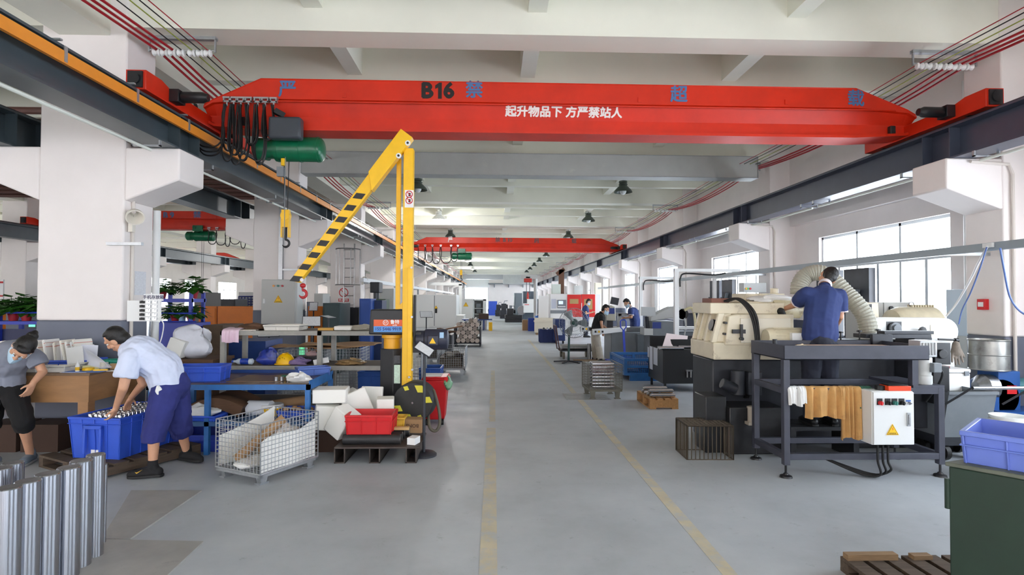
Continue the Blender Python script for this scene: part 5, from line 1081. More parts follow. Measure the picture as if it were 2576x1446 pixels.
# --- people on the left
LB = M('light blue work shirt', (206, 214, 236), .85, var=.06, scale=6); NB = M('navy work trousers', (40, 46, 112), .85, var=.12, scale=5); GREYT = M('grey t shirt', (132, 136, 150), .9, var=.08)
BSHOE = (M('black knit shoe', (24, 24, 27), .8), M('black sole', (30, 30, 32), .6), M('black sock', (26, 26, 30), .9))
fa = fl(365, 1203); fb = fl(470, 1162); ym = (fa.y + fb.y) / 2
def q_(px, py, Y): return aY(px, py, Y)
fa.z = .085; fb.z = .10
hand_y = (ctr.y) - .02
STOOP = person('person in a light blue shirt and rolled navy trousers stooping over the blue tub',
       dict(pelvis=q_(432, 965, 5.72), waist=q_(410, 925, 5.68), chest=q_(352, 888, 5.62), neck=q_(318, 872, 5.58), head=q_(294, 853, 5.54), ls=q_(340, 897, 5.80), rs=q_(328, 897, 5.44),
            re=q_(310, 975, 5.40), rw=q_(292, 1024, 5.52), le=q_(360, 965, 5.85), lw=q_(330, 1000, 6.0), rh=q_(418, 985, 5.62), lh=q_(440, 985, 5.84),
            rk=q_(388, 1085, 5.50), lk=q_(455, 1075, 5.88), ra=fa + V((.05, .03, 0)), la=fb + V((0, .0, 0)), rt=fa + V((-.16, -.02, 0)), lt=fb + V((.16, -.06, 0))),
       (-.8, .05, -.58), LB, NB, BSHOE, 'short', sleeve=.68, vox=.0065, leg_skin=.28, build=1.08, loose=1.5, hem=.02,
       hands=({'dir': (-.4, .1, -.8), 'normal': (-.2, 0, -1), 'curl': .4, 'thumb': -1}, {'dir': (-.35, .1, -.9), 'normal': (-1, .1, -.3), 'curl': .6, 'thumb': -1}))
sw = fa + V((-.03, -.058, -.01)); mesh('shoe_emblem', B().add([sw + V(p) for p in ((-.03, 0, .0), (-.012, 0, -.014), (.04, 0, .024), (-.01, 0, -.002), (-.03, -.003, .0), (-.012, -.003, -.014), (.04, -.003, .024), (-.01, -.003, -.002))], [(0, 1, 2, 3), (7, 6, 5, 4), (0, 4, 5, 1), (1, 5, 6, 2), (2, 6, 7, 3), (3, 7, 4, 0)]), M('gold print', (226, 180, 60), .4), STOOP, w=True)
q = q_(398, 985, 5.50); single('work_glove', 'crumpled white glove tucked at the waist of the stooping man', 'glove', crumple_b(q, (.03, .02, .05), 3), CLOTHW)
BP = M('black trousers', (18, 18, 20), .9)
wf = fl(66, 1168); wf.z = .085; Yw = 5.82
person('person in grey t-shirt and mask, hair in a bun, bending at the left edge',
       dict(pelvis=q_(10, 965, Yw), waist=q_(12, 930, Yw), chest=q_(30, 893, Yw - .1), neck=q_(52, 874, Yw - .2), head=q_(57, 876, Yw - .33), ls=q_(86, 893, Yw - .05), rs=q_(-20, 893, Yw - .05),
            le=q_(108, 935, Yw - .05), lw=q_(84, 962, Yw - .16), re=q_(-55, 950, Yw), rw=q_(-40, 1000, Yw - .1), lh=q_(34, 985, Yw), rh=q_(-14, 985, Yw),
            lk=q_(58, 1058, Yw - .08), rk=q_(-25, 1058, Yw), la=wf + V((-.01, .06, 0)), ra=(q_(-30, 1160, Yw).x, Yw + .05, .085), lt=wf + V((.04, -.12, 0)), rt=(q_(-30, 1160, Yw).x, Yw - .12, .085)),
       (.0, -.66, -.75), GREYT, BP, (M('grey mesh shoe', (112, 124, 138), .8), M('grey sole', (150, 152, 154), .6)), 'bun', mask=True, sleeve=.62, vox=.0065, leg_skin=.22, build=.95, loose=1.15,
       hands=({'dir': (-.25, -.25, -.95), 'normal': (-.6, 0, -.3), 'curl': .5, 'thumb': -1}, None))
for i, (px, py, rz_) in enumerate(((4, 1106, .4), (28, 1094, .25))):
    p = fl(px, py); t = thing('sandal', ['beige slipper with a red lining, nearer one behind the woman', 'beige slipper, farther one behind the woman'][i], 'slipper', p, rz_, 'slippers on the floor')
    mesh('sole', B().prism([(-.13, -.03), (-.06, -.042), (.06, -.048), (.12, -.03), (.13, 0), (.12, .03), (.06, .048), (-.06, .042), (-.13, .03)], 0, .022, 'z'), M('beige slipper', (206, 184, 162), .7), t, bev=.004)
    mesh('strap', B().grid(lambda u, v: V((.0 + v * .09, -.05 + u * .1, .02 + .05 * sin(u * PI))), 10, 4, .006), [M('slipper red', (150, 70, 60), .7), M('beige slipper', (206, 184, 162))][i], t)
# --- wooden desk with tray, folders, crate
Yd = 6.0; dz = aY(224, 938, Yd).z; dx1 = aY(224, 938, Yd).x; dx0 = dx1 - 1.75; dyb = 6.82
t = thing('wooden_desk', 'brown plywood desk with a deep apron before the nearest pillar', 'desk', ((dx0 + dx1) / 2, Yd + .4, 0))
mesh('desk_top', B().box(dx0 - .02, dx1 + .02, Yd - .02, dyb, dz - .025, dz), M('worn desk top', (120, 96, 74), .6, var=.2, scale=4), t, w=True, bev=.004)
za = aY(224, 1012, Yd).z
mesh('apron', B().box(dx0, dx1, Yd, Yd + .02, za, dz - .025).box(dx1 - .02, dx1, Yd + .02, dyb - .01, za, dz - .025).box(dx0, dx0 + .02, Yd + .02, dyb - .01, za, dz - .025), PLY, t, w=True)
for x in (dx0 + .01, dx1 - .125):
    for y in (Yd + .022, dyb - .13): mesh('leg', B().box(x, x + .105, y, y + .105, 0, dz - .025), PLY, t, w=True, bev=.003)
for i, (a, b_) in enumerate(((.3, .7), (.75, 1.15))): single('cardboard_box', 'dim brown box stored under the wooden desk, %s' % ['farther from the tub', 'nearer the tub'][i], 'box', B().box(dx0 + a, dx0 + b_, Yd + .4, Yd + .75, 0, .3), M('dark carton', (70, 50, 40), .8))  # carton colour darkened to stand for the shade under the desk
px_ = lambda px, py=920, Y=6.2: aY(px, py, Y).x
tr = crate('parts_tray', 'shallow off white plastic tray on the wooden desk', 'tray', ((px_(82) + px_(190)) / 2, 6.22, dz), 0, px_(190) - px_(82), .36, .075, M('off white plastic', (222, 218, 210), .5), fl_=.015)
fc = crate('plastic_crate', 'low blue crate of paper folders at the back of the wooden desk', 'crate', (-5.0, 6.55, dz), 0, 1.0, .34, .09, BLUEC)
FOLD = [M('folder white', (244, 243, 241), .75), M('folder grey', (222, 221, 220), .75), M('folder cream', (238, 234, 226), .75)]
REDL = M('red line', (206, 130, 116), .6)
for i in range(22):
    x = -5.46 + i * .042 + random.uniform(-.006, .006); a = -.12 - random.uniform(.02, .35); h_ = random.uniform(.22, .30); t = thing('paper_folder', 'paper folder standing in the low blue crate on the desk', 'folder', (x, 6.55 + random.uniform(-.04, .03), dz + .012), random.uniform(-.25, .25), 'paper folders on the desk'); t.rotation_euler = (0, a * .6, t.rotation_euler[2])
    mesh('folder', B().box(-.007, .007, -.12, .12, 0, h_).box(-.004, .012, -.115, .11, .02, h_ + .008), FOLD[i % 3], t); mesh('zip_line', B().box(-.0085, .0135, -.118, .118, h_ - .035, h_ - .028), REDL, t)
for i, (px, py, hh_, an) in enumerate(((192, 862, .24, -.2), (218, 862, .26, .1))):
    q = aY(px, 905, 6.36); single('paper_sheet', ['tall white paper packet leaning between the folders and the tape', 'white plastic sleeve of drawings leaning at the end of the folders'][i], 'paper', B().box(q.x - .09, q.x + .09, 6.34 + i * .05, 6.346 + i * .05, dz, dz + hh_, Ryy(an * .6)), [PAPER, M('sleeve plastic', (222, 224, 236), .25)][i])
q = aY(246, 870, 6.3); single('plastic_sleeve', 'fanned translucent sheets drooping at the right end of the folders', 'sheets', B().grid(lambda u, v: V((q.x - .12 + u * .26, 6.3 + .04 * sin(v * 4), dz + .01 + .22 * (1 - u) ** .7 * v + .01 * u)), 10, 8, .003), M('sleeve plastic', (222, 224, 236)))
q = aY(195, 918, 6.1); t = thing('glue_bottle', 'small white bottle with a yellow band on the desk', 'bottle', (q.x, 6.1, dz))
mesh('bottle', B().lathe([(.018, 0), (.02, .05), (.02, .55), (.014, .68), (.006, .8), (.004, 1)], (0, 0, 0), (0, 0, .12), 16), PAPER, t); mesh('label', B().lathe([(.0205, 0), (.0205, 1)], (0, 0, .015), (0, 0, .05), 16, cap=False), M('yellow label', (240, 190, 40), .6), t)
q = aY(222, 918, 6.2); single('tape_roll', 'yellow adhesive tape roll lying on the desk', 'tape', B().lathe([(.035, 0), (.055, 0), (.055, 1), (.035, 1), (.035, 0)], (q.x, 6.2, dz), (q.x, 6.2, dz + .03), 28, cap=False), YEL)
q = aY(250, 916, 6.15); single('marker_pen', 'yellow cutter knife lying on the desk', 'pen', B().bar((q.x - .06, 6.15, dz + .01), (q.x + .07, 6.18, dz + .01), .022, .016), YEL)
q = aY(262, 905, 6.35); t = thing('spool', 'roll of clear tape standing on the desk beside the green box', 'spool', (q.x, 6.35, dz)); mesh('roll', B().cyl((0, 0, 0), (0, 0, .075), .04, n=24), M('pale tape', (206, 204, 196), .4), t)
q = aY(283, 893, 6.45); crate('plastic_tray', 'small green plastic box at the back corner of the desk', 'box', (q.x + .02, 6.48, dz), .1, .26, .2, .09, M('teal green plastic', (38, 150, 128), .45), fl_=.01)
q = aY(285, 910, 6.3); single('wood_block', 'little wooden block in front of the green box', 'block', B().box(q.x - .05, q.x + .05, 6.32, 6.36, dz, dz + .06), CARD)
for i, (pxa, pxb, y0_, m_) in enumerate(((160, 255, 6.06, M('blue paper', (88, 128, 206), .7)), (150, 215, 6.02, PAPER), (262, 300, 6.1, PAPER))):
    single('paper_sheet', ['blue sheet lying near the front edge of the desk', 'white sheet under the blue sheet at the desk front', 'white sheets at the right end of the desk'][i], 'paper', B().box(px_(pxa, 930, y0_), px_(pxb, 930, y0_), y0_ - .03 + .03 * i, y0_ + .12, dz + .0 + .002 * (i == 0), dz + .002 + .002 * (i == 0)), m_)
single('yellow_sheet', 'yellow paper lying by the off white tray', 'paper', B().box(px_(200), px_(232), 6.24, 6.4, dz, dz + .03, Ryy(.2)), M('yellow paper', (244, 234, 170), .7))
# --- conduit, lamp and bar on the near pillar; phone storage board on its stand
pfx = XL1 + .02
single('conduit_pipe', 'cream conduit pipe on the aisle face of the nearest left pillar', 'pipe', B().cyl((pfx, 7.0, .3), (pfx, 7.0, 3.45), .02, n=10), PIPE)
single('drain_pipe', 'white drain pipe at the back edge of the nearest left pillar', 'pipe', B().cyl((pfx - .01, 7.5, 0), (pfx - .01, 7.5, 2.84), .045, n=14), WHITEP)
def cone_lamp(x, y, z, lab):
    t = thing('wall_lamp', lab, 'lamp', (x, y, z), 0, None)
    mesh('shade', B().lathe([(.02, 0), (.05, .1), (.09, .6), (.10, 1), (.085, 1), (.04, .2)], (x + .02, y, z + .06), (x + .1, y - .1, z - .02), 20, cap=False), M('lamp shade cream', (222, 216, 204), .5), t, w=True); mesh('arm', B().bx((x - .0, y, z - .12), (.05, .06, .12)).cyl((x, y, z - .1), (x + .03, y, z + .02), .012, n=8), M('lamp shade cream', (222, 216, 204)), t, w=True)
cone_lamp(pfx + .03, 6.93, aX(330, 548, XL1).z, 'cream cone lamp on the aisle face of the nearest left pillar')
cone_lamp(pfx + .03, 12.93, 2.35, 'cream cone lamp on the aisle face of the second left pillar')
cone_lamp(pfx + .03, 18.93, 2.35, 'cream cone lamp on the aisle face of the third left pillar')
a, b_ = aY(272, 613, 6.84), aY(360, 615, 6.84); single('bracket_arm', 'short galvanised channel bracket fixed across the nearest left pillar', 'bracket', B().bx(((a.x + b_.x) / 2, 6.825, a.z), (b_.x - a.x, .05, .035)), GALV)
a = aY(680, 678, 12.84); single('bracket_arm', 'short galvanised channel bracket fixed across the second left pillar', 'bracket', B().bx((-4.45, 12.82, a.z), (.75, .05, .04)), GALV)
a, b_ = aY(345, 683, 6.845), aY(368, 742, 6.845); bx = B().box(XL1 + .001, XL1 + .004, 7.08, 7.3, aX(356, 742, XL1).z, aX(356, 683, XL1).z); single('notice_sheet', 'white printed notice on the aisle face of the nearest left pillar', 'notice', bx, M('printed notice', (220, 222, 228), .6, var=.1, scale=40))
q0, q1 = aY(340, 808, 6.9), aY(404, 756, 6.9)
t = thing('phone_rack', 'white perforated phone storage board on a steel stand at the nearest left pillar', 'rack', (-4.2, 6.9, 0))
bd = mesh('board', B().box(XL1 + .03, q1.x, 6.9, 6.92, q0.z, q1.z), WHITEP, t, w=True)
for r_ in range(5):
    for c_ in range(3):
        p = V((q1.x - .21 + c_ * .075, 6.89, q0.z + .03 + r_ * .05)); mesh('clip', B().bx(p, (.05, .02, .03)).cyl(p + V((0, -.02, .01)), p + V((0, .02, .01)), .008, n=6), CHROME if c_ else BLACK, bd, w=True)
q = aY(384, 748, 6.88); sgn_ = mesh('name_sign', B().box(q.x - .105, q.x + .125, 6.88, 6.886, q.z - .04, q.z + .04), PAPER, t, w=True); mesh('lettering', B().text('手机存放箱', .05, V((q.x + .01, 6.878, q.z)), (1, 0, 0), (0, 0, 1), off=.001, dep=.0005), M('dark ink', (50, 54, 84), .6), sgn_, w=True)
mesh('stand_pole', B().cyl((q1.x - .16, 6.93, 0), (q1.x - .16, 6.93, q0.z + .1), .018, n=12), CHROME, t, w=True)
mesh('cord', B().tube(smooth_pts([(q1.x - .02, 6.88, q0.z + .05), (q1.x + .06, 6.86, q0.z - .02), (q1.x + .05, 6.86, q0.z - .16), (q1.x - .0, 6.88, q0.z - .3), (q1.x - .05, 6.95, q0.z - .38)]), .006, 6), PAPER, t, w=True)
# --- blue work table
BT = BLUEF; ty0_, ty1_ = 6.25, 7.15; tz = aY(779, 967, ty0_).z; txr = aY(779, 967, ty0_).x; txl = txr - 1.75
t = thing('work_table', 'blue steel work table with a brown board top and a lower shelf', 'table', ((txl + txr) / 2, 6.7, 0))
mesh('table_frame', B().box(txl, txr, ty0_, ty0_ + .04, tz - .06, tz).box(txl, txr, ty1_ - .04, ty1_, tz - .06, tz).box(txr - .04, txr, ty0_, ty1_, tz - .06, tz + .0).box(txl, txl + .04, ty0_, ty1_, tz - .06, tz).box(txr - .01, txr, ty0_, ty1_, tz, tz + .04), BT, t, w=True)
mesh('board_top', B().box(txl + .01, txr - .02, ty0_ + .005, ty1_ - .01, tz, tz + .012), M('brown hardboard', (84, 64, 50), .25, var=.2, scale=3, dirt=(120, 98, 78), dscale=2, dthr=.55), t, w=True)
for x in (txl + .02, txl + .62, txr - .05):
    for y in (ty0_ + .0, ty1_ - .05): mesh('leg', B().box(x, x + .05, y, y + .05, 0, tz - .06), BT, t, w=True)
sz_ = .36; mesh('shelf', B().box(txl, txr, ty0_ + .05, ty1_ - .05, sz_ - .012, sz_).box(txl, txr, ty0_ + .0, ty0_ + .045, sz_ - .05, sz_), M('shelf steel blue', (52, 92, 140), .5), t, w=True)
mesh('back_panel', B().box(txl + .1, txr - .4, ty1_ - .012, ty1_, tz, tz + .05), NAVYC, t, w=True)
tq = lambda px, py, Y: aY(px, py, Y)
TOPZ = tz + .012
crate('plastic_crate', 'blue plastic crate at the left end of the blue work table', 'crate', (tq(500, 935, 6.45).x, 6.52, TOPZ), .12, .5, .34, .17, BLUEC, fl_=.012)
crate('plastic_crate', 'narrow blue crate tilted on the right end of the blue work table', 'crate', (txr - .19, 6.95, TOPZ), .5, .36, .2, .1, M('dull blue plastic', (84, 112, 186), .45), fl_=.01)
single('work_glove', 'white cotton gloves lying on the right front corner of the blue table', 'gloves', crumple_b((txr - .17, 6.42, TOPZ + .035), (.14, .07, .05), 9, amp=.5), CLOTHW)
for i, dx in enumerate((.42, .37, .31)): single('steel_ring', 'small dark steel ring on the blue table, %s of three by the white gloves' % ['farthest from', 'middle', 'nearest'][i], 'ring', B().lathe([(.012, 0), (.022, 0), (.022, 1), (.012, 1), (.012, 0)], (txr - dx, 6.4 + i * .03, TOPZ), (txr - dx, 6.4 + i * .03, TOPZ + .05), 16, cap=False), STEEL)
single('oil_stone', 'green oblong block lying on the brown board top', 'block', B().bx((tq(725, 947, 6.75).x, 6.75, TOPZ + .012), (.15, .05, .024)), M('dark green plastic', (30, 92, 72), .4), bev=.008)
single('brown_board', 'loose brown board lying on the blue table top', 'board', B().box(txr - .95, txr - .35, 6.36, 6.9, TOPZ, TOPZ + .006), M('loose board', (112, 90, 70), .4, var=.15))
# lower shelf goods
def roll(x0, x1, y, z, r, m_, core=True):
    b = B().mat(0).lathe([(r * .45, 0), (r, 0), (r, 1), (r * .45, 1), (r * .45, 0)] if core else [(r, 0), (r, 1)], (x0, y, z), (x1, y - .03, z), 24, cap=not core)
    if core: b.mat(1).lathe([(r * .38, -.01), (r * .46, -.01), (r * .46, 1.01), (r * .38, 1.01), (r * .38, -.01)], (x0, y, z), (x1, y - .03, z), 20, cap=False)
    return b
FILM = M('stretch film', (228, 232, 238), .2)
single('film_roll', 'white stretch film roll lying on the lower shelf, brown core towards the man', 'roll', roll(tq(627, 1000, 6.6).x, tq(686, 990, 6.6).x, 6.6, sz_ + .085, .085, None), [FILM, CARD])
single('film_roll', 'second white film roll behind the first on the lower shelf', 'roll', roll(tq(590, 1000, 6.9).x, tq(632, 985, 6.9).x, 6.9, sz_ + .09, .085, None), [FILM, CARD])
single('cardboard_tube', 'long brown paper roll on the lower shelf beside the film roll', 'tube', B().cyl((tq(678, 1000, 6.75).x, 6.75, sz_ + .07), (tq(775, 985, 6.95).x, 6.95, sz_ + .1), .07, n=20), CARD)
single('paper_stack', 'thick stack of brown paper folded on the lower shelf', 'paper', B().grid(lambda u, v: V((txl + .35 + u * .62, 6.4 + v * .5, sz_ + .13 + .10 * sin(u * PI) + .02 * sin(v * 7))), 14, 8, .14), M('dark brown paper', (96, 68, 48), .8, var=.2, stretch=(1, 1, 20)))
crate('parts_tray', 'shallow blue tray with white gloves on the lower shelf', 'tray', (tq(505, 1035, 6.35).x, 6.40, sz_), -.1, .42, .26, .06, BLUEC, fl_=.01)
single('work_glove', 'heap of white gloves in the shallow blue tray on the lower shelf', 'gloves', crumple_b((tq(500, 1030, 6.35).x, 6.38, sz_ + .075), (.17, .1, .08), 12, amp=.45), CLOTHW)
q = tq(668, 1020, 6.42); t = thing('plastic_bucket', 'white paint bucket with a lid on the lower shelf', 'bucket', (q.x, 6.6, sz_)); mesh('bucket', B().lathe([(.10, 0), (.12, .9), (.12, 1)], (0, 0, 0), (0, 0, .09), 28), YEL, t); mesh('rim', B().lathe([(.115, 0), (.13, .1), (.13, .7), (.12, 1)], (0, 0, .09), (0, 0, .13), 28), PAPER, t)
crate('plastic_crate', 'blue crate of small parts at the right end of the lower shelf', 'crate', (txr - .22, 6.6, sz_), 0, .4, .3, .08, BLUEC)
for i in range(5): single('jar', 'small tan jar in the blue crate on the lower shelf, %s from the table leg' % ['fifth', 'fourth', 'third', 'second', 'first'][i], 'jar', B().lathe([(.03, 0), (.036, .2), (.036, .8), (.02, 1)], (txr - .36 + i * .07, 6.55 + (i % 2) * .08, sz_ + .01), (txr - .36 + i * .07, 6.55 + (i % 2) * .08, sz_ + .1), 14), M('tan jar', (190, 150, 110), .5))
crate('plastic_crate', 'dark blue crate on the floor under the blue table', 'crate', (tq(520, 1100, 6.5).x, 6.58, 0), 0, .62, .42, .19, M('deep blue plastic', (40, 62, 160), .45))
# --- grey steel rack behind the blue table
RK = M('grey rack paint', (150, 148, 142), .5, var=.12, scale=8, dirt=(96, 90, 82), dscale=8, dthr=.62)
Yr0, Yr1 = 7.4, 8.1; rz1 = aY(650, 832, Yr0).z; rz0 = aY(650, 926, Yr0).z; rxl = aY(553, 880, Yr0).x; rxr = aY(1000, 880, Yr0).x; rxm = aY(797, 880, Yr0).x
t = thing('steel_rack', 'grey welded steel rack behind the blue table with a yellow helmet on it', 'rack', ((rxl + rxr) / 2, 7.7, 0))
for x in (rxl, rxm, rxr - .06):
    for y in (Yr0, Yr1 - .06): mesh('post', B().box(x, x + .06, y, y + .06, 0, rz1), RK, t, w=True, bev=.003)
for nm, z in (('top_shelf', rz1), ('middle_shelf', rz0 + .03), ('bottom_shelf', .35)):
    mesh(nm, B().box(rxl, rxr, Yr0, Yr0 + .04, z - .06, z).box(rxl, rxr, Yr1 - .04, Yr1, z - .06, z).box(rxl, rxl + .04, Yr0, Yr1, z - .06, z).box(rxr - .04, rxr, Yr0, Yr1, z - .06, z), RK, t, w=True, bev=.003)
    mesh('deck', B().box(rxl + .03, rxr - .03, Yr0 + .03, Yr1 - .03, z - .012, z - .002), M('rack board', (86, 72, 60), .6, var=.2), t, w=True)
rq = lambda px, py, Y=7.65: aY(px, py, Y).x
mz_ = rz0 + .03
crate('parts_tray', 'long off white ribbed tray on top of the grey rack', 'tray', (rq(722, 825), 7.62, rz1), 0, rq(765, 825) - rq(680, 825), .34, .075, M('off white plastic', (222, 218, 210)), fl_=.01)
single('foam_box', 'flat white foam block on the right of the rack top', 'foam', B().box(rq(845, 825), rq(887, 825), 7.55, 7.8, rz1, rz1 + .055), FOAM, bev=.01)
single('plastic_sheet', 'crumpled translucent sheet on the right end of the rack top', 'sheet', crumple_b((rq(912, 828), 7.7, rz1 + .02), (.17, .14, .045), 6, amp=.3), M('dusty film', (176, 172, 160), .4))
single('cardboard_pad', 'flat yellow brown pad on the middle of the rack top', 'pad', B().bx((rq(824, 829), 7.65, rz1 + .015), (.2, .2, .03)), M('orange card', (206, 160, 80), .8))
single('brown_paper', 'crumpled brown paper lying at the left of the rack top', 'paper', crumple_b((rq(634, 828), 7.7, rz1 + .03), (.2, .15, .05), 8, amp=.4), M('dark brown paper', (96, 68, 48)))
single('magazine', 'flat printed magazine at the left of the rack top', 'magazine', B().bx((rq(630, 830), 7.5, rz1 + .006), (.3, .14, .012), Rz(.1)), M('magazine', (196, 186, 176), .5, var=.3, scale=14))
PINK = M('pink cloth', (232, 204, 220), .9, var=.05)
xa2, xb2 = rq(562, 830, 7.4), rq(600, 830, 7.4); bb = cloth_b([V(((xa2 + xb2) / 2, y, z)) for y, z in ((7.6, rz1 + .03), (7.45, rz1 + .02), (7.39, rz1 - .005), (7.38, rz1 - .06), (7.38, rz1 - .15))], (1, 0, 0), xb2 - xa2 + .02, 14, 12, .01, 4, .004, .01); single('pink_cloth', 'pink cloth hung over the left corner of the grey rack', 'cloth', bb, PINK)
q = V((rq(718, 905, 7.55), 7.55, mz_)); t = thing('safety_helmet', 'yellow safety helmet on the middle shelf of the grey rack', 'helmet', q)
mesh('shell', B().lathe([(.118, 0), (.116, .15), (.105, .5), (.075, .8), (.03, .97), (.001, 1)], (0, 0, .01), (0, 0, .155), 28, cap=False).bx((0, .0, .15), (.03, .14, .012)), YEL, t, bev=.0); mesh('brim', B().lathe([(.11, 0), (.135, .4), (.13, 1), (.11, 1)], (0, -.01, .004), (0, -.01, .016), 28, cap=False), YEL, t)
mesh('vent_hole', B().bx((-.03, -.113, .09), (.008, .004, .008)).bx((0, -.112, .1), (.008, .004, .008)).bx((.03, -.112, .09), (.008, .004, .008)), BLACK, t)
BAGB = M('blue white bag', (44, 60, 150), .35, var=.4, scale=14, dirt=(220, 226, 240), dscale=12, dthr=.6)
single('plastic_bag', 'blue and white crumpled bag beside the yellow helmet', 'bag', crumple_b((rq(676, 905, 7.6), 7.6, mz_ + .08), (.14, .1, .11), 15, amp=.3), BAGB)
q = V((rq(612, 908, 7.5), 7.5, mz_ + .045)); t = thing('water_bottle', 'clear water bottle with a blue label lying on the middle shelf', 'bottle', (q.x, q.y, mz_)); mesh('bottle', B().lathe([(.02, 0), (.04, .06), (.04, .75), (.016, .92), (.016, 1)], (q.x + .13, q.y, q.z), (q.x - .13, q.y + .02, q.z), 18), M('clear bottle', (196, 208, 220), .15), t, w=True); mesh('label', B().lathe([(.0408, 0), (.0408, 1)], (q.x + .08, q.y + .004, q.z), (q.x - .03, q.y + .01, q.z), 18, cap=False), M('bottle label', (26, 60, 160), .4, var=.4, scale=30), t, w=True); mesh('cap', B().cyl((q.x - .13, q.y + .02, q.z), (q.x - .155, q.y + .022, q.z), .017, n=14), BLUEC, t, w=True)
single('purple_cloth', 'crumpled purple cloth right of the yellow helmet', 'cloth', crumple_b((rq(752, 912, 7.55), 7.55, mz_ + .035), (.13, .12, .05), 17, amp=.5), M('mauve cloth', (128, 110, 150), .9))
single('black_tray', 'black flat tray behind the purple cloth on the middle shelf', 'tray', B().bx((rq(770, 900, 7.8), 7.8, mz_ + .045), (.3, .2, .09)), BLACK)
single('pink_rag', 'pinkish grey rag on the black tray', 'rag', crumple_b((rq(785, 893, 7.8), 7.8, mz_ + .115), (.08, .08, .035), 19, amp=.4), M('dusty pink rag', (176, 146, 146), .9))
single('plastic_film', 'clear crumpled film on the middle shelf by the jib column', 'film', crumple_b((rq(880, 918, 7.6), 7.6, mz_ + .025), (.2, .14, .04), 21, amp=.5), M('brown film', (150, 122, 84), .2))
single('paper_sheet', 'white card leaning on the middle shelf next to the purple cloth', 'paper', B().bx((rq(808, 905, 7.5), 7.5, mz_ + .05), (.2, .01, .07), Ryy(-.2)), PAPER)
# --- front wire container and what is in it
nb_ = fl(654.5, 1196, .1); lb_ = fl(542, 1174, .1); rb_ = fl(797, 1147, .1); uu = lb_ - nb_; Wd_ = uu.length; uu.normalize(); vv = V((uu.y, -uu.x, 0)); 
if vv.y < 0: vv = -vv
Ln = (rb_ - nb_).length; cc = nb_ + uu * Wd_ / 2 + vv * Ln / 2; cc.z = 0; hz = aY(654.5, 1069, nb_.y).z - .1; rz_ = math.atan2(vv.y, vv.x)
t = wire_cage('wire_container', 'galvanised wire container on four feet, lined with white sheets, in front of the foam boxes', cc, rz_, Ln, Wd_, hz, .1, .042)
def loc_(x, y, z): return cc + Rz(rz_) @ V((x, y, z))
b = B().grid(lambda u, v: loc_(-Ln / 2 + .02 + u * (Ln - .04), -Wd_ / 2 + .015 + .008 * sin(u * 9), .11 + v * (hz * (.62 + .18 * u + .05 * sin(u * 7)))), 18, 8, .004); single('foam_sheet', 'white sheet lining the near long side of the wire container', 'sheet', b, FOAM)
b = B().grid(lambda u, v: loc_(-Ln / 2 + .02 + u * (Ln - .06), Wd_ / 2 - .02 - .05 * sin(u * 3) * v, .11 + v * (hz * (.62 + .38 * u))), 14, 8, .01); single('foam_sheet', 'thick white foam sheet standing along the far long side of the wire container', 'sheet', b, FOAM)
single('white_sack', 'flat white sack on the floor of the wire container', 'sack', crumple_b(loc_(-.2, 0, .15), (.13, .2, .04), 23, amp=.15), CLOTHW)
a, b_ = loc_(-Ln / 2 + .08, .12, .17), loc_(.08, -.12, .1 + hz * .93); single('cardboard_tube', 'brown cardboard tube leaning diagonally in the wire container', 'tube', B().lathe([(.035, 0), (.045, 0), (.045, 1), (.035, 1), (.035, 0)], a, b_, 20, cap=False), CARD)
single('work_glove', 'white and red knit gloves heaped at the far end of the wire container', 'gloves', crumple_b(loc_(Ln / 2 - .2, .0, .1 + hz * .55), (.14, .16, .08), 25, amp=.4), M('speckled gloves', (220, 214, 210), .9, dirt=(190, 50, 50), dscale=9, dthr=.6))
single('cardboard_box', 'brown carton under the gloves in the wire container', 'box', B().prism([tuple(loc_(x, y, 0)[:2]) for x, y in ((Ln / 2 - .33, -.17), (Ln / 2 - .05, -.17), (Ln / 2 - .05, .17), (Ln / 2 - .33, .17))], .12, .1 + hz * .42, 'z'), CARD)
# --- steel pallet, bars, red crate and small goods
a = fl(840, 1166); b_ = fl(1052, 1170); z1 = aY(945, 1124, a.y).z; yk = a.y + .62
DK = M('rusty dark steel', (74, 66, 62), .55, .3, var=.25, scale=8)
t = thing('steel_pallet', 'rusty dark steel pallet carrying round bars and a red crate', 'pallet', ((a.x + b_.x) / 2, a.y + .3, 0))
mesh('deck', B().box(a.x, b_.x, a.y, yk, z1 - .02, z1), DK, t, w=True, bev=.003)
w_ = b_.x - a.x
for i, x in enumerate((a.x, a.x + w_ * .41, b_.x - .14)): mesh('skid', B().box(x, x + .012, a.y, yk, 0, z1 - .02).box(x + .1, x + .112, a.y, yk, 0, z1 - .02).box(x, x + .112, a.y, yk, 0, .012), DK, t, w=True)
RB = M('black round bar', (58, 58, 60), .55, .4, var=.2, scale=10)
for i, (pxa, pxb, dy, dz_, r) in enumerate(((864, 1008, .12, 0, .052), (880, 1012, .24, 0, .05), (890, 1018, .36, 0, .05), (905, 1030, .48, 0, .05))):
    y = a.y + dy; single('steel_bar', 'dark round steel bar on the rusty pallet, %s' % ['nearest one', 'second from the front', 'third from the front', 'rearmost one'][i], 'bar', B().mat(0).cyl((aY(pxa, 1110, y).x, y, z1 + r), (aY(pxb, 1110, y).x, y, z1 + r), r, n=24).mat(1).cyl((aY(pxb, 1110, y).x, y, z1 + r), (aY(pxb, 1110, y).x + .002, y, z1 + r), r * .97, n=24), [RB, STEEL], 'round bars on the rusty pallet')
zr = z1 + .105; ya = a.y + .17; rxa, rxb = aY(869, 1097, ya - .1).x, aY(984, 1097, ya - .1).x
crate('plastic_crate', 'bright red plastic crate on the round bars', 'crate', ((rxa + rxb) / 2, ya + .08, zr), 0, rxb - rxa, .34, aY(925, 1047, ya - .1).z - aY(925, 1097, ya - .1).z, REDP, fl_=.014)
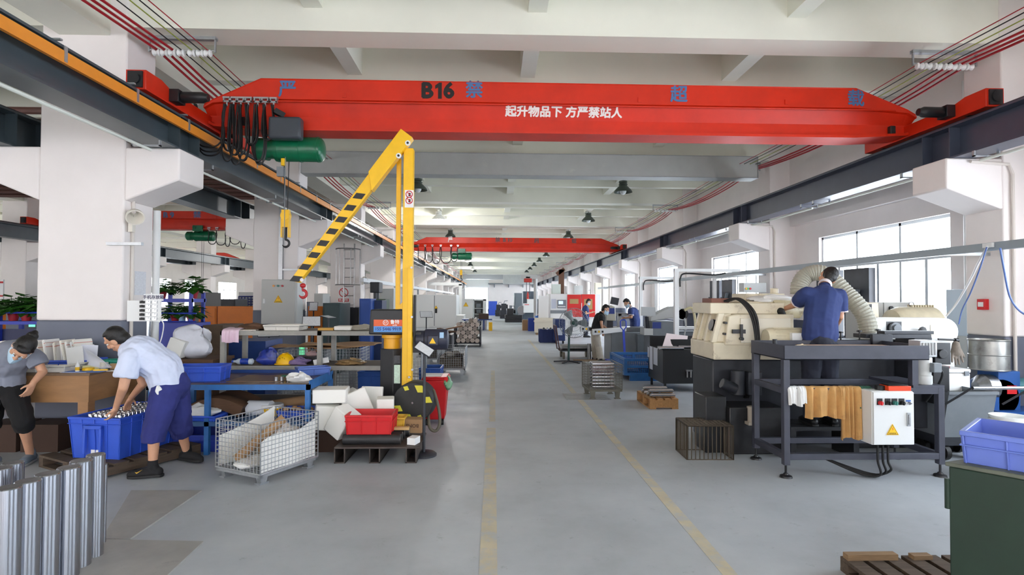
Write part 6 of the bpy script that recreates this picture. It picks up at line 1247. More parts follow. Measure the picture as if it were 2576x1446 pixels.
q = aY(995, 1075, a.y + .5); crate('plastic_crate', 'small yellow plastic crate half hidden behind the red one', 'crate', (q.x, a.y + .56, zr), 0, .2, .2, .1, M('yellow crate plastic', (236, 190, 66), .45), fl_=.008)
q = aY(1042, 1083, a.y + .55); bxo = B().bx((q.x, a.y + .58, z1 + .1), (.2, .16, .15), Rz(-.12)); o_ = single('cardboard_box', 'brown carton printed BOMS upside down beneath the hose drum', 'box', bxo, CARD)
mesh('lettering', B().text('BOMS', .055, (q.x - .012, a.y + .488, z1 + .11), (-1, .12, 0), (0, 0, -1), off=.001, dep=.0004), M('carton print', (92, 70, 54), .7), o_, w=True)
single('carton_support', 'dark steel block under the upside down carton', 'block', B().bx((q.x, a.y + .58, z1 + .0125), (.2, .14, .025)), DK)
q = aY(1040, 1101, a.y + .12); single('paper_box', 'small white paper box at the right front of the rusty pallet', 'box', B().bx((q.x, a.y + .14, z1 + .035), (.09, .13, .07), Rz(-.3)), PAPER)
q = aY(1010, 1080, a.y + .3); single('wood_block', 'raw wooden block lying on the bars beside the red crate', 'block', B().bx((q.x, a.y + .32, z1 + .12), (.16, .06, .03)), M('pale wood', (208, 172, 116), .7))
# --- pile of foam boxes
def fbox(lab, px, py, Y, d, R, z=None):
    p = aY(px, py, Y); p.z = p.z if z is None else z
    b = B().bx((0, 0, 0), d); b.v = [tuple(R @ V(v) + p) for v in b.v]; return single('foam_box', lab, 'foam box', b, FOAM, bev=.012)
fbox('flat white foam box topmost at the left of the foam heap', 834, 992, 6.45, (.36, .3, .15), Rz(.1))
fbox('white foam box standing under the flat one at the left of the heap', 822, 1048, 6.35, (.26, .24, .26), Rz(.35) @ Ryy(.12))
fbox('white foam box tipped forward in front of the heap', 862, 1060, 6.22, (.22, .22, .3), Rz(-.4) @ Ryy(.55))
fbox('slanted white foam slab in the middle of the heap', 900, 1020, 6.5, (.3, .06, .34), Rz(.2) @ Ryy(-.4))
fbox('tall curved white foam panel behind the heap beside the black column', 935, 1015, 6.72, (.26, .05, .4), Rz(-.15) @ Rx(-.15))
fbox('upright white foam box leaning on the black column', 970, 1028, 6.5, (.19, .16, .26), Rz(.15) @ Rx(.1))
fbox('small white foam block behind the tipped box', 884, 1005, 6.7, (.2, .2, .2), Rz(.5) @ Ryy(-.5))
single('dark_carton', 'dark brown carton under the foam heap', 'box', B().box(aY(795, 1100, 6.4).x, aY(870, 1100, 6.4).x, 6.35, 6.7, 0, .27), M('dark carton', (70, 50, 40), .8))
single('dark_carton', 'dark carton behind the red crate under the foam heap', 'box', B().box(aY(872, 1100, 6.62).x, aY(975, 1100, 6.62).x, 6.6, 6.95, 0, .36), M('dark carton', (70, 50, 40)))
# --- yellow jib crane on its black column
Yj = 7.0
def jq(px, py, Y=Yj): return aY(px, py, Y)
t = thing('jib_crane', 'yellow folding jib crane with hazard stripes on a black column', 'jib crane', (jq(984, 1000).x, 7.05, 0))
BKJ = M('jib black paint', (38, 39, 42), .5, var=.1)
xc0, xc1 = jq(957, 940).x, jq(1010, 940).x
cl_ = mesh('column', B().prism([(xc0, 6.98), (xc0 + .17, 6.92), (xc1, 6.98), (xc1, 7.2), (xc0 + .05, 7.22)], 0, jq(984, 877).z, 'z').box(xc0 - .1, xc1 + .1, 6.86, 7.3, 0, .02), BKJ, t, w=True, bev=.006)
mesh('instruction_plate', B().mat(0).box(jq(994, 935).x, jq(1009, 935).x, 6.925, 6.94, jq(1000, 962).z, jq(1000, 916).z).mat(1).box(jq(994, 905).x, jq(1009, 905).x, 6.925, 6.94, jq(1000, 913).z, jq(1000, 893).z), [M('green white plate', (196, 222, 206), .5, var=.2, scale=60), M('dark label', (60, 62, 68), .5, var=.4, scale=60)], cl_, w=True)
mesh('slew_collar', B().lathe([(.105, 0), (.105, .72), (.13, .76), (.13, 1)], (jq(984, 877).x, 7.08, jq(984, 877).z), (jq(984, 877).x, 7.08, jq(984, 842).z), 28), M('collar yellow', (236, 172, 36), .4), t, w=True)
hx0, hx1 = jq(932, 810).x, jq(1030, 810).x; hz0, hz1 = jq(980, 840).z, jq(980, 778).z
hd = mesh('drive_head', B().prism([(hx0, hz0), (hx1, hz0), (hx1, hz1), (hx0 + .02, hz1)], 6.9, 7.3, 'y'), BKJ, t, w=True, bev=.015)
sx0, sx1 = jq(940, 815, 6.89).x, jq(1012, 815, 6.89).x; sm = jq(970, 820.5, 6.89).z; s1_, s0_ = jq(970, 804, 6.89).z, jq(970, 835, 6.89).z
sg = mesh('sign_plate', B().mat(0).box(sx0, sx1, 6.888, 6.9, sm, s1_).mat(1).box(sx0, sx1, 6.888, 6.9, s0_, sm), [M('sign orange red', (216, 92, 44), .5, var=.15, scale=4), M('sign blue', (90, 150, 216), .5)], hd, w=True)
mesh('lettering', B().text('鲁特', .055, (sx0 + .255, 6.886, sm + .05), (1, 0, 0), (0, 0, 1), off=.001, dep=.0004).text('LUTE', .022, (sx0 + .255, 6.886, sm + .012), (1, 0, 0), (0, 0, 1), off=.0006, dep=.0004).tube(arc((sx0 + .145, 6.886, sm + .045), .03, 0, 2 * PI, 20), .004, 5).text('LT', .032, (sx0 + .145, 6.886, sm + .045), (1, 0, 0), (0, 0, 1), off=.001, dep=.0004), PAPER, sg, w=True)
mesh('lettering', B().text('155 5446 9919', .052, ((sx0 + sx1) / 2, 6.886, (s0_ + sm) / 2), (1, 0, 0), (0, 0, 1), off=.0015, dep=.0004), M('sign navy ink', (40, 60, 130), .5), sg, w=True)
pz0, pz1 = jq(1030, 965).z, jq(1030, 380).z
mesh('mast', B().box(jq(1018, 600).x, jq(1042, 600).x, 6.86, 6.98, pz0, pz1), YEL, t, w=True, bev=.006)
mesh('mast_sleeve', B().box(jq(1019, 850).x, jq(1029, 850).x, 6.852, 6.86, jq(1020, 960).z, jq(1020, 675).z), M('mast yellow shade', (240, 186, 26), .45), t, w=True)
mesh('tie_bar', B().box(jq(997, 600).x, jq(1008, 600).x, 6.97, 7.02, jq(1000, 778).z, jq(1000, 400).z), YEL, t, w=True, bev=.003)
mesh('gusset', B().prism([(jq(x, y).x, jq(x, y).z) for x, y in ((1000, 775), (1026, 750), (1026, 778))], 6.9, 6.96, 'y'), YEL, t, w=True)
A, Bb = jq(1026, 352), jq(757, 706); dv = (Bb - A); La = dv.length; dv.normalize(); pv = V((-dv.z, 0, dv.x))
am = mesh('arm', B().add([p + V((0, dy, 0)) for dy in (-.20, -.10) for p in (A + pv * .075 - dv * .03, A - pv * .075 - dv * .03, A + dv * La * .5 - pv * .07, Bb - pv * .05, Bb + dv * .02 + pv * .0, Bb + pv * .05, A + dv * La * .5 + pv * .07)], [(0, 1, 2, 3, 4, 5, 6)[::-1], (7, 8, 9, 10, 11, 12, 13)] + [(i, (i + 1) % 7, (i + 1) % 7 + 7, i + 7) for i in range(7)]), YEL, t, w=True, bev=.004)
mesh('arm_root', B().add([p + V((0, dy, 0)) for dy in (-.215, -.085) for p in (A + pv * .088 - dv * .03, A - pv * .088 - dv * .03, A - pv * .085 + dv * .62, A + pv * .085 + dv * .78)], [(3, 2, 1, 0), (4, 5, 6, 7)] + [(i, (i + 1) % 4, (i + 1) % 4 + 4, i + 4) for i in range(4)]), YEL, t, w=True, bev=.004)
hz_ = []
for i in range(8):
    c_ = A + dv * (.92 + i * .177); c_.y = Yj - .203; w2, k2 = .048, .05
    if c_.x < Bb.x - .02: continue
    hz_.append(B().add([c_ + pv * w2 - dv * k2 * 1.35, c_ + pv * w2 + dv * k2 * .25, c_ - pv * w2 + dv * k2 * 1.35, c_ - pv * w2 - dv * k2 * .25], [(0, 1, 2, 3)]))
parts('hazard_stripe', hz_, SIGNK, am, smooth=0)
for px, py in ((1026, 360), (1003, 392)):
    p = jq(px, py, Yj - .216); mesh('pivot_pin', B().mat(0).cyl(p, p - V((0, .012, 0)), .032, n=24).mat(1).cyl(p - V((0, .012, 0)), p - V((0, .02, 0)), .014, n=16), [WHITEP, BLACK], am, w=True)
p = jq(760, 704, Yj - .205); mesh('pivot_pin', B().cyl(p, p - V((0, .014, 0)), .024, n=6), STEEL, am, w=True)
p = jq(762, 716, Yj - .15); hkp = [(p.x, p.y, p.z), (p.x, p.y, p.z - .06)] + arc((p.x, p.y, p.z - .11), .045, PI * .5, -PI * .9, 12)
mesh('hook', B().tube(hkp, [.014] * 2 + [.017] * 10 + [.012, .008, .004], 10).ell((p.x, p.y, p.z - .01), (.035, .03, .03)), M('hook red', (168, 26, 34), .4), t, w=True)
for i, (px, py) in enumerate(((1036, 673), (1037, 797), (1038, 929), (1030, 948))): p = jq(px, py, 6.85); mesh('bolt', B().cyl(p, p - V((0, .03, 0)), .014, n=10), STEEL, t, w=True)
wa, wb2 = jq(1018.5, 478, 6.86), jq(1040.5, 522, 6.86)
st = mesh('safety_sticker', B().box(wa.x, wb2.x, 6.856, 6.86, wb2.z, wa.z), PAPER, t, w=True); cx_ = (wa.x + wb2.x) / 2
for zf in (.76, .4):
    z = wb2.z + (wa.z - wb2.z) * zf; rr3 = (wb2.x - wa.x) * .36; ring = [V((cx_ + cos(a) * rr3, 6.855, z + sin(a) * rr3)) for a in [i * PI / 12 for i in range(24)]]
    mesh('prohibition_mark', B().mat(0).tube(ring, .005, 5, True).bar((cx_ - rr3 * .7, 6.855, z + rr3 * .7), (cx_ + rr3 * .7, 6.855, z - rr3 * .7), .008, .004, (0, 1, 0)).mat(1).bx((cx_ + .004, 6.8555, z - .004), (.025, .002, .04)), [SIGNR, SIGNK], st, w=True)
mb2 = mesh('drive_motor', B().lathe([(.06, 0), (.11, .08), (.11, .3), (.13, .34), (.13, .9), (.12, .97), (.07, 1)], (jq(1040, 854).x, 7.05, jq(1080, 854).z), (jq(1128, 854).x, 7.05, jq(1080, 854).z), 28), M('motor blue black', (44, 48, 66), .45), t, w=True)
p = jq(1089, 856, 6.9); mesh('terminal_box', B().bx(p, (.125, .07, .12)), M('motor blue black', (44, 48, 66)), mb2, w=True, bev=.01)
pt_ = p + V((0, -.037, 0)); mesh('warning_sign', B().add([pt_ + V(v) for v in ((-.04, 0, -.035), (.04, 0, -.035), (0, 0, .035))], [(0, 1, 2)]), SIGNY, mb2, w=True, smooth=0)
mesh('label_plate', B().bx(jq(1111, 843, 6.92), (.05, .003, .07)), M('pale blue label', (170, 206, 236), .5), mb2, w=True)
mesh('motor_mount', B().box(jq(1040, 860).x - .02, jq(1060, 860).x, 6.96, 7.14, jq(1050, 886).z, jq(1050, 835).z), BKJ, t, w=True)
mesh('chain_guard', B().box(jq(1043, 800).x, jq(1047, 800).x, 6.9, 7.0, jq(1045, 845).z, jq(1045, 742).z), RUBBER, t, w=True)
# drum with yellow marks under the mast
pd = aY(1038, 1013, 6.62); R_ = .235; ax_ = V((-.12, -1, 0)).normalized(); xd = V((0, 0, 1)).cross(ax_).normalized() * -1
if xd.x < 0: xd = -xd
dm = mesh('counterweight_drum', B().lathe([(R_ * .9, 0), (R_, .06), (R_, .94), (R_ * .97, 1)], pd - ax_ * .26, pd, 48), M('drum black', (40, 41, 42), .6, var=.2, scale=12), t, w=True)
for a, s_ in ((115, .6), (62, 1.1), (12, .9), (-158, .9), (-108, 1.15), (-62, .5)):
    a_ = math.radians(a); c_ = pd + xd * cos(a_) * R_ * .78 + V((0, 0, sin(a_) * R_ * .78)) + ax_ * .002; e1 = (xd * .5 + V((0, 0, -.86))).normalized() * .055 * s_; e2 = xd * .032 * s_ + V((0, 0, .012))
    mesh('hazard_mark', B().add([c_ + e1 + e2, c_ + e1 * .5 - e2 * 1.2, c_ - e1 - e2, c_ - e1 * .5 + e2 * 1.2], [(0, 1, 2, 3)]), M('dull yellow mark', (214, 204, 60), .6), dm, w=True, smooth=0)
mesh('drum_bolt', B().cyl(pd + ax_ * .001, pd + ax_ * .012, .012, n=12), STEEL, dm, w=True)
mesh('drum_support', B().bar(pd - ax_ * .13, V((pd.x, pd.y + .13, 0)), .1, .08), BKJ, t, w=True)
hs_ = smooth_pts([pd + V((.2, .2, .1)), aY(1092, 985, 6.75), aY(1104, 1030, 6.7), aY(1106, 1065, 6.65), aY(1097, 1083, 6.62), aY(1083, 1078, 6.6), aY(1078, 1055, 6.62), pd + V((.16, .2, -.1))], 8)
mesh('cable_loop', B().tube(hs_, .018, 10), M('dirty hose', (92, 86, 72), .6), t, w=True)
# --- sign stand, red bin
def sign_stand(px, pyb, pyt, Y, w_, lab, tilt=-.55, yaw=0., base=.14, ty=0.):
    p = aY(px, pyb, Y); zt_ = aY(px, pyt, Y).z; t = thing('sign_stand', lab, 'sign stand', (p.x, Y, 0))
    mesh('base', B().lathe([(base, 0), (base, .5), (base * .85, .9), (.03, 1)], (0, 0, 0), (0, 0, .04), 28), CAST, t)
    mesh('pole', B().cyl((0, 0, .03), (0, 0, zt_), .016, n=12), CAST, t)
    R_2 = Rz(yaw) @ Ryy(ty) @ Rx(tilt); b = B().mat(0).box(-w_ / 2, w_ / 2, -.105, .105, -.012, 0).mat(1).box(-w_ / 2 + .008, w_ / 2 - .008, -.098, .098, .0, .002); b.v = [tuple(R_2 @ V(v) + V((0, -.01, zt_ + .03))) for v in b.v]
    mesh('sign_plate', b, [CAST, M('stand notice', (226, 228, 230), .5, var=.12, scale=50)], t); return t
sign_stand(1066, 1142, 884, 6.2, .2, 'black notice stand on a round base before the red bin, tilted sign', .3, .0, .14, .56)
sign_stand(676, 905, 838, 9.75, .34, 'notice stand with a slanted white sheet left of the grey cabinet foot', .9, .3, .12)
sign_stand(783, 905, 812, 9.9, .3, 'notice stand with a slanted white sheet right of the grey cabinet', .9, .3, .12)
sign_stand(825, 900, 800, 11.2, .26, 'notice stand turned edge on before the dark green cabinet', .2, 1.2, .12)
sign_stand(1072, 860, 793, 15.5, .34, 'notice stand with a white sheet before the white machine cabs', .9, .3, .15)
sign_stand(788, 850, 774, 13.6, .2, 'small dark plaque on a thin stand by the orange machine guard', 1.3, .0, .12)
q = fl(1093, 1069); zb3 = aY(1095, 950, q.y).z
t = thing('waste_bin', 'red wheeled waste bin with a green liner by the jib column', 'bin', (q.x, q.y + .2, 0))
mesh('body', B().taper((0, 0, .06), (.25, .3), (.34, .42), zb3 - .1), REDP, t, bev=.012); mesh('lid', B().taper((0, -.0, zb3 - .035), (.37, .45), (.33, .40), .045), REDP, t, bev=.01)
mesh('paper', B().box(-.16, .08, -.16, .12, zb3 + .012, zb3 + .022), PAPER, t)
mesh('bin_liner', crumple_b((.17, -.12, zb3 - .09), (.06, .12, .09), 31, amp=.3), M('green bin liner', (120, 168, 130), .35), t)
parts('wheel', [B().cyl((q.x + dx - .02, q.y + .02, .04), (q.x + dx + .02, q.y + .02, .04), .04, n=14) for dx in (-.1, .1)], RUBBER, t)
mesh('handle', B().tube([(.12, -.2, zb3 - .02), (.13, -.24, zb3 + .0), (.02, -.24, zb3 + .01), (-.1, -.24, zb3)], .012, 8), REDP, t)
# ================================================================ middle distance, left of the aisle
# --- grey electric cabinet on the second pillar
t = thing('electric_cabinet', 'large light grey electric cabinet with three pilot lamps on the second left pillar', 'cabinet', (-5.0, 12.7, 1.1))
e0, e1 = aY(657, 815, 12.45), aY(742, 703, 12.45)
bo = mesh('body', B().box(e0.x, e1.x + .05, 12.46, 12.85, e0.z, e1.z), LIGHTG, t, w=True, bev=.008); mesh('door', B().box(e0.x + .0, e1.x, 12.44, 12.46, e0.z + .01, e1.z - .01), M('cabinet door grey', (190, 190, 186), .45), t, w=True, bev=.004)
for px, m_ in ((689, M('amber lens', (236, 160, 70), .3)), (700, M('teal button', (60, 130, 120))), (711, M('red lens', (176, 30, 40), .3))): p = aY(px, 719, 12.44); mesh('pilot_lamp', B().cyl(p, p - V((0, .03, 0)), .022, n=14), m_, t, w=True)
warn_triangle(aY(700, 753, 12.437), .19, t); p = aY(664.5, 757, 12.435); mesh('handle', B().bx(p, (.04, .03, .1)), WHITEP, t, w=True)
single('conduit_trunking', 'grey vertical cable trunking above the electric cabinet on the second pillar', 'trunking', B().box(aY(701, 600, 12.78).x, aY(711, 600, 12.78).x, 12.78, 12.855, e1.z, 4.6), GALV)
p = aX(757, 675, XL1 + .01); t = thing('alarm_horn', 'red alarm horn on the aisle face of the second left pillar', 'alarm', (XL1, 13.05, 2.3)); mesh('horn', B().lathe([(.03, 0), (.05, .4), (.1, 1)], (XL1 + .02, 13.1, 2.34), (XL1 + .16, 13.02, 2.38), 16), REDP, t, w=True); mesh('mount', B().bx((XL1 + .02, 13.1, 2.34), (.04, .06, .06)), REDP, t, w=True)
single('call_box', 'small red call box on the aisle face of the second left pillar', 'call box', B().box(XL1 + .001, XL1 + .04, 13.0, 13.12, 1.62, 1.82), REDP)
single('exit_sign', 'green running man exit sign low on the second left pillar', 'sign', B().box(XL1 + .001, XL1 + .02, 13.0, 13.3, .4, .6), M('exit sign green', (110, 220, 160), .5, emit=.6))
# --- ladder with hoops and the no-climbing sign on the third pillar
Yl = 18.5; LX0, LX1 = aY(865, 700, Yl).x, aY(891, 700, Yl).x
t = thing('cage_ladder', 'steel wall ladder with safety hoops at the third left pillar', 'ladder', ((LX0 + LX1) / 2, Yl, 0))
parts('side_rail', [B().box(x - .02, x + .02, Yl - .01, Yl + .03, .0, 3.5) for x in (LX0, LX1)], STEEL, t)
parts('rung', [B().cyl((LX0, Yl, z), (LX1, Yl, z), .012, n=6) for z in [.3 + .3 * i for i in range(11)]], STEEL, t)
for z in (2.15, 3.3): mesh('safety_hoop', B().tube([((LX0 + LX1) / 2 + cos(a) * .38, Yl - .12 - sin(a) * .42, z) for a in [PI * i / 14 for i in range(15)]], .018, 6), STEEL, t, w=True)
parts('hoop_strip', [B().box((LX0 + LX1) / 2 + cos(a) * .38 - .015, (LX0 + LX1) / 2 + cos(a) * .38 + .015, Yl - .13 - sin(a) * .42, Yl - .12 - sin(a) * .42, 2.15, 3.3) for a in (.0, PI * .35, PI * .65, PI)], STEEL, t)
p = aY(865, 738, 18.84); t = thing('prohibition_sign', 'white no climbing sign with a red ring behind the ladder', 'sign', (p.x, 18.84, p.z))
mesh('board', B().box(p.x - .18, p.x + .18, 18.82, 18.85, p.z - .3, p.z + .2), PAPER, t, w=True); mesh('ring', B().tube([V((p.x + cos(a) * .14, 18.815, p.z + .03 + sin(a) * .14)) for a in [2 * PI * i / 24 for i in range(24)]], .014, 6, True).bar((p.x - .1, 18.81, p.z + .13), (p.x + .1, 18.81, p.z - .07), .02, .006, (0, 1, 0)), SIGNR, t, w=True)
tx = mesh('text_band', B().box(p.x - .17, p.x + .17, 18.81, 18.82, p.z - .27, p.z - .17), SIGNR, t, w=True); mesh('lettering', B().text('禁止攀登', .075, (p.x, 18.805, p.z - .22), (1, 0, 0), (0, 0, 1), off=.002, dep=.0005), PAPER, tx, w=True)
# --- cabinets and guards
def cab(name, lab, cat, pxa, pxb, pyt, Y, D, m_, z0=0., pyb=None, door=True, grp=None):
    a, b_ = aY(pxa, 760, Y).x, aY(pxb, 760, Y).x; zt_ = aY((pxa + pxb) / 2, pyt, Y).z
    if pyb: z0 = aY((pxa + pxb) / 2, pyb, Y).z
    t = thing(name, lab, cat, ((a + b_) / 2, Y + D / 2, z0), 0, grp); mesh('body', B().box(a, b_, Y, Y + D, z0, zt_), m_, t, w=True, bev=.01)
    if door: mesh('door', B().box(a + .03, b_ - .03, Y - .015, Y, z0 + .05, zt_ - .05), m_, t, w=True, bev=.004)
    return t, a, b_, z0, zt_
t, a, b_, z0, zt_ = cab('steel_cabinet', 'dark green steel cabinet with louvres standing before the third left pillar', 'cabinet', 812, 856, 762, 13.0, .9, M('dark slate green', (44, 66, 68), .45))
parts('louvre', [B().box(x, x + .12, 12.975, 12.985, z, z + .012) for x in (a + .08, a + .26) for z in [.6 + .04 * i for i in range(6)]], OILY, t)
t, a, b_, z0, zt_ = cab('steel_cabinet', 'bright blue tall steel cabinet left of the jib column', 'cabinet', 904, 933, 751, 13.5, .6, M('cabinet blue', (36, 76, 156), .5))
t, a, b_, z0, zt_ = cab('steel_cabinet', 'dark blue steel cabinet right behind the tall bright blue one', 'cabinet', 934, 961, 755, 13.9, .6, M('cabinet navy', (26, 48, 88), .5))
t, a, b_, z0, zt_ = cab('steel_cabinet', 'black low cabinet between the green and bright blue cabinets', 'cabinet', 868, 903, 774, 14.4, .6, M('cabinet black', (30, 32, 36), .5))
t, a, b_, z0, zt_ = cab('switch_cabinet', 'pale grey switch cabinet behind the blue cabinets', 'cabinet', 955, 990, 726, 17.5, .8, LIGHTG)
OG = M('orange guard paint', (206, 112, 20), .5, var=.1, scale=3)
for i, (pa_, pb_) in enumerate(((500, 545), (548, 652), (655, 672), (775, 815))):
    t, a, b_, z0, zt_ = cab('machine_guard', 'orange sheet metal machine guard, %s' % ['leftmost panel by the blue plant rack', 'wide panel left of the grey electric cabinet', 'narrow panel at the edge of the grey electric cabinet', 'panel right of the second left pillar'][i], 'guard', pa_, pb_, 770, 14.6, .08, OG, .35)
    mesh('foot', B().box(a + .02, b_ - .02, 14.62, 14.66, 0, .36), CAST, t, w=True)
# far machines in the neighbouring bays
for i, (pa_, pb_, pyt, Y, m_, lab) in enumerate(((600, 655, 735, 22, LIGHTG, 'grey machine cabinet with a blue vent grid beyond the orange guard'), (545, 592, 752, 20, CAST, 'black machine standing behind the orange guard'), (790, 812, 738, 24, LIGHTG, 'grey cabinet with a mirror door seen between the second and third pillars'), (488, 515, 735, 17, M('taupe box', (110, 104, 100), .5), 'taupe metal box beside the potted plant on the blue rack'), (680, 700, 745, 26, CAST, 'dark machine glimpsed left of the second pillar'), (100, 140, 735, 26, GALV, 'steel tank far beyond the left plants'), (815, 850, 745, 33, MIDG, 'distant grey machine beyond the green cabinet'))):
    t, *_ = cab('background_machine', lab, 'machine', pa_, pb_, pyt, Y, 1.0, m_)
    if i == 0: BGM = t
p = aY(622, 762, 21.9); mesh('blue_grid', wire_panel((p.x - .35, 21.95, p.z - .25), (.7, 0, 0), (0, 0, .5), 6, 5, .02, .025), M('grid blue', (40, 50, 120), .5), BGM, w=True)
# --- potted plants on blue racks
RKB = M('rack bright blue', (38, 58, 170), .45)
def plant(x, y, z, s, lab, grp, seed):
    rnd = random.Random(seed); t = thing('potted_plant', lab, 'plant', (x, y, z), 0, grp)
    mesh('pot', B().lathe([(.05 * s, 0), (.075 * s, .9), (.085 * s, .9), (.085 * s, 1), (.06 * s, 1)], (0, 0, 0), (0, 0, .13 * s), 18), M('red pot', (168, 34, 48), .45), t)
    lb = B()
    for i in range(80):
        a = rnd.uniform(0, 6.28); el = rnd.uniform(.15, 1.35); L = rnd.uniform(.10, .24) * s; o = V((0, 0, .12 * s)); d = V((cos(a) * cos(el), sin(a) * cos(el), sin(el))); tip = o + d * L; side = d.cross(V((0, 0, 1))).normalized() * .062 * s * rnd.uniform(.7, 1.2)
        dd = (d + V((0, 0, -.9))).normalized(); e_ = tip + dd * .15 * s; m1 = tip.lerp(e_, .4)
        lb.add([tip, m1 + side, e_, m1 - side, m1 + V((0, 0, -.012 * s))], [(0, 1, 4), (1, 2, 4), (2, 3, 4), (3, 0, 4)]); lb.bar(o, tip, .005 * s, .005 * s)
    l = mesh('foliage', lb, LEAF, t, smooth=0); l['kind'] = 'stuff'
    return t
Yk = 9.6; K = lambda px, py: aY(px, py, Yk)
t = thing('plant_rack', 'bright blue stepped rack of potted plants right of the nearest pillar', 'rack', (K(440, 800).x, Yk + .2, 0))
xa3, xb3 = K(382, 800).x, K(480, 800).x
for nm, py in (('upper_shelf', 751), ('lower_shelf', 812)): z = K(430, py).z; mesh(nm, B().box(xa3, xb3 + (.08 if nm[0] == 'l' else 0), Yk, Yk + .5, z - .06, z), RKB, t, w=True)
z = K(430, 812).z; parts('guard_rail', [B().cyl((xa3 + .15, Yk - .02, z + .16), (xb3 + .1, Yk - .02, z + .16), .014, n=6), B().cyl((xa3 + .15, Yk - .02, z + .02), (xb3 + .1, Yk - .02, z + .02), .014, n=6)], RKB, t)
parts('post', [B().box(x, x + .05, y, y + .05, 0, K(430, 735).z) for x in (xa3 + .02, xb3 - .05) for y in (Yk + .02, Yk + .42)], RKB, t)
mesh('front_panel', B().box(xa3, xb3 - .05, Yk + .02, Yk + .04, .35, z - .06), RKB, t, w=True)
gr_ = 'potted plants on the blue rack'
for i, (px, py, up_, s) in enumerate(((394, 751, 1, .95), (474, 751, 1, 1.), (427, 812, 0, .95), (455, 812, 0, 1.1), (468, 812, 0, .9))):
    if i == 3: continue
    p = K(px, py); plant(p.x, Yk + .16, p.z, s, 'green plant in a red pot, blue rack, %s' % ['upper shelf half behind the pillar', 'upper shelf at the right end', 'lower shelf on the left', '', 'lower shelf on the right'][i], gr_, 40 + i)
p = K(448, 812); single('drink_can', 'pale blue can between the two plants on the lower blue shelf', 'can', B().cyl((p.x, Yk + .12, p.z), (p.x, Yk + .12, p.z + .17), .05, n=16), M('can pale blue', (150, 190, 226), .35, var=.3, scale=20))
Yk2 = 8.8; K2 = lambda px, py: aY(px, py, Yk2)
t = thing('plant_rack', 'bright blue railing rack with plants behind the bending woman', 'rack', (K2(70, 810).x, Yk2 + .2, 0))
xa3, xb3 = K2(-60, 800).x, K2(143, 800).x; z = K2(70, 808).z
mesh('shelf', B().box(xa3, xb3, Yk2, Yk2 + .45, z - .05, z), RKB, t, w=True); parts('guard_rail', [B().cyl((xa3, Yk2 - .02, z + .13), (xb3, Yk2 - .02, z + .13), .014, n=6)], RKB, t)
parts('post', [B().box(x, x + .05, y, y + .05, 0, z + .13) for x in (xa3 + .3, K2(95, 800).x, xb3 - .05) for y in (Yk2, Yk2 + .4)], RKB, t)
mesh('front_panel', B().box(xa3, xb3, Yk2 + .05, Yk2 + .07, .2, z - .12), M('dark navy panel', (24, 32, 74), .5), t, w=True)
mesh('digital_readout', B().bx((K2(75, 818).x, Yk2 + .04, K2(75, 818).z), (.09, .01, .05)), M('green digits', (90, 240, 150), .5, emit=1.2), t, w=True)
for i, px in enumerate((8, 42, 88, 122)): p = K2(px, 808); plant(p.x, Yk2 + .18, z, 1.12, 'leafy green plant in a red pot on the blue railing rack, %s from the pillar' % ['fourth', 'third', 'second', 'first'][i], 'plants on the blue railing rack', 60 + i)
t, a, b_, z0, zt_ = cab('machine_guard', 'orange machine side far left behind the blue railing rack', 'guard', -40, 5, 782, 10.5, .1, OG)
t, a, b_, z0, zt_ = cab('machine_guard', 'orange panel between the blue railing rack and the nearest pillar', 'guard', 108, 150, 800, 11.0, .1, OG)
p = aY(3, 735, 16.0); single('notice_board', 'white board with red and blue lines at the far left edge', 'board', B().mat(0).box(p.x - .4, p.x + .05, 16, 16.04, p.z - .55, p.z + .35).mat(1).box(p.x - .4, p.x + .05, 15.99, 16, p.z + .25, p.z + .3).box(p.x - .4, p.x + .05, 15.99, 16, p.z - .12, p.z - .08), [PAPER, SIGNR])
# --- foam in a clear bag, cardboard sheets and boxes behind the stooping man
p = aY(468, 862, 7.5); t = thing('foam_bag', 'big translucent plastic bag of white foam pieces behind the stooping man', 'bag', (p.x, 7.5, p.z - .2))
BAGM = M('translucent bag', (214, 216, 226), .25, var=.08, scale=6)
mesh('bag', crumple_b((p.x + .06, 7.55, p.z), (.27, .2, .2), 33, amp=.18, R=Ryy(.6)), BAGM, t, w=True); mesh('foam_block', B().bx((p.x - .03, 7.36, p.z - .05), (.2, .14, .22), Ryy(.35)), FOAM, t, w=True, bev=.01)
single('cardboard_stack', 'stack of brown cardboard sheets beneath the foam bag', 'cardboard', B().box(aY(430, 890, 7.5).x, aY(555, 890, 7.5).x, 7.3, 7.9, p.z - .24, p.z - .2).box(aY(440, 890, 7.5).x, aY(553, 890, 7.5).x, 7.32, 7.85, 0, p.z - .24), M('dark brown paper', (96, 68, 48)))
single('brown_machine', 'dim brown machine block behind the foam bag', 'machine', B().box(aY(510, 850, 8.6).x, aY(560, 850, 8.6).x, 8.6, 9.3, 0, aY(530, 818, 8.6).z), M('dim brown', (92, 74, 58), .7, var=.2))
single('blue_trough', 'dark blue steel trough behind the grey rack', 'trough', B().box(aY(565, 870, 8.8).x, aY(668, 870, 8.8).x, 8.8, 9.5, 0, aY(620, 858, 8.8).z), NAVYC)
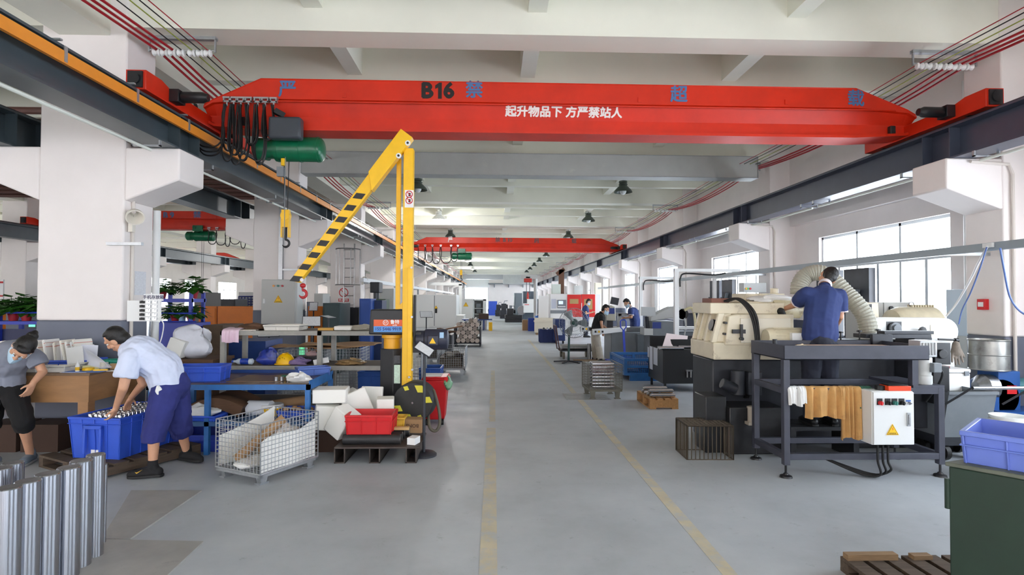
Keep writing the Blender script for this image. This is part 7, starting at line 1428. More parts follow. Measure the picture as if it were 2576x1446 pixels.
# --- wire containers in a row behind the rack, with cardboard on top
for i, (pa_, pb_, pyt, Y, lab) in enumerate(((700, 800, 880, 8.9, 'wire container behind the yellow helmet under brown cardboard'), (815, 905, 878, 8.9, 'wire container behind the rack end left of the jib column'), (1012, 1060, 878, 8.6, 'wire container half hidden by the jib mast'))):
    a, b_ = aY(pa_, 880, Y).x, aY(pb_, 880, Y).x; wire_cage('wire_container', lab, ((a + b_) / 2, Y + .35, 0), 0, b_ - a, .7, aY(pa_, pyt, Y).z - .12, .12, .05, group=None)
pz = aY(800, 872, 9.2).z
for i, (pa_, pb_, dz_) in enumerate(((690, 905, 0), (760, 945, .03))): single('cardboard_sheet', ['wide brown cardboard sheet lying on the wire containers', 'torn cardboard layers at the right end of the wire containers'][i], 'cardboard', B().grid(lambda u, v: V((aY(pa_, 870, 9.1).x * (1 - u) + aY(pb_, 870, 9.1).x * u, 8.95 + v * .6 - .05 * sin(u * 11), pz + dz_ + .02 + .015 * sin(u * 7 + v * 3))), 16, 6, .02), CARD)
for i, (pa_, pb_, pyt, pyb, Y, lab) in enumerate(((845, 905, 935, 985, 7.95, 'wire container with white sheets right of the blue table end'),)):
    a, b_ = aY(pa_, 940, Y).x, aY(pb_, 940, Y).x; zt_ = aY(pa_, pyt, Y).z; wire_cage('wire_container', lab, ((a + b_) / 2, Y + 1.0, 0), 0, b_ - a, .5, zt_ - .1, .1, .045)
    single('white_sack', 'white sack filling the wire container right of the blue table', 'sack', B().taper(((a + b_) / 2, Y + 1.0, .12), (b_ - a - .08, .38), (b_ - a - .14, .3), zt_ - .2), CLOTHW, bev=.03)
a, b_ = aY(908, 960, 8.2), aY(955, 960, 8.2); crate('mesh_crate', 'blue perforated plastic crate between the rack and the jib column', 'crate', ((a.x + b_.x) / 2, 8.45, 0), 0, b_.x - a.x + .1, .4, aY(930, 936, 8.2).z, M('mid blue plastic', (32, 84, 168), .45))
a, b_ = aY(1068, 940, 8.9), aY(1096, 940, 8.9); crate('plastic_crate', 'blue crate standing behind the red bin', 'crate', ((a.x + b_.x) / 2, 9.1, 0), 0, .32, .5, aY(1080, 925, 8.9).z, M('mid blue plastic', (32, 84, 168)))
# aisle-side wire containers
for i, (pa_, pb_, pyb, pyt, lab, D) in enumerate(((1100, 1158, 946, 876, 'wire container of brown parts beside the aisle behind the red bin', 1.0), (1070, 1100, 925, 862, 'wire container behind the aisle side one', .8))):
    Y = fl(1148, pyb).y + i * .6; a, b_ = aY(pa_, 900, Y).x, aY(pb_ + 12, 900, Y).x; zt_ = aY(pa_, pyt, Y).z
    wire_cage('wire_container', lab, ((a + b_) / 2, Y + D / 2, 0), 0, b_ - a, D, zt_ - .16, .16, .05)
    single('brown_parts', ['heap of brown forged parts in the aisle side wire container', 'heap of dark parts in the rear wire container'][i], 'parts', crumple_b(((a + b_) / 2 - .02, Y + D / 2, .2 + (zt_ - .16) * .5), ((b_ - a) * .4, D * .4, (zt_ - .16) * .14), 41 + i, amp=.4).taper(((a + b_) / 2 - .02, Y + D / 2, .18), (b_ - a - .12, D - .14), (b_ - a - .14, D - .18), (zt_ - .16) * .5), M('brown forged parts', (84, 74, 62), .6, .3, var=.5, scale=26))
    if i == 0: single('white_sheet', 'white sheet lining the aisle side of the wire container', 'sheet', B().box(b_ - .03, b_ - .02, Y + .05, Y + D - .05, .18, zt_ - .06), CLOTHW)
# --- rack of round bars
p = fl(1147, 872); q = fl(1206, 872); Yq = p.y; t = thing('bar_rack', 'dark steel rack holding sawn round bars beside the aisle', 'rack', ((p.x + q.x) / 2, Yq + .6, 0))
zt_ = aY(1206, 822, Yq).z
mesh('frame', B().box(p.x - .08, p.x - .02, Yq, Yq + 1.2, 0, zt_).box(q.x, q.x + .05, Yq, Yq + 1.2, 0, zt_).box(p.x - .08, q.x + .05, Yq, Yq + 1.2, .1, .14), CAST, t, w=True)
BE = [M('sawn bar end', (206, 190, 178), .6, var=.1), M('sawn bar end dull', (160, 146, 136), .6, var=.1)]
r_ = .082; n_ = 0; zrow = .14
wdt = q.x - p.x
for row in range(6):
    cnt = 5 if row % 2 == 0 else 4
    if row == 5: cnt = 2
    for c_ in range(cnt):
        x = p.x + r_ + .0 + c_ * (wdt - 2 * r_) / 4 + (0 if row % 2 == 0 else (wdt - 2 * r_) / 8); z = .14 + r_ + row * r_ * 1.74; n_ += 1
        if row == 5: x += .35
        single('round_bar', 'sawn round bar stacked end on in the dark bar rack', 'bar', B().mat(0).cyl((x, Yq + .04, z), (x, Yq + 1.1, z), r_, n=20).mat(1).cyl((x, Yq + .035 - (.1 if n_ % 5 == 0 else 0), z), (x, Yq + .04, z), r_ * .99, n=20), [CAST, BE[n_ % 3 == 0]], 'round bars in the bar rack')
# clutter plate pile left of the rack
p = aY(1105, 838, 17.5); single('scrap_tray', 'dark tray of brown scrap pieces left of the bar rack', 'tray', B().box(p.x - .6, p.x + .4, 17.3, 18.1, 0, p.z - .05), CAST); single('brown_plank', 'brown wooden plank slanting over the scrap tray', 'plank', B().bar((p.x - .4, 17.5, p.z), (p.x + .7, 17.7, p.z + .22), .16, .04), M('brown plank', (142, 104, 76), .7)); single('scrap_heap', 'heap of brown cardboard scrap in the dark tray', 'scrap', crumple_b((p.x - .1, 17.7, p.z + .02), (.45, .3, .08), 47, amp=.4), M('dark brown paper', (96, 68, 48)))
# --- white machine cabs and low goods farther down the left
t, a, b_, z0, zt_ = cab('machine_enclosure', 'large white machine cab with double doors left of the aisle', 'machine', 1036, 1148, 741, 34, 3.0, WHITEP)
mesh('side_step', B().box(b_, b_ + .45, 34.1, 36, 0, aY(1150, 793, 34).z), WHITEP, t, w=True, bev=.01); p = aY(1097, 781, 33.98); mesh('door_lock', B().bx(p, (.12, .03, .3)), BLACK, t, w=True); warn_triangle(p + V((0, -.02, .2)), .22, t, text=False)
mesh('door_seam', B().box(aY(1092, 780, 33.98).x, aY(1093.5, 780, 33.98).x, 33.97, 33.98, .1, zt_ - .05), MIDG, t, w=True); mesh('signal_tower', B().cyl((a + .3, 34.5, zt_), (a + .3, 34.5, zt_ + .5), .05, n=10), MIDG, t, w=True)
t, a, b_, z0, zt_ = cab('machine_enclosure', 'white switch cabinet with a flame sign beyond the large white cab', 'machine', 1152, 1190, 751, 44, 1.5, WHITEP); warn_triangle(aY(1172, 766, 43.97), .4, t, text=False)
t = thing('open_locker', 'white open machine frame with shelves inside, right of the flame sign cabinet', 'machine', (aY(1208, 780, 45).x, 45.6, 0)); a, b_ = aY(1191, 780, 45).x, aY(1223, 780, 45).x; zt_ = aY(1205, 752, 45).z
mesh('frame', B().box(a, b_, 45, 46.4, zt_ - .12, zt_).box(b_ - .25, b_, 45, 46.4, 0, zt_).box(a, a + .06, 45, 46.4, 0, zt_).box(a, b_, 46.35, 46.4, 0, zt_), WHITEP, t, w=True)
parts('shelf', [B().box(a + .06, b_ - .25, 45.1, 46.3, z, z + .05) for z in (.5, .95)], LIGHTG, t); mesh('spindle_unit', B().bx(((a + b_) / 2 - .1, 45.6, .75), (.35, .5, .3)).bx(((a + b_) / 2 - .1, 45.6, 1.2), (.4, .5, .35)), MIDG, t, w=True)
t = thing('parts_table', 'dark blue low table with bright shafts stored below, beyond the bar rack', 'table', (aY(1200, 805, 31).x, 31.5, 0)); a, b_ = aY(1162, 803, 31).x, aY(1238, 803, 31).x; z = aY(1200, 803, 31).z
mesh('table_top', B().box(a, b_, 31, 32.2, z - .05, z), NAVYC, t, w=True); parts('leg', [B().box(x, x + .07, y, y + .07, 0, z - .05) for x in (a + .1, b_ - .5) for y in (31.1, 32)], NAVYC, t)
for i in range(9): x = a + .1 + i * .15; single('steel_shaft', 'bright steel shaft standing under the dark blue low table', 'shaft', B().cyl((x, 31.3, .0), (x, 31.3, .48 + .05 * (i % 3)), .06, n=14), CHROME if i % 3 else CAST, 'shafts by the dark blue low table')
single('brown_box', 'brown ribbed steel box on the dark blue low table', 'box', B().box(aY(1204, 800, 31).x, aY(1229, 800, 31).x, 31.3, 31.9, z, z + .3), M('rust brown', (84, 66, 56), .7)); single('yellow_can', 'yellow canister at the aisle end of the dark blue low table', 'canister', B().cyl((aY(1234, 815, 30.7).x, 30.7, 0), (aY(1234, 815, 30.7).x, 30.7, .46), .1, n=14), YEL)
t = thing('portal_frame', 'white tubular portal frame above the white machine cabs', 'frame', (aY(1157, 720, 38).x, 38, 0)); zf = aY(1100, 714, 38).z; x = aY(1158, 714, 38).x
mesh('post', B().box(x - .1, x + .1, 37.9, 38.1, 0, zf), WHITEP, t, w=True); mesh('beam', B().box(-4.4, x + .1, 37.9, 38.1, zf - .1, zf + .1), WHITEP, t, w=True)
t = thing('busbar_rail', 'grey conduit rail along the left pillars above the white cabs', 'rail', (-3.9, 20, 2.3)); mesh('rail', B().box(-4.3, -4.2, 18.3, 60, 2.25, 2.38), GALV, t, w=True); parts('bracket', [B().box(-4.43, -4.2, y + .2, y + .26, 2.2, 2.25) for y in PY[4:11]], GALV, t)
t = thing('drill_press', 'dark green drill press beyond the blue cabinets', 'machine', (aY(943, 740, 16).x, 16.3, 0)); x = aY(943, 740, 16).x; z1_, z2_ = aY(943, 752, 16).z, aY(943, 712, 16).z
mesh('base', B().box(x - .3, x + .3, 16, 16.6, 0, z1_), M('press green', (60, 84, 60), .5), t, w=True); mesh('column', B().cyl((x, 16.3, z1_), (x, 16.3, z2_), .07, n=12), CAST, t, w=True); mesh('head', B().bx((x, 16.2, z2_ - .12), (.26, .5, .3)).cyl((x, 16.05, z2_ - .5), (x, 16.05, z2_ - .2), .05, n=10), CAST, t, w=True, bev=.02)
# ================================================================ middle distance, window side
# --- fan on a stand
pf_ = fl(1430, 912); t = thing('standing_fan', 'large standing industrial fan with a wire guard and green motor', 'fan', (pf_.x, pf_.y, 0)); fc_ = aY(1444, 812, pf_.y - .1); R_f = 37 / 1418 * pf_.y
lg = [B().bar((pf_.x, pf_.y, .05), (pf_.x + cos(a) * .4, pf_.y + sin(a) * .4, .025), .05, .03) for a in (.2, 1.4, 2.9, 4.2, 5.4)]; parts('foot', lg, CAST, t)
mesh('pole', B().cyl((pf_.x, pf_.y, .03), (pf_.x + .02, pf_.y, fc_.z - .12), .03, n=12), M('pole green', (50, 84, 82), .45), t, w=True)
fx_ = V((-.25, -.97, 0)).normalized(); fxr = V((0, 0, 1)).cross(fx_); mo = fc_ - fx_ * .02
mesh('motor', B().lathe([(.03, 0), (.09, .1), (.11, .4), (.11, .9), (.05, 1)], mo - fx_ * .25 + fxr * 0, mo + fx_ * .02, 20), M('fan motor green', (28, 84, 78), .35), t, w=True)
gb_ = B()
for r in (.3, .55, .8, 1.): gb_.tube([fc_ + fx_ * (.14 * (1 - (r) ** 2) + .03) + fxr * cos(a) * R_f * r + V((0, 0, sin(a) * R_f * r)) for a in [2 * PI * i / 32 for i in range(32)]], .004 if r < 1 else .009, 4, True)
for i in range(48):
    a = 2 * PI * i / 48
    for s_ in (1, -1): gb_.tube([fc_ + fx_ * (s_ * .14 * (1 - r * r) + .03) + fxr * cos(a + .3 * r) * R_f * r + V((0, 0, sin(a + .3 * r) * R_f * r)) for r in (.12, .4, .7, 1.)], .0025, 3)
mesh('wire_guard', gb_, GALV, t, w=True)
bl = []
for k_ in range(3):
    a0_ = k_ * 2 * PI / 3; bl.append(B().grid(lambda u, v: fc_ + fx_ * (.03 + (v - .5) * .08) + fxr * cos(a0_ + (v - .5) * .7) * R_f * (.15 + .75 * u) + V((0, 0, sin(a0_ + (v - .5) * .7) * R_f * (.15 + .75 * u))), 6, 5, .004))
parts('blade', bl, M('fan blade', (150, 160, 164), .3, .5), t)
# --- trolley with steel shafts
p = fl(1415, 908); t = thing('platform_trolley', 'low steel trolley loaded with shafts behind the fan', 'trolley', (p.x + .3, p.y + .9, 0)); x = p.x; y = p.y
mesh('platform', B().box(x, x + .95, y + .5, y + 1.2, .22, .26), CAST, t, w=True); mesh('handle', B().tube([(x - .02, y + .55, .24), (x - .12, y + .55, .95), (x - .12, y + 1.15, .95), (x - .02, y + 1.15, .24)], .018, 8), M('trolley maroon', (92, 50, 48), .5), t, w=True)
parts('wheel', [B().cyl((x + dx - .03, y + dy, .1), (x + dx + .03, y + dy, .1), .1, n=16) for dx in (.1, .85) for dy in (.55, 1.15)], M('wheel rubber tan', (120, 112, 100), .7), t)
for i in range(5): single('steel_shaft', 'steel shaft lying across the low trolley, %s from the front' % ['first', 'second', 'third', 'fourth', 'fifth'][i], 'shaft', B().cyl((x + .05, y + .58 + i * .13, .32), (x + .92, y + .58 + i * .13, .32), .06, n=16), STEEL, 'shafts on the trolley')
for i in range(2): p = fl(1482 + i * 13, 905); single('steel_shaft', ['left', 'right'][i] + ' one of two grey shafts standing upright on a board by the fan', 'shaft', B().cyl((p.x, p.y, .02), (p.x, p.y, .46), .055, n=18), STEEL)
p = fl(1490, 908); single('floor_board', 'thin board on the floor under the two upright shafts', 'board', B().box(p.x - .5, p.x + .4, p.y - .15, p.y + .25, 0, .018), CARD)
# --- grinder with conveyor arms
Yc = 15.2; C_ = lambda px, py, Y=Yc: aY(px, py, Y)
t = thing('surface_grinder', 'grey and cream grinding machine with white conveyor arms, black shirted worker at it', 'machine', (C_(1600, 850).x, 16.2, 0))
mesh('base', B().box(C_(1545, 850).x, C_(1632, 850, 15.2).x, 15.6, 16.6, 0, C_(1590, 838).z), MIDG, t, w=True, bev=.02)
mesh('bed', B().box(C_(1530, 830).x, C_(1690, 830).x, 15.8, 16.5, C_(1590, 838).z, C_(1590, 826).z), STEEL, t, w=True, bev=.01)
mesh('wheel_head', B().prism([(C_(1531, 808).x, C_(1531, 808).z), (C_(1558, 808).x, C_(1531, 808).z), (C_(1556, 775).x, C_(1556, 772).z), (C_(1545, 768).x, C_(1545, 768).z), (C_(1533, 770).x, C_(1533, 770).z)], 15.6, 16.3, 'y'), M('cream grey enamel', (200, 198, 184), .4), t, w=True, bev=.02)
mesh('head_post', B().box(C_(1536, 820).x, C_(1552, 820).x, 15.7, 16.2, C_(1590, 828).z, C_(1540, 806).z), CAST, t, w=True)
mesh('control_label', B().bx(C_(1537, 782, 15.59), (.2, .01, .16)), M('label navy', (40, 62, 140), .5), t, w=True)
mesh('screen', B().bx(C_(1546, 757, 15.7), (.22, .06, .2), Ryy(.2)), CAST, t, w=True)
mesh('tool_arm', B().box(C_(1566, 822).x, C_(1574, 822).x, 15.7, 15.9, C_(1570, 828).z, C_(1570, 790).z).box(C_(1560, 790).x, C_(1588, 790).x, 15.7, 15.9, C_(1570, 796).z, C_(1570, 788).z), STEEL, t, w=True)
for i, (pa_, pb_, py, Y) in enumerate(((1461, 1488, 829, 14.9), (1492, 1576, 836, 14.3))):
    a, b_ = C_(pa_, py, Y), C_(pb_, py - (8 if i else 2), Y + .7); am_ = mesh('conveyor_arm', B().add([a + V((0, 0, -.07)), b_ + V((0, 0, -.06)), b_ + V((0, 0, .05)), a + V((0, 0, .07)), a + V((.02, .32, -.07)), b_ + V((0, .3, -.06)), b_ + V((0, .3, .05)), a + V((.02, .32, .07))], [(0, 1, 2, 3), (7, 6, 5, 4), (0, 4, 5, 1), (1, 5, 6, 2), (2, 6, 7, 3), (3, 7, 4, 0)]), WHITEP, t, w=True, bev=.01)
    for k_ in range(3): mesh('hazard_stripe', B().bx(a + V((.06 + .09 * k_, -.012 + .0, .02)), (.045, .012, .05)), YEL if k_ % 2 else SIGNK, am_, w=True)
mesh('lower_box', B().box(C_(1605, 870, 15.4).x, C_(1640, 870, 15.4).x, 15.45, 15.6, 0, C_(1590, 842).z), MIDG, t, w=True)
t = thing('belt_grinder', 'grey machine with a slanting white housing arm and a silver tilted screen', 'machine', (C_(1680, 840, 14.4).x, 15, 0))
D_ = lambda px, py: aY(px, py, 14.4)
mesh('base', B().box(D_(1640, 850).x, D_(1702, 850).x, 14.4, 15.2, 0, D_(1660, 808).z).box(D_(1702, 850).x, D_(1770, 850).x, 14.6, 15.2, 0, D_(1720, 835).z), MIDG, t, w=True, bev=.015)
mesh('arm_housing', B().prism([(p.x, p.z) for p in (D_(1640, 808), D_(1640, 797), D_(1690, 772), D_(1712, 770), D_(1730, 785), D_(1728, 806), D_(1690, 800))], 14.5, 14.9, 'y'), LIGHTG, t, w=True, bev=.015)
mesh('guard', B().cyl(D_(1722, 790) + V((0, .1, 0)), D_(1722, 790) + V((0, .4, 0)), .14, n=22), BLACK, t, w=True); mesh('work_shelf', B().box(D_(1700, 826).x, D_(1765, 826).x, 14.3, 14.8, D_(1730, 828).z, D_(1730, 822).z), WHITEP, t, w=True)
mesh('side_bin', B().box(D_(1618, 830).x, D_(1640, 830).x, 14.3, 14.7, D_(1620, 842).z, D_(1620, 826).z), LIGHTG, t, w=True); mesh('label_plate', B().bx(D_(1652, 818) + V((0, -.01, 0)), (.22, .01, .16)), M('label navy', (40, 62, 140)), t, w=True)
mesh('tilted_screen', B().mat(1).add([D_(1613, 794) + V((0, 0, 0)), D_(1650, 795), D_(1657, 773) + V((0, .3, 0)), D_(1622, 772) + V((0, .3, 0)), D_(1613, 794) + V((0, .1, 0)), D_(1650, 795) + V((0, .1, 0)), D_(1657, 773) + V((0, .4, 0)), D_(1622, 772) + V((0, .4, 0))], [(0, 1, 2, 3), (7, 6, 5, 4), (0, 4, 5, 1), (1, 5, 6, 2), (2, 6, 7, 3), (3, 7, 4, 0)]), [CAST, M('screen silver', (206, 210, 214), .3)], t, w=True)
p = D_(1632, 800) + V((0, .1, 0)); mesh('screen_stand', B().cyl((p.x, p.y, D_(1632, 830).z), (p.x, p.y + .1, p.z + .02), .05, n=10), CAST, t, w=True); mesh('hose', B().tube(smooth_pts([D_(1722, 780), D_(1740, 775), D_(1748, 800), D_(1750, 840)]), .035, 8), M('hose cream', (226, 214, 170), .5), t, w=True)
mesh('flex_conduit', B().tube(smooth_pts([D_(1722, 800), D_(1725, 820), D_(1722, 845), D_(1724, 870)]), .02, 8), LIGHTG, t, w=True)
# white posts and cross bars carrying the conduit rail
for i, (px, Y) in enumerate(((1701, 12.55), (1612, 17.0))):
    x = aY(px, 760, Y).x; t = thing('portal_frame', ['nearer', 'farther'][i] + ' white post and cross bar joining the conduit rail by the windows', 'frame', (x, Y, 0)); z = 2.37
    mesh('post', B().box(x - .05, x + .05, Y - .05, Y + .05, 0, z + .04), WHITEP, t, w=True, bev=.005); mesh('cross_bar', B().box(x - .05, 5.55, Y - .04, Y + .04, z - .03, z + .04), WHITEP, t, w=True, bev=.005)
    mesh('cable', B().tube(smooth_pts([(x + .07, Y - .06, 2.0), (x + .08, Y - .06, 2.2), (x + .2, Y - .06, 2.3), (x + .8, Y - .06, 2.27), (x + 1.1, Y - .06, 2.31)]), .018, 8), CABLE, t, w=True)
for i, (px, Y) in enumerate(((1757, 13.9), (1630, 19.0))):
    x = 5.5; single('white_post', ['nearer', 'farther'][i] + ' slim white post under the conduit rail against the window wall', 'post', B().box(x - .04, x + .04, Y - .04, Y + .04, 0, 2.27), WHITEP)
a, b_ = aX(1872, 725, 6.3), aX(1925, 712, 6.3); t = thing('wall_box', 'light grey box with pilot lamps on the second window side pillar', 'box', (6.2, 12.5, 1.9)); mesh('body', B().box(aY(1871, 725, 12.6).x, aY(1928, 725, 12.6).x, 12.6, 12.86, aY(1900, 735, 12.6).z, aY(1900, 711, 12.6).z), LIGHTG, t, w=True, bev=.006)
for px, m_ in ((1877, YEL), (1881, M('green lens', (60, 190, 110), .3)), (1887, REDP)): p = aY(px, 726, 12.595); mesh('pilot_lamp', B().cyl(p, p - V((0, .02, 0)), .025, n=10), m_, t, w=True)
for i in range(4):
    y = 12.86 + 6 * (i // 2) + (1.7, 2.6)[i % 2] - (6 if i < 0 else 0); y2 = (PY[2] + 1.6) + (i % 2) * .9 if i < 2 else (PY[3] + 1.7) + (i % 2) * .9
    t = thing('exhaust_fan', 'dark exhaust fan set in the window glass, %s' % ['nearest window left pane', 'nearest window second pane', 'second window left pane', 'second window second pane'][i], 'fan', (XW, y2 + 2.4 - .9 * 2 * (i % 2) * 0, 1.6))
    yy = (PY[2] if i < 2 else PY[3]) + 5.06 - .35 - (i % 2) * .95; fz = B().box(XW - .06, XW + .06, yy - .4, yy + .35, .98, 2.32)
    mesh('housing', fz, CAST, t, w=True); mesh('hub', B().cyl((XW - .07, yy, 1.65), (XW - .1, yy, 1.65), .08, n=14), MIDG, t, w=True)
    parts('blade', [B().bar((XW - .075, yy + cos(a) * .08, 1.65 + sin(a) * .08), (XW - .075, yy + cos(a) * .3, 1.65 + sin(a) * .3), .02, .14, (1, 0, 0)) for a in (.5, 2.07, 3.64, 5.2)], MIDG, t)
# --- red and white machining centre
Ym = 28; Q = lambda px, py, Y=Ym: aY(px, py, Y)
t = thing('machining_centre', 'white and red machining centre with a control panel, worker in front', 'machine', (Q(1445, 790).x, Ym + 1, 0))
x0_, x1_ = Q(1384, 780).x, Q(1512, 780).x; zt_ = Q(1450, 739).z
mesh('housing', B().box(x0_, x1_, Ym, Ym + 2, 0, zt_), WHITEP, t, w=True, bev=.02)
for i, (pa_, pb_) in enumerate(((1427, 1462), (1463, 1497))):
    d_ = mesh('sliding_door', B().box(Q(pa_, 780).x, Q(pb_, 780).x, Ym - .04, Ym, Q(1450, 797).z, Q(1450, 740 + (1 - i)).z), M('machine red', (214, 36, 30), .4), t, w=True, bev=.01)
    mesh('door_window', B().box(Q(pa_ + 6, 780).x, Q(pb_ - 7, 780).x, Ym - .045, Ym - .04, Q(1450, 778 if i else 764).z, Q(1450, 752).z), M('amber window', (180, 150, 100), .2), d_, w=True)
mesh('handle', B().cyl(Q(1463, 780, Ym - .07), Q(1463, 762, Ym - .07), .02, n=8), WHITEP, t, w=True)
cp_ = mesh('control_panel', B().box(Q(1402, 780).x, Q(1424, 780).x, Ym - .05, Ym, Q(1412, 775).z, Q(1412, 754).z), MIDG, t, w=True); mesh('screen', B().box(Q(1405, 780).x, Q(1416, 780).x, Ym - .055, Ym - .05, Q(1412, 765).z, Q(1412, 757).z), M('pale screen', (190, 210, 240), .4, emit=.5), cp_, w=True); mesh('button_row', B().box(Q(1403, 780).x, Q(1422, 780).x, Ym - .06, Ym - .05, Q(1412, 772).z, Q(1412, 770).z), PAPER, cp_, w=True)
mesh('notice', B().box(Q(1387, 780).x, Q(1399, 780).x, Ym - .006, Ym, Q(1390, 776).z, Q(1390, 752).z), M('posted sheet', (196, 202, 216)), t, w=True); mesh('grey_band', B().box(x0_ + .01, Q(1425, 780).x, Ym - .02, Ym, Q(1400, 788).z, Q(1400, 780).z), MIDG, t, w=True)
mesh('roof_unit', B().box(Q(1392, 730).x, Q(1413, 730).x, Ym + .4, Ym + 1, zt_, Q(1400, 714).z), M('mint white', (214, 228, 222), .5), t, w=True, bev=.01)
mesh('open_door', B().box(x0_ - .6, x0_ - .1, Ym - .2, Ym - .14, .5, zt_ - .1), WHITEP, t, w=True)
single('wall_cabinet', 'light grey cabinet above the machining centre on the window side', 'cabinet', B().box(aY(1446, 730, 31).x, aY(1466, 730, 31).x, 31, 31.4, 0, aY(1455, 718, 31).z), LIGHTG)
single('wall_cabinet', 'cream cabinet farther right above the machining centre', 'cabinet', B().box(aY(1498, 730, 31).x, aY(1513, 730, 31).x, 31, 31.4, 0, aY(1505, 711, 31).z), M('cream cabinet', (222, 216, 196), .5))
t = thing('tool_column', 'brown steel column with hoses standing behind the machining centre', 'column', (aY(1412, 700, 30).x, 30, 0)); x = aY(1412, 700, 30).x; mesh('column', B().box(x - .14, x + .14, 29.9, 30.1, 0, aY(1412, 678, 30).z).bar((x - .25, 30, aY(1412, 690, 30).z), (x + .15, 30, aY(1412, 676, 30).z), .2, .2), M('rust column', (98, 66, 48), .6), t, w=True)
# goods beside the aisle on the window side
a, b_ = fl(1358, 862), fl(1398, 862); crate('plastic_crate', 'dark blue crate with dark bars in it beside the aisle', 'crate', ((a.x + b_.x) / 2, a.y + .35, 0), 0, b_.x - a.x, .7, aY(1378, 829, a.y).z, M('navy crate plastic', (24, 44, 104), .5))
for i in range(3): single('steel_bar', 'dark bar leaning in the navy crate beside the aisle, %s' % ['left', 'middle', 'right'][i], 'bar', B().cyl((a.x + .08 + i * .12, a.y + .2, .3), (a.x + .2 + i * .14, a.y + .45, .55), .045, n=12), STEEL if i == 1 else CAST)
a, b_ = fl(1346, 842), fl(1396, 842); t = thing('cream_crate', 'cream wooden crate with a rim behind the navy crate', 'crate', ((a.x + b_.x) / 2, a.y + .5, 0)); zt_ = aY(1370, 800, a.y).z
mesh('body', B().box(a.x, b_.x, a.y, a.y + .5, .1, zt_), M('cream board', (222, 214, 196), .7), t, w=True, bev=.01); mesh('rim', B().box(a.x - .03, b_.x + .03, a.y - .03, a.y + .53, zt_ - .2, zt_ - .12), M('cream board', (222, 214, 196)), t, w=True); mesh('skid', B().box(a.x + .05, a.x + .15, a.y, a.y + .5, 0, .1).box(b_.x - .15, b_.x - .05, a.y, a.y + .5, 0, .1), WOOD, t, w=True)
t, a, b_, z0, zt_ = cab('tool_cart', 'dark blue tool cart with a white label beside the fan', 'cart', 1397, 1422, 803, 21.6, .9, M('cart navy', (24, 48, 104), .45), .12); mesh('label_plate', B().bx((a + .17, 21.57, .48), (.2, .01, .28)), M('posted sheet', (196, 202, 216)), t, w=True); parts('wheel', [B().cyl((x - .03, 21.8, .07), (x + .03, 21.8, .07), .07, n=14) for x in (a + .06, b_ - .06)], RUBBER, t)
t, a, b_, z0, zt_ = cab('blue_bench', 'bright blue bench box with small goods on top before the machining centre', 'bench', 1348, 1378, 795, 29.2, .8, M('bench blue', (46, 110, 200), .5)); single('red_white_parcels', 'red and white small parcels on the bright blue bench box', 'parcel', crumple_b(((a + b_) / 2, 29.6, zt_ + .06), (.2, .2, .08), 51, amp=.3), M('parcels', (214, 190, 190), .7, var=.5, scale=30))
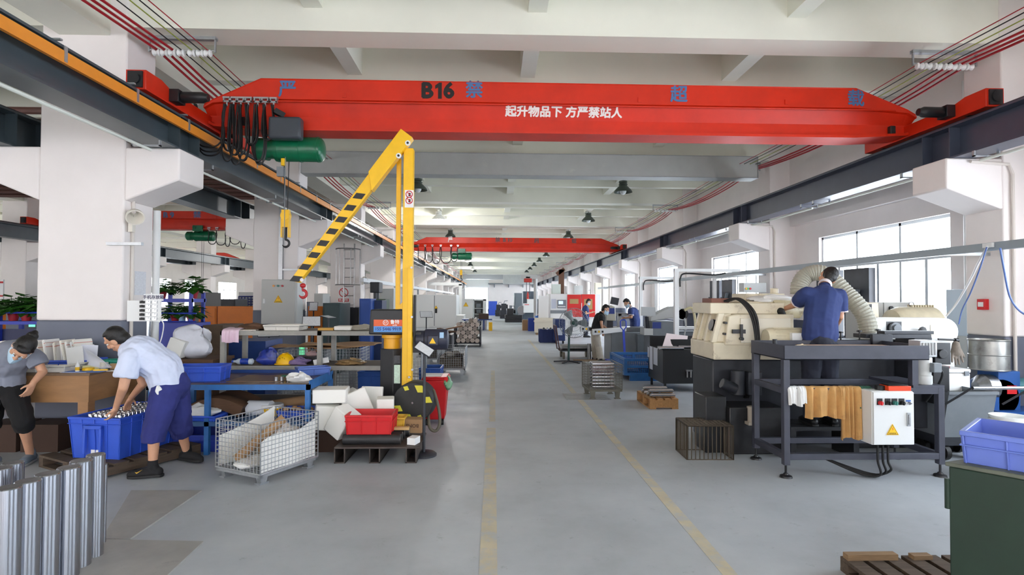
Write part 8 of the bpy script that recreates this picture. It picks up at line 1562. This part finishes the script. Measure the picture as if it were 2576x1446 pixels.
# receding row of dark machines
rows = [(1316, 1352, 728, 38, M('slate blue cab', (84, 96, 108), .45), 'slate blue tall machine with a white front box beside the aisle'), (1294, 1316, 733, 44, M('slate grey cab', (120, 130, 138), .45), 'slate grey tall machine cabinet beyond the one with the white front box'), (1352, 1384, 748, 33, MIDG, 'grey machine left of the machining centre'),
        (1271, 1314, 770, 42, OILY, 'low dark lathe at the edge of the aisle'), (1258, 1290, 757, 50, CAST, 'dark lathe with levers farther along the aisle edge'), (1246, 1272, 761, 57, CAST, 'dark blue grey machine deep down the aisle edge'), (1235, 1258, 762, 63, M('far blue machine', (48, 64, 108), .5), 'distant blue machine near the end wall'), (1228, 1244, 764, 70, CAST, 'farthest small dark machine before the roller door')]
for i, (pa_, pb_, pyt, Y, m_, lab) in enumerate(rows):
    a, b_ = aY(pa_, 770, Y).x, aY(pb_, 770, Y).x; zt_ = aY(pa_, pyt, Y).z; t = thing('machine_tool', lab, 'machine', ((a + b_) / 2, Y + .8, 0)); w_ = b_ - a
    mesh('base', B().box(a, b_, Y, Y + 1.6, 0, zt_ * (.95 if i < 3 else .45)), m_, t, w=True, bev=.02)
    if i >= 3:
        mesh('head_stock', B().box(a + w_ * .1, a + w_ * .5, Y + .2, Y + 1.3, zt_ * .45, zt_ * .85).cyl((a + w_ * .5, Y + .7, zt_ * .68), (a + w_ * .62, Y + .7, zt_ * .68), zt_ * .12, n=16), m_, t, w=True, bev=.02); mesh('chip_tray', B().box(a - .05, b_ + .05, Y - .15, Y, .25, .32), OILY, t, w=True)
        mesh('lamp_arm', B().tube([(a + w_ * .3, Y + .6, zt_ * .85), (a + w_ * .35, Y + .5, zt_), (a + w_ * .6, Y + .4, zt_ * 1.02)], .03, 6), MIDG, t, w=True); mesh('tail_stock', B().box(b_ - w_ * .25, b_ - w_ * .05, Y + .4, Y + 1, zt_ * .45, zt_ * .75), MIDG, t, w=True)
    elif i == 0:
        mesh('front_box', B().box(a + .0, a + w_ * .95, Y - .5, Y, aY(1330, 786, Y).z, aY(1330, 763, Y).z), WHITEP, t, w=True, bev=.01); mesh('top_box', B().box(a + .25, a + w_ * .8, Y - .4, Y, aY(1330, 763, Y).z, aY(1330, 752, Y).z), WHITEP, t, w=True, bev=.01); mesh('beacon', B().lathe([(.1, 0), (.06, .3), (.09, .5), (.02, 1)], (a + .3, Y - .2, aY(1330, 752, Y).z), (a + .3, Y - .2, aY(1330, 734, Y).z), 12), M('beacon red', (196, 60, 50), .5), t, w=True); mesh('label_strip', B().bx((a + .22, Y - .505, aY(1330, 766, Y).z), (.3, .01, .04)), SIGNR, t, w=True)
        mesh('round_cover', B().cyl((a - .1, Y - .3, aY(1310, 780, Y).z), (a - .1, Y - .1, aY(1310, 780, Y).z), .3, n=24), STEEL, t, w=True)
    else: mesh('door', B().box(a + .06, b_ - .06, Y - .03, Y, .3, zt_ * .85), m_, t, w=True, bev=.01)
for i, (px, py, Y, s, m_, lab) in enumerate(((1325, 815, 31, .45, CARD, 'brown box on dark pallets beside the aisle'), (1341, 812, 30.4, .5, M('blue bin', (38, 66, 150), .5), 'blue bin beside the brown box near the cream crate'), (1240, 768, 60, .9, BLUEC, 'blue container stack near the end wall'))):
    p = aY(px, py, Y); single('goods_box', lab, 'box', B().box(p.x - s / 2, p.x + s / 2, Y, Y + .6, 0, p.z + s / 2), m_)
# far jib hoist
t = thing('far_jib_hoist', 'light grey jib post with a red hoist over the dark machines', 'jib crane', (aY(1347, 720, 32).x, 32, 0)); x = aY(1347, 720, 32).x; z = aY(1347, 697, 32).z
mesh('post', B().cyl((x, 32, 0), (x, 32, z), .1, n=12), LIGHTG, t, w=True); mesh('boom', B().box(aY(1311, 697, 32).x, x + .1, 31.9, 32.1, z - .1, z + .12), LIGHTG, t, w=True); p = aY(1328, 703, 32); mesh('hoist', B().bx(p + V((0, 0, -.05)), (.45, .3, .22)).bx(p + V((0, 0, .12)), (.3, .2, .14)), M('beacon red', (150, 44, 44), .5), t, w=True, bev=.03); parts('chain', [B().cyl(p + V((dx, 0, -.1)), p + V((dx, 0, -1.0)), .02, n=5) for dx in (-.08, .1)], CAST, t)
t = thing('cable_tray', 'cable tray on brackets along the end wall', 'tray', (3, 78.6, 3.1)); zz_ = aY(1300, 714, 78.6).z; mesh('tray', B().box(aY(1228, 714, 78.6).x, 5.6, 78.5, 78.9, zz_ - .08, zz_ + .08), MIDG, t, w=True); parts('bracket', [B().box(x, x + .12, 78.6, 78.99, zz_ - .5, zz_) for x in (0, 2, 4, 5.4)], MIDG, t)
# --- workers farther off
NP = M('black t shirt', (26, 27, 30), .9); BE_ = M('beige trousers', (186, 178, 164), .85)
def w_(px, py, Y): return aY(px, py, Y)
Yp3 = 15.5
f1, f2 = fl(1497, 905), fl(1516, 914); f1.z = f2.z = .085
person('person in a black t-shirt, beige trousers and mask bending over the conveyor arm', dict(pelvis=w_(1498, 836, Yp3), waist=w_(1501, 824, Yp3), chest=w_(1509, 800, Yp3), neck=w_(1515, 786, Yp3), head=w_(1523, 778, Yp3), ls=w_(1503, 795, Yp3 + .17), rs=w_(1512, 797, Yp3 - .17),
       le=w_(1512, 815, Yp3 + .25), lw=w_(1524, 825, Yp3 + .2), re=w_(1513, 815, Yp3 - .25), rw=w_(1516, 831, Yp3 - .22), lh=w_(1497, 842, Yp3 + .1), rh=w_(1499, 842, Yp3 - .1), lk=w_(1496, 872, Yp3 + .1), rk=w_(1506, 874, Yp3 - .12),
       la=f1, ra=f2 + V((-.04, .05, 0)), lt=f1 + V((.15, 0, 0)), rt=f2 + V((.12, -.02, 0))), (.85, -.2, -.4), NP, BE_, (BLACK, RUBBER), 'full', True, .011, sleeve=.6, build=.98)
Yp4 = 16.9; Z4 = .085
person('person in a navy polo leaning in over the farther grinding machine, facing left', dict(pelvis=w_(1597, 822, Yp4), waist=w_(1598, 808, Yp4), chest=w_(1592, 785, Yp4), neck=w_(1586, 771, Yp4), head=w_(1578, 762, Yp4), ls=w_(1588, 780, Yp4 - .17), rs=w_(1594, 778, Yp4 + .17),
       le=w_(1588, 798, Yp4 - .25), lw=w_(1575, 799, Yp4 - .2), re=w_(1584, 790, Yp4 + .2), rw=w_(1572, 790, Yp4 + .15), lh=w_(1596, 828, Yp4 - .1), rh=w_(1597, 828, Yp4 + .1), lk=w_(1597, 860, Yp4 - .1), rk=w_(1598, 860, Yp4 + .1),
       la=(w_(1600, 900, Yp4).x, Yp4 - .1, Z4), ra=(w_(1600, 900, Yp4).x, Yp4 + .12, Z4), lt=(w_(1590, 900, Yp4).x, Yp4 - .1, Z4), rt=(w_(1590, 900, Yp4).x, Yp4 + .12, Z4)), (-.8, -.15, -.58), NAVY, DPANT, (BLACK, RUBBER), 'full', True, .011, sleeve=.75, shirt_trim=TRIM)
Yp5 = 25.5
person('person in a navy t-shirt and mask standing before the red machine doors', dict(pelvis=w_(1474, 806, Yp5), waist=w_(1474, 796, Yp5), chest=w_(1473, 778, Yp5), neck=w_(1475, 768, Yp5), head=w_(1480, 759, Yp5), ls=w_(1470, 773, Yp5 + .18), rs=w_(1475, 773, Yp5 - .18),
       le=w_(1476, 788, Yp5 + .22), lw=w_(1488, 786, Yp5 + .15), re=w_(1474, 789, Yp5 - .24), rw=w_(1487, 786, Yp5 - .1), lh=w_(1473, 812, Yp5 + .1), rh=w_(1474, 812, Yp5 - .1), lk=w_(1474, 827, Yp5 + .1), rk=w_(1475, 827, Yp5 - .1),
       la=(w_(1473, 870, Yp5).x, Yp5 + .1, Z4), ra=(w_(1473, 870, Yp5).x, Yp5 - .1, Z4), lt=(w_(1483, 870, Yp5).x, Yp5 + .1, Z4), rt=(w_(1483, 870, Yp5).x, Yp5 - .1, Z4)), (.85, -.15, -.45), NAVY, DPANT, (BLACK, RUBBER), 'full', True, .012, sleeve=.6)

PB = M('red brown pipe', (92, 58, 50), .5)
for i in range(14): single('ceiling_pipe', 'red brown pipe added across the neighbouring bay to darken its ceiling', 'pipe', B().cyl((X21, 9.3 + i * .6, 4.72), (XL0, 9.3 + i * .6, 4.72), .06, n=8), PB, 'pipes darkening the neighbouring bay ceiling')  # dense row of dark pipes added to darken this bay's ceiling
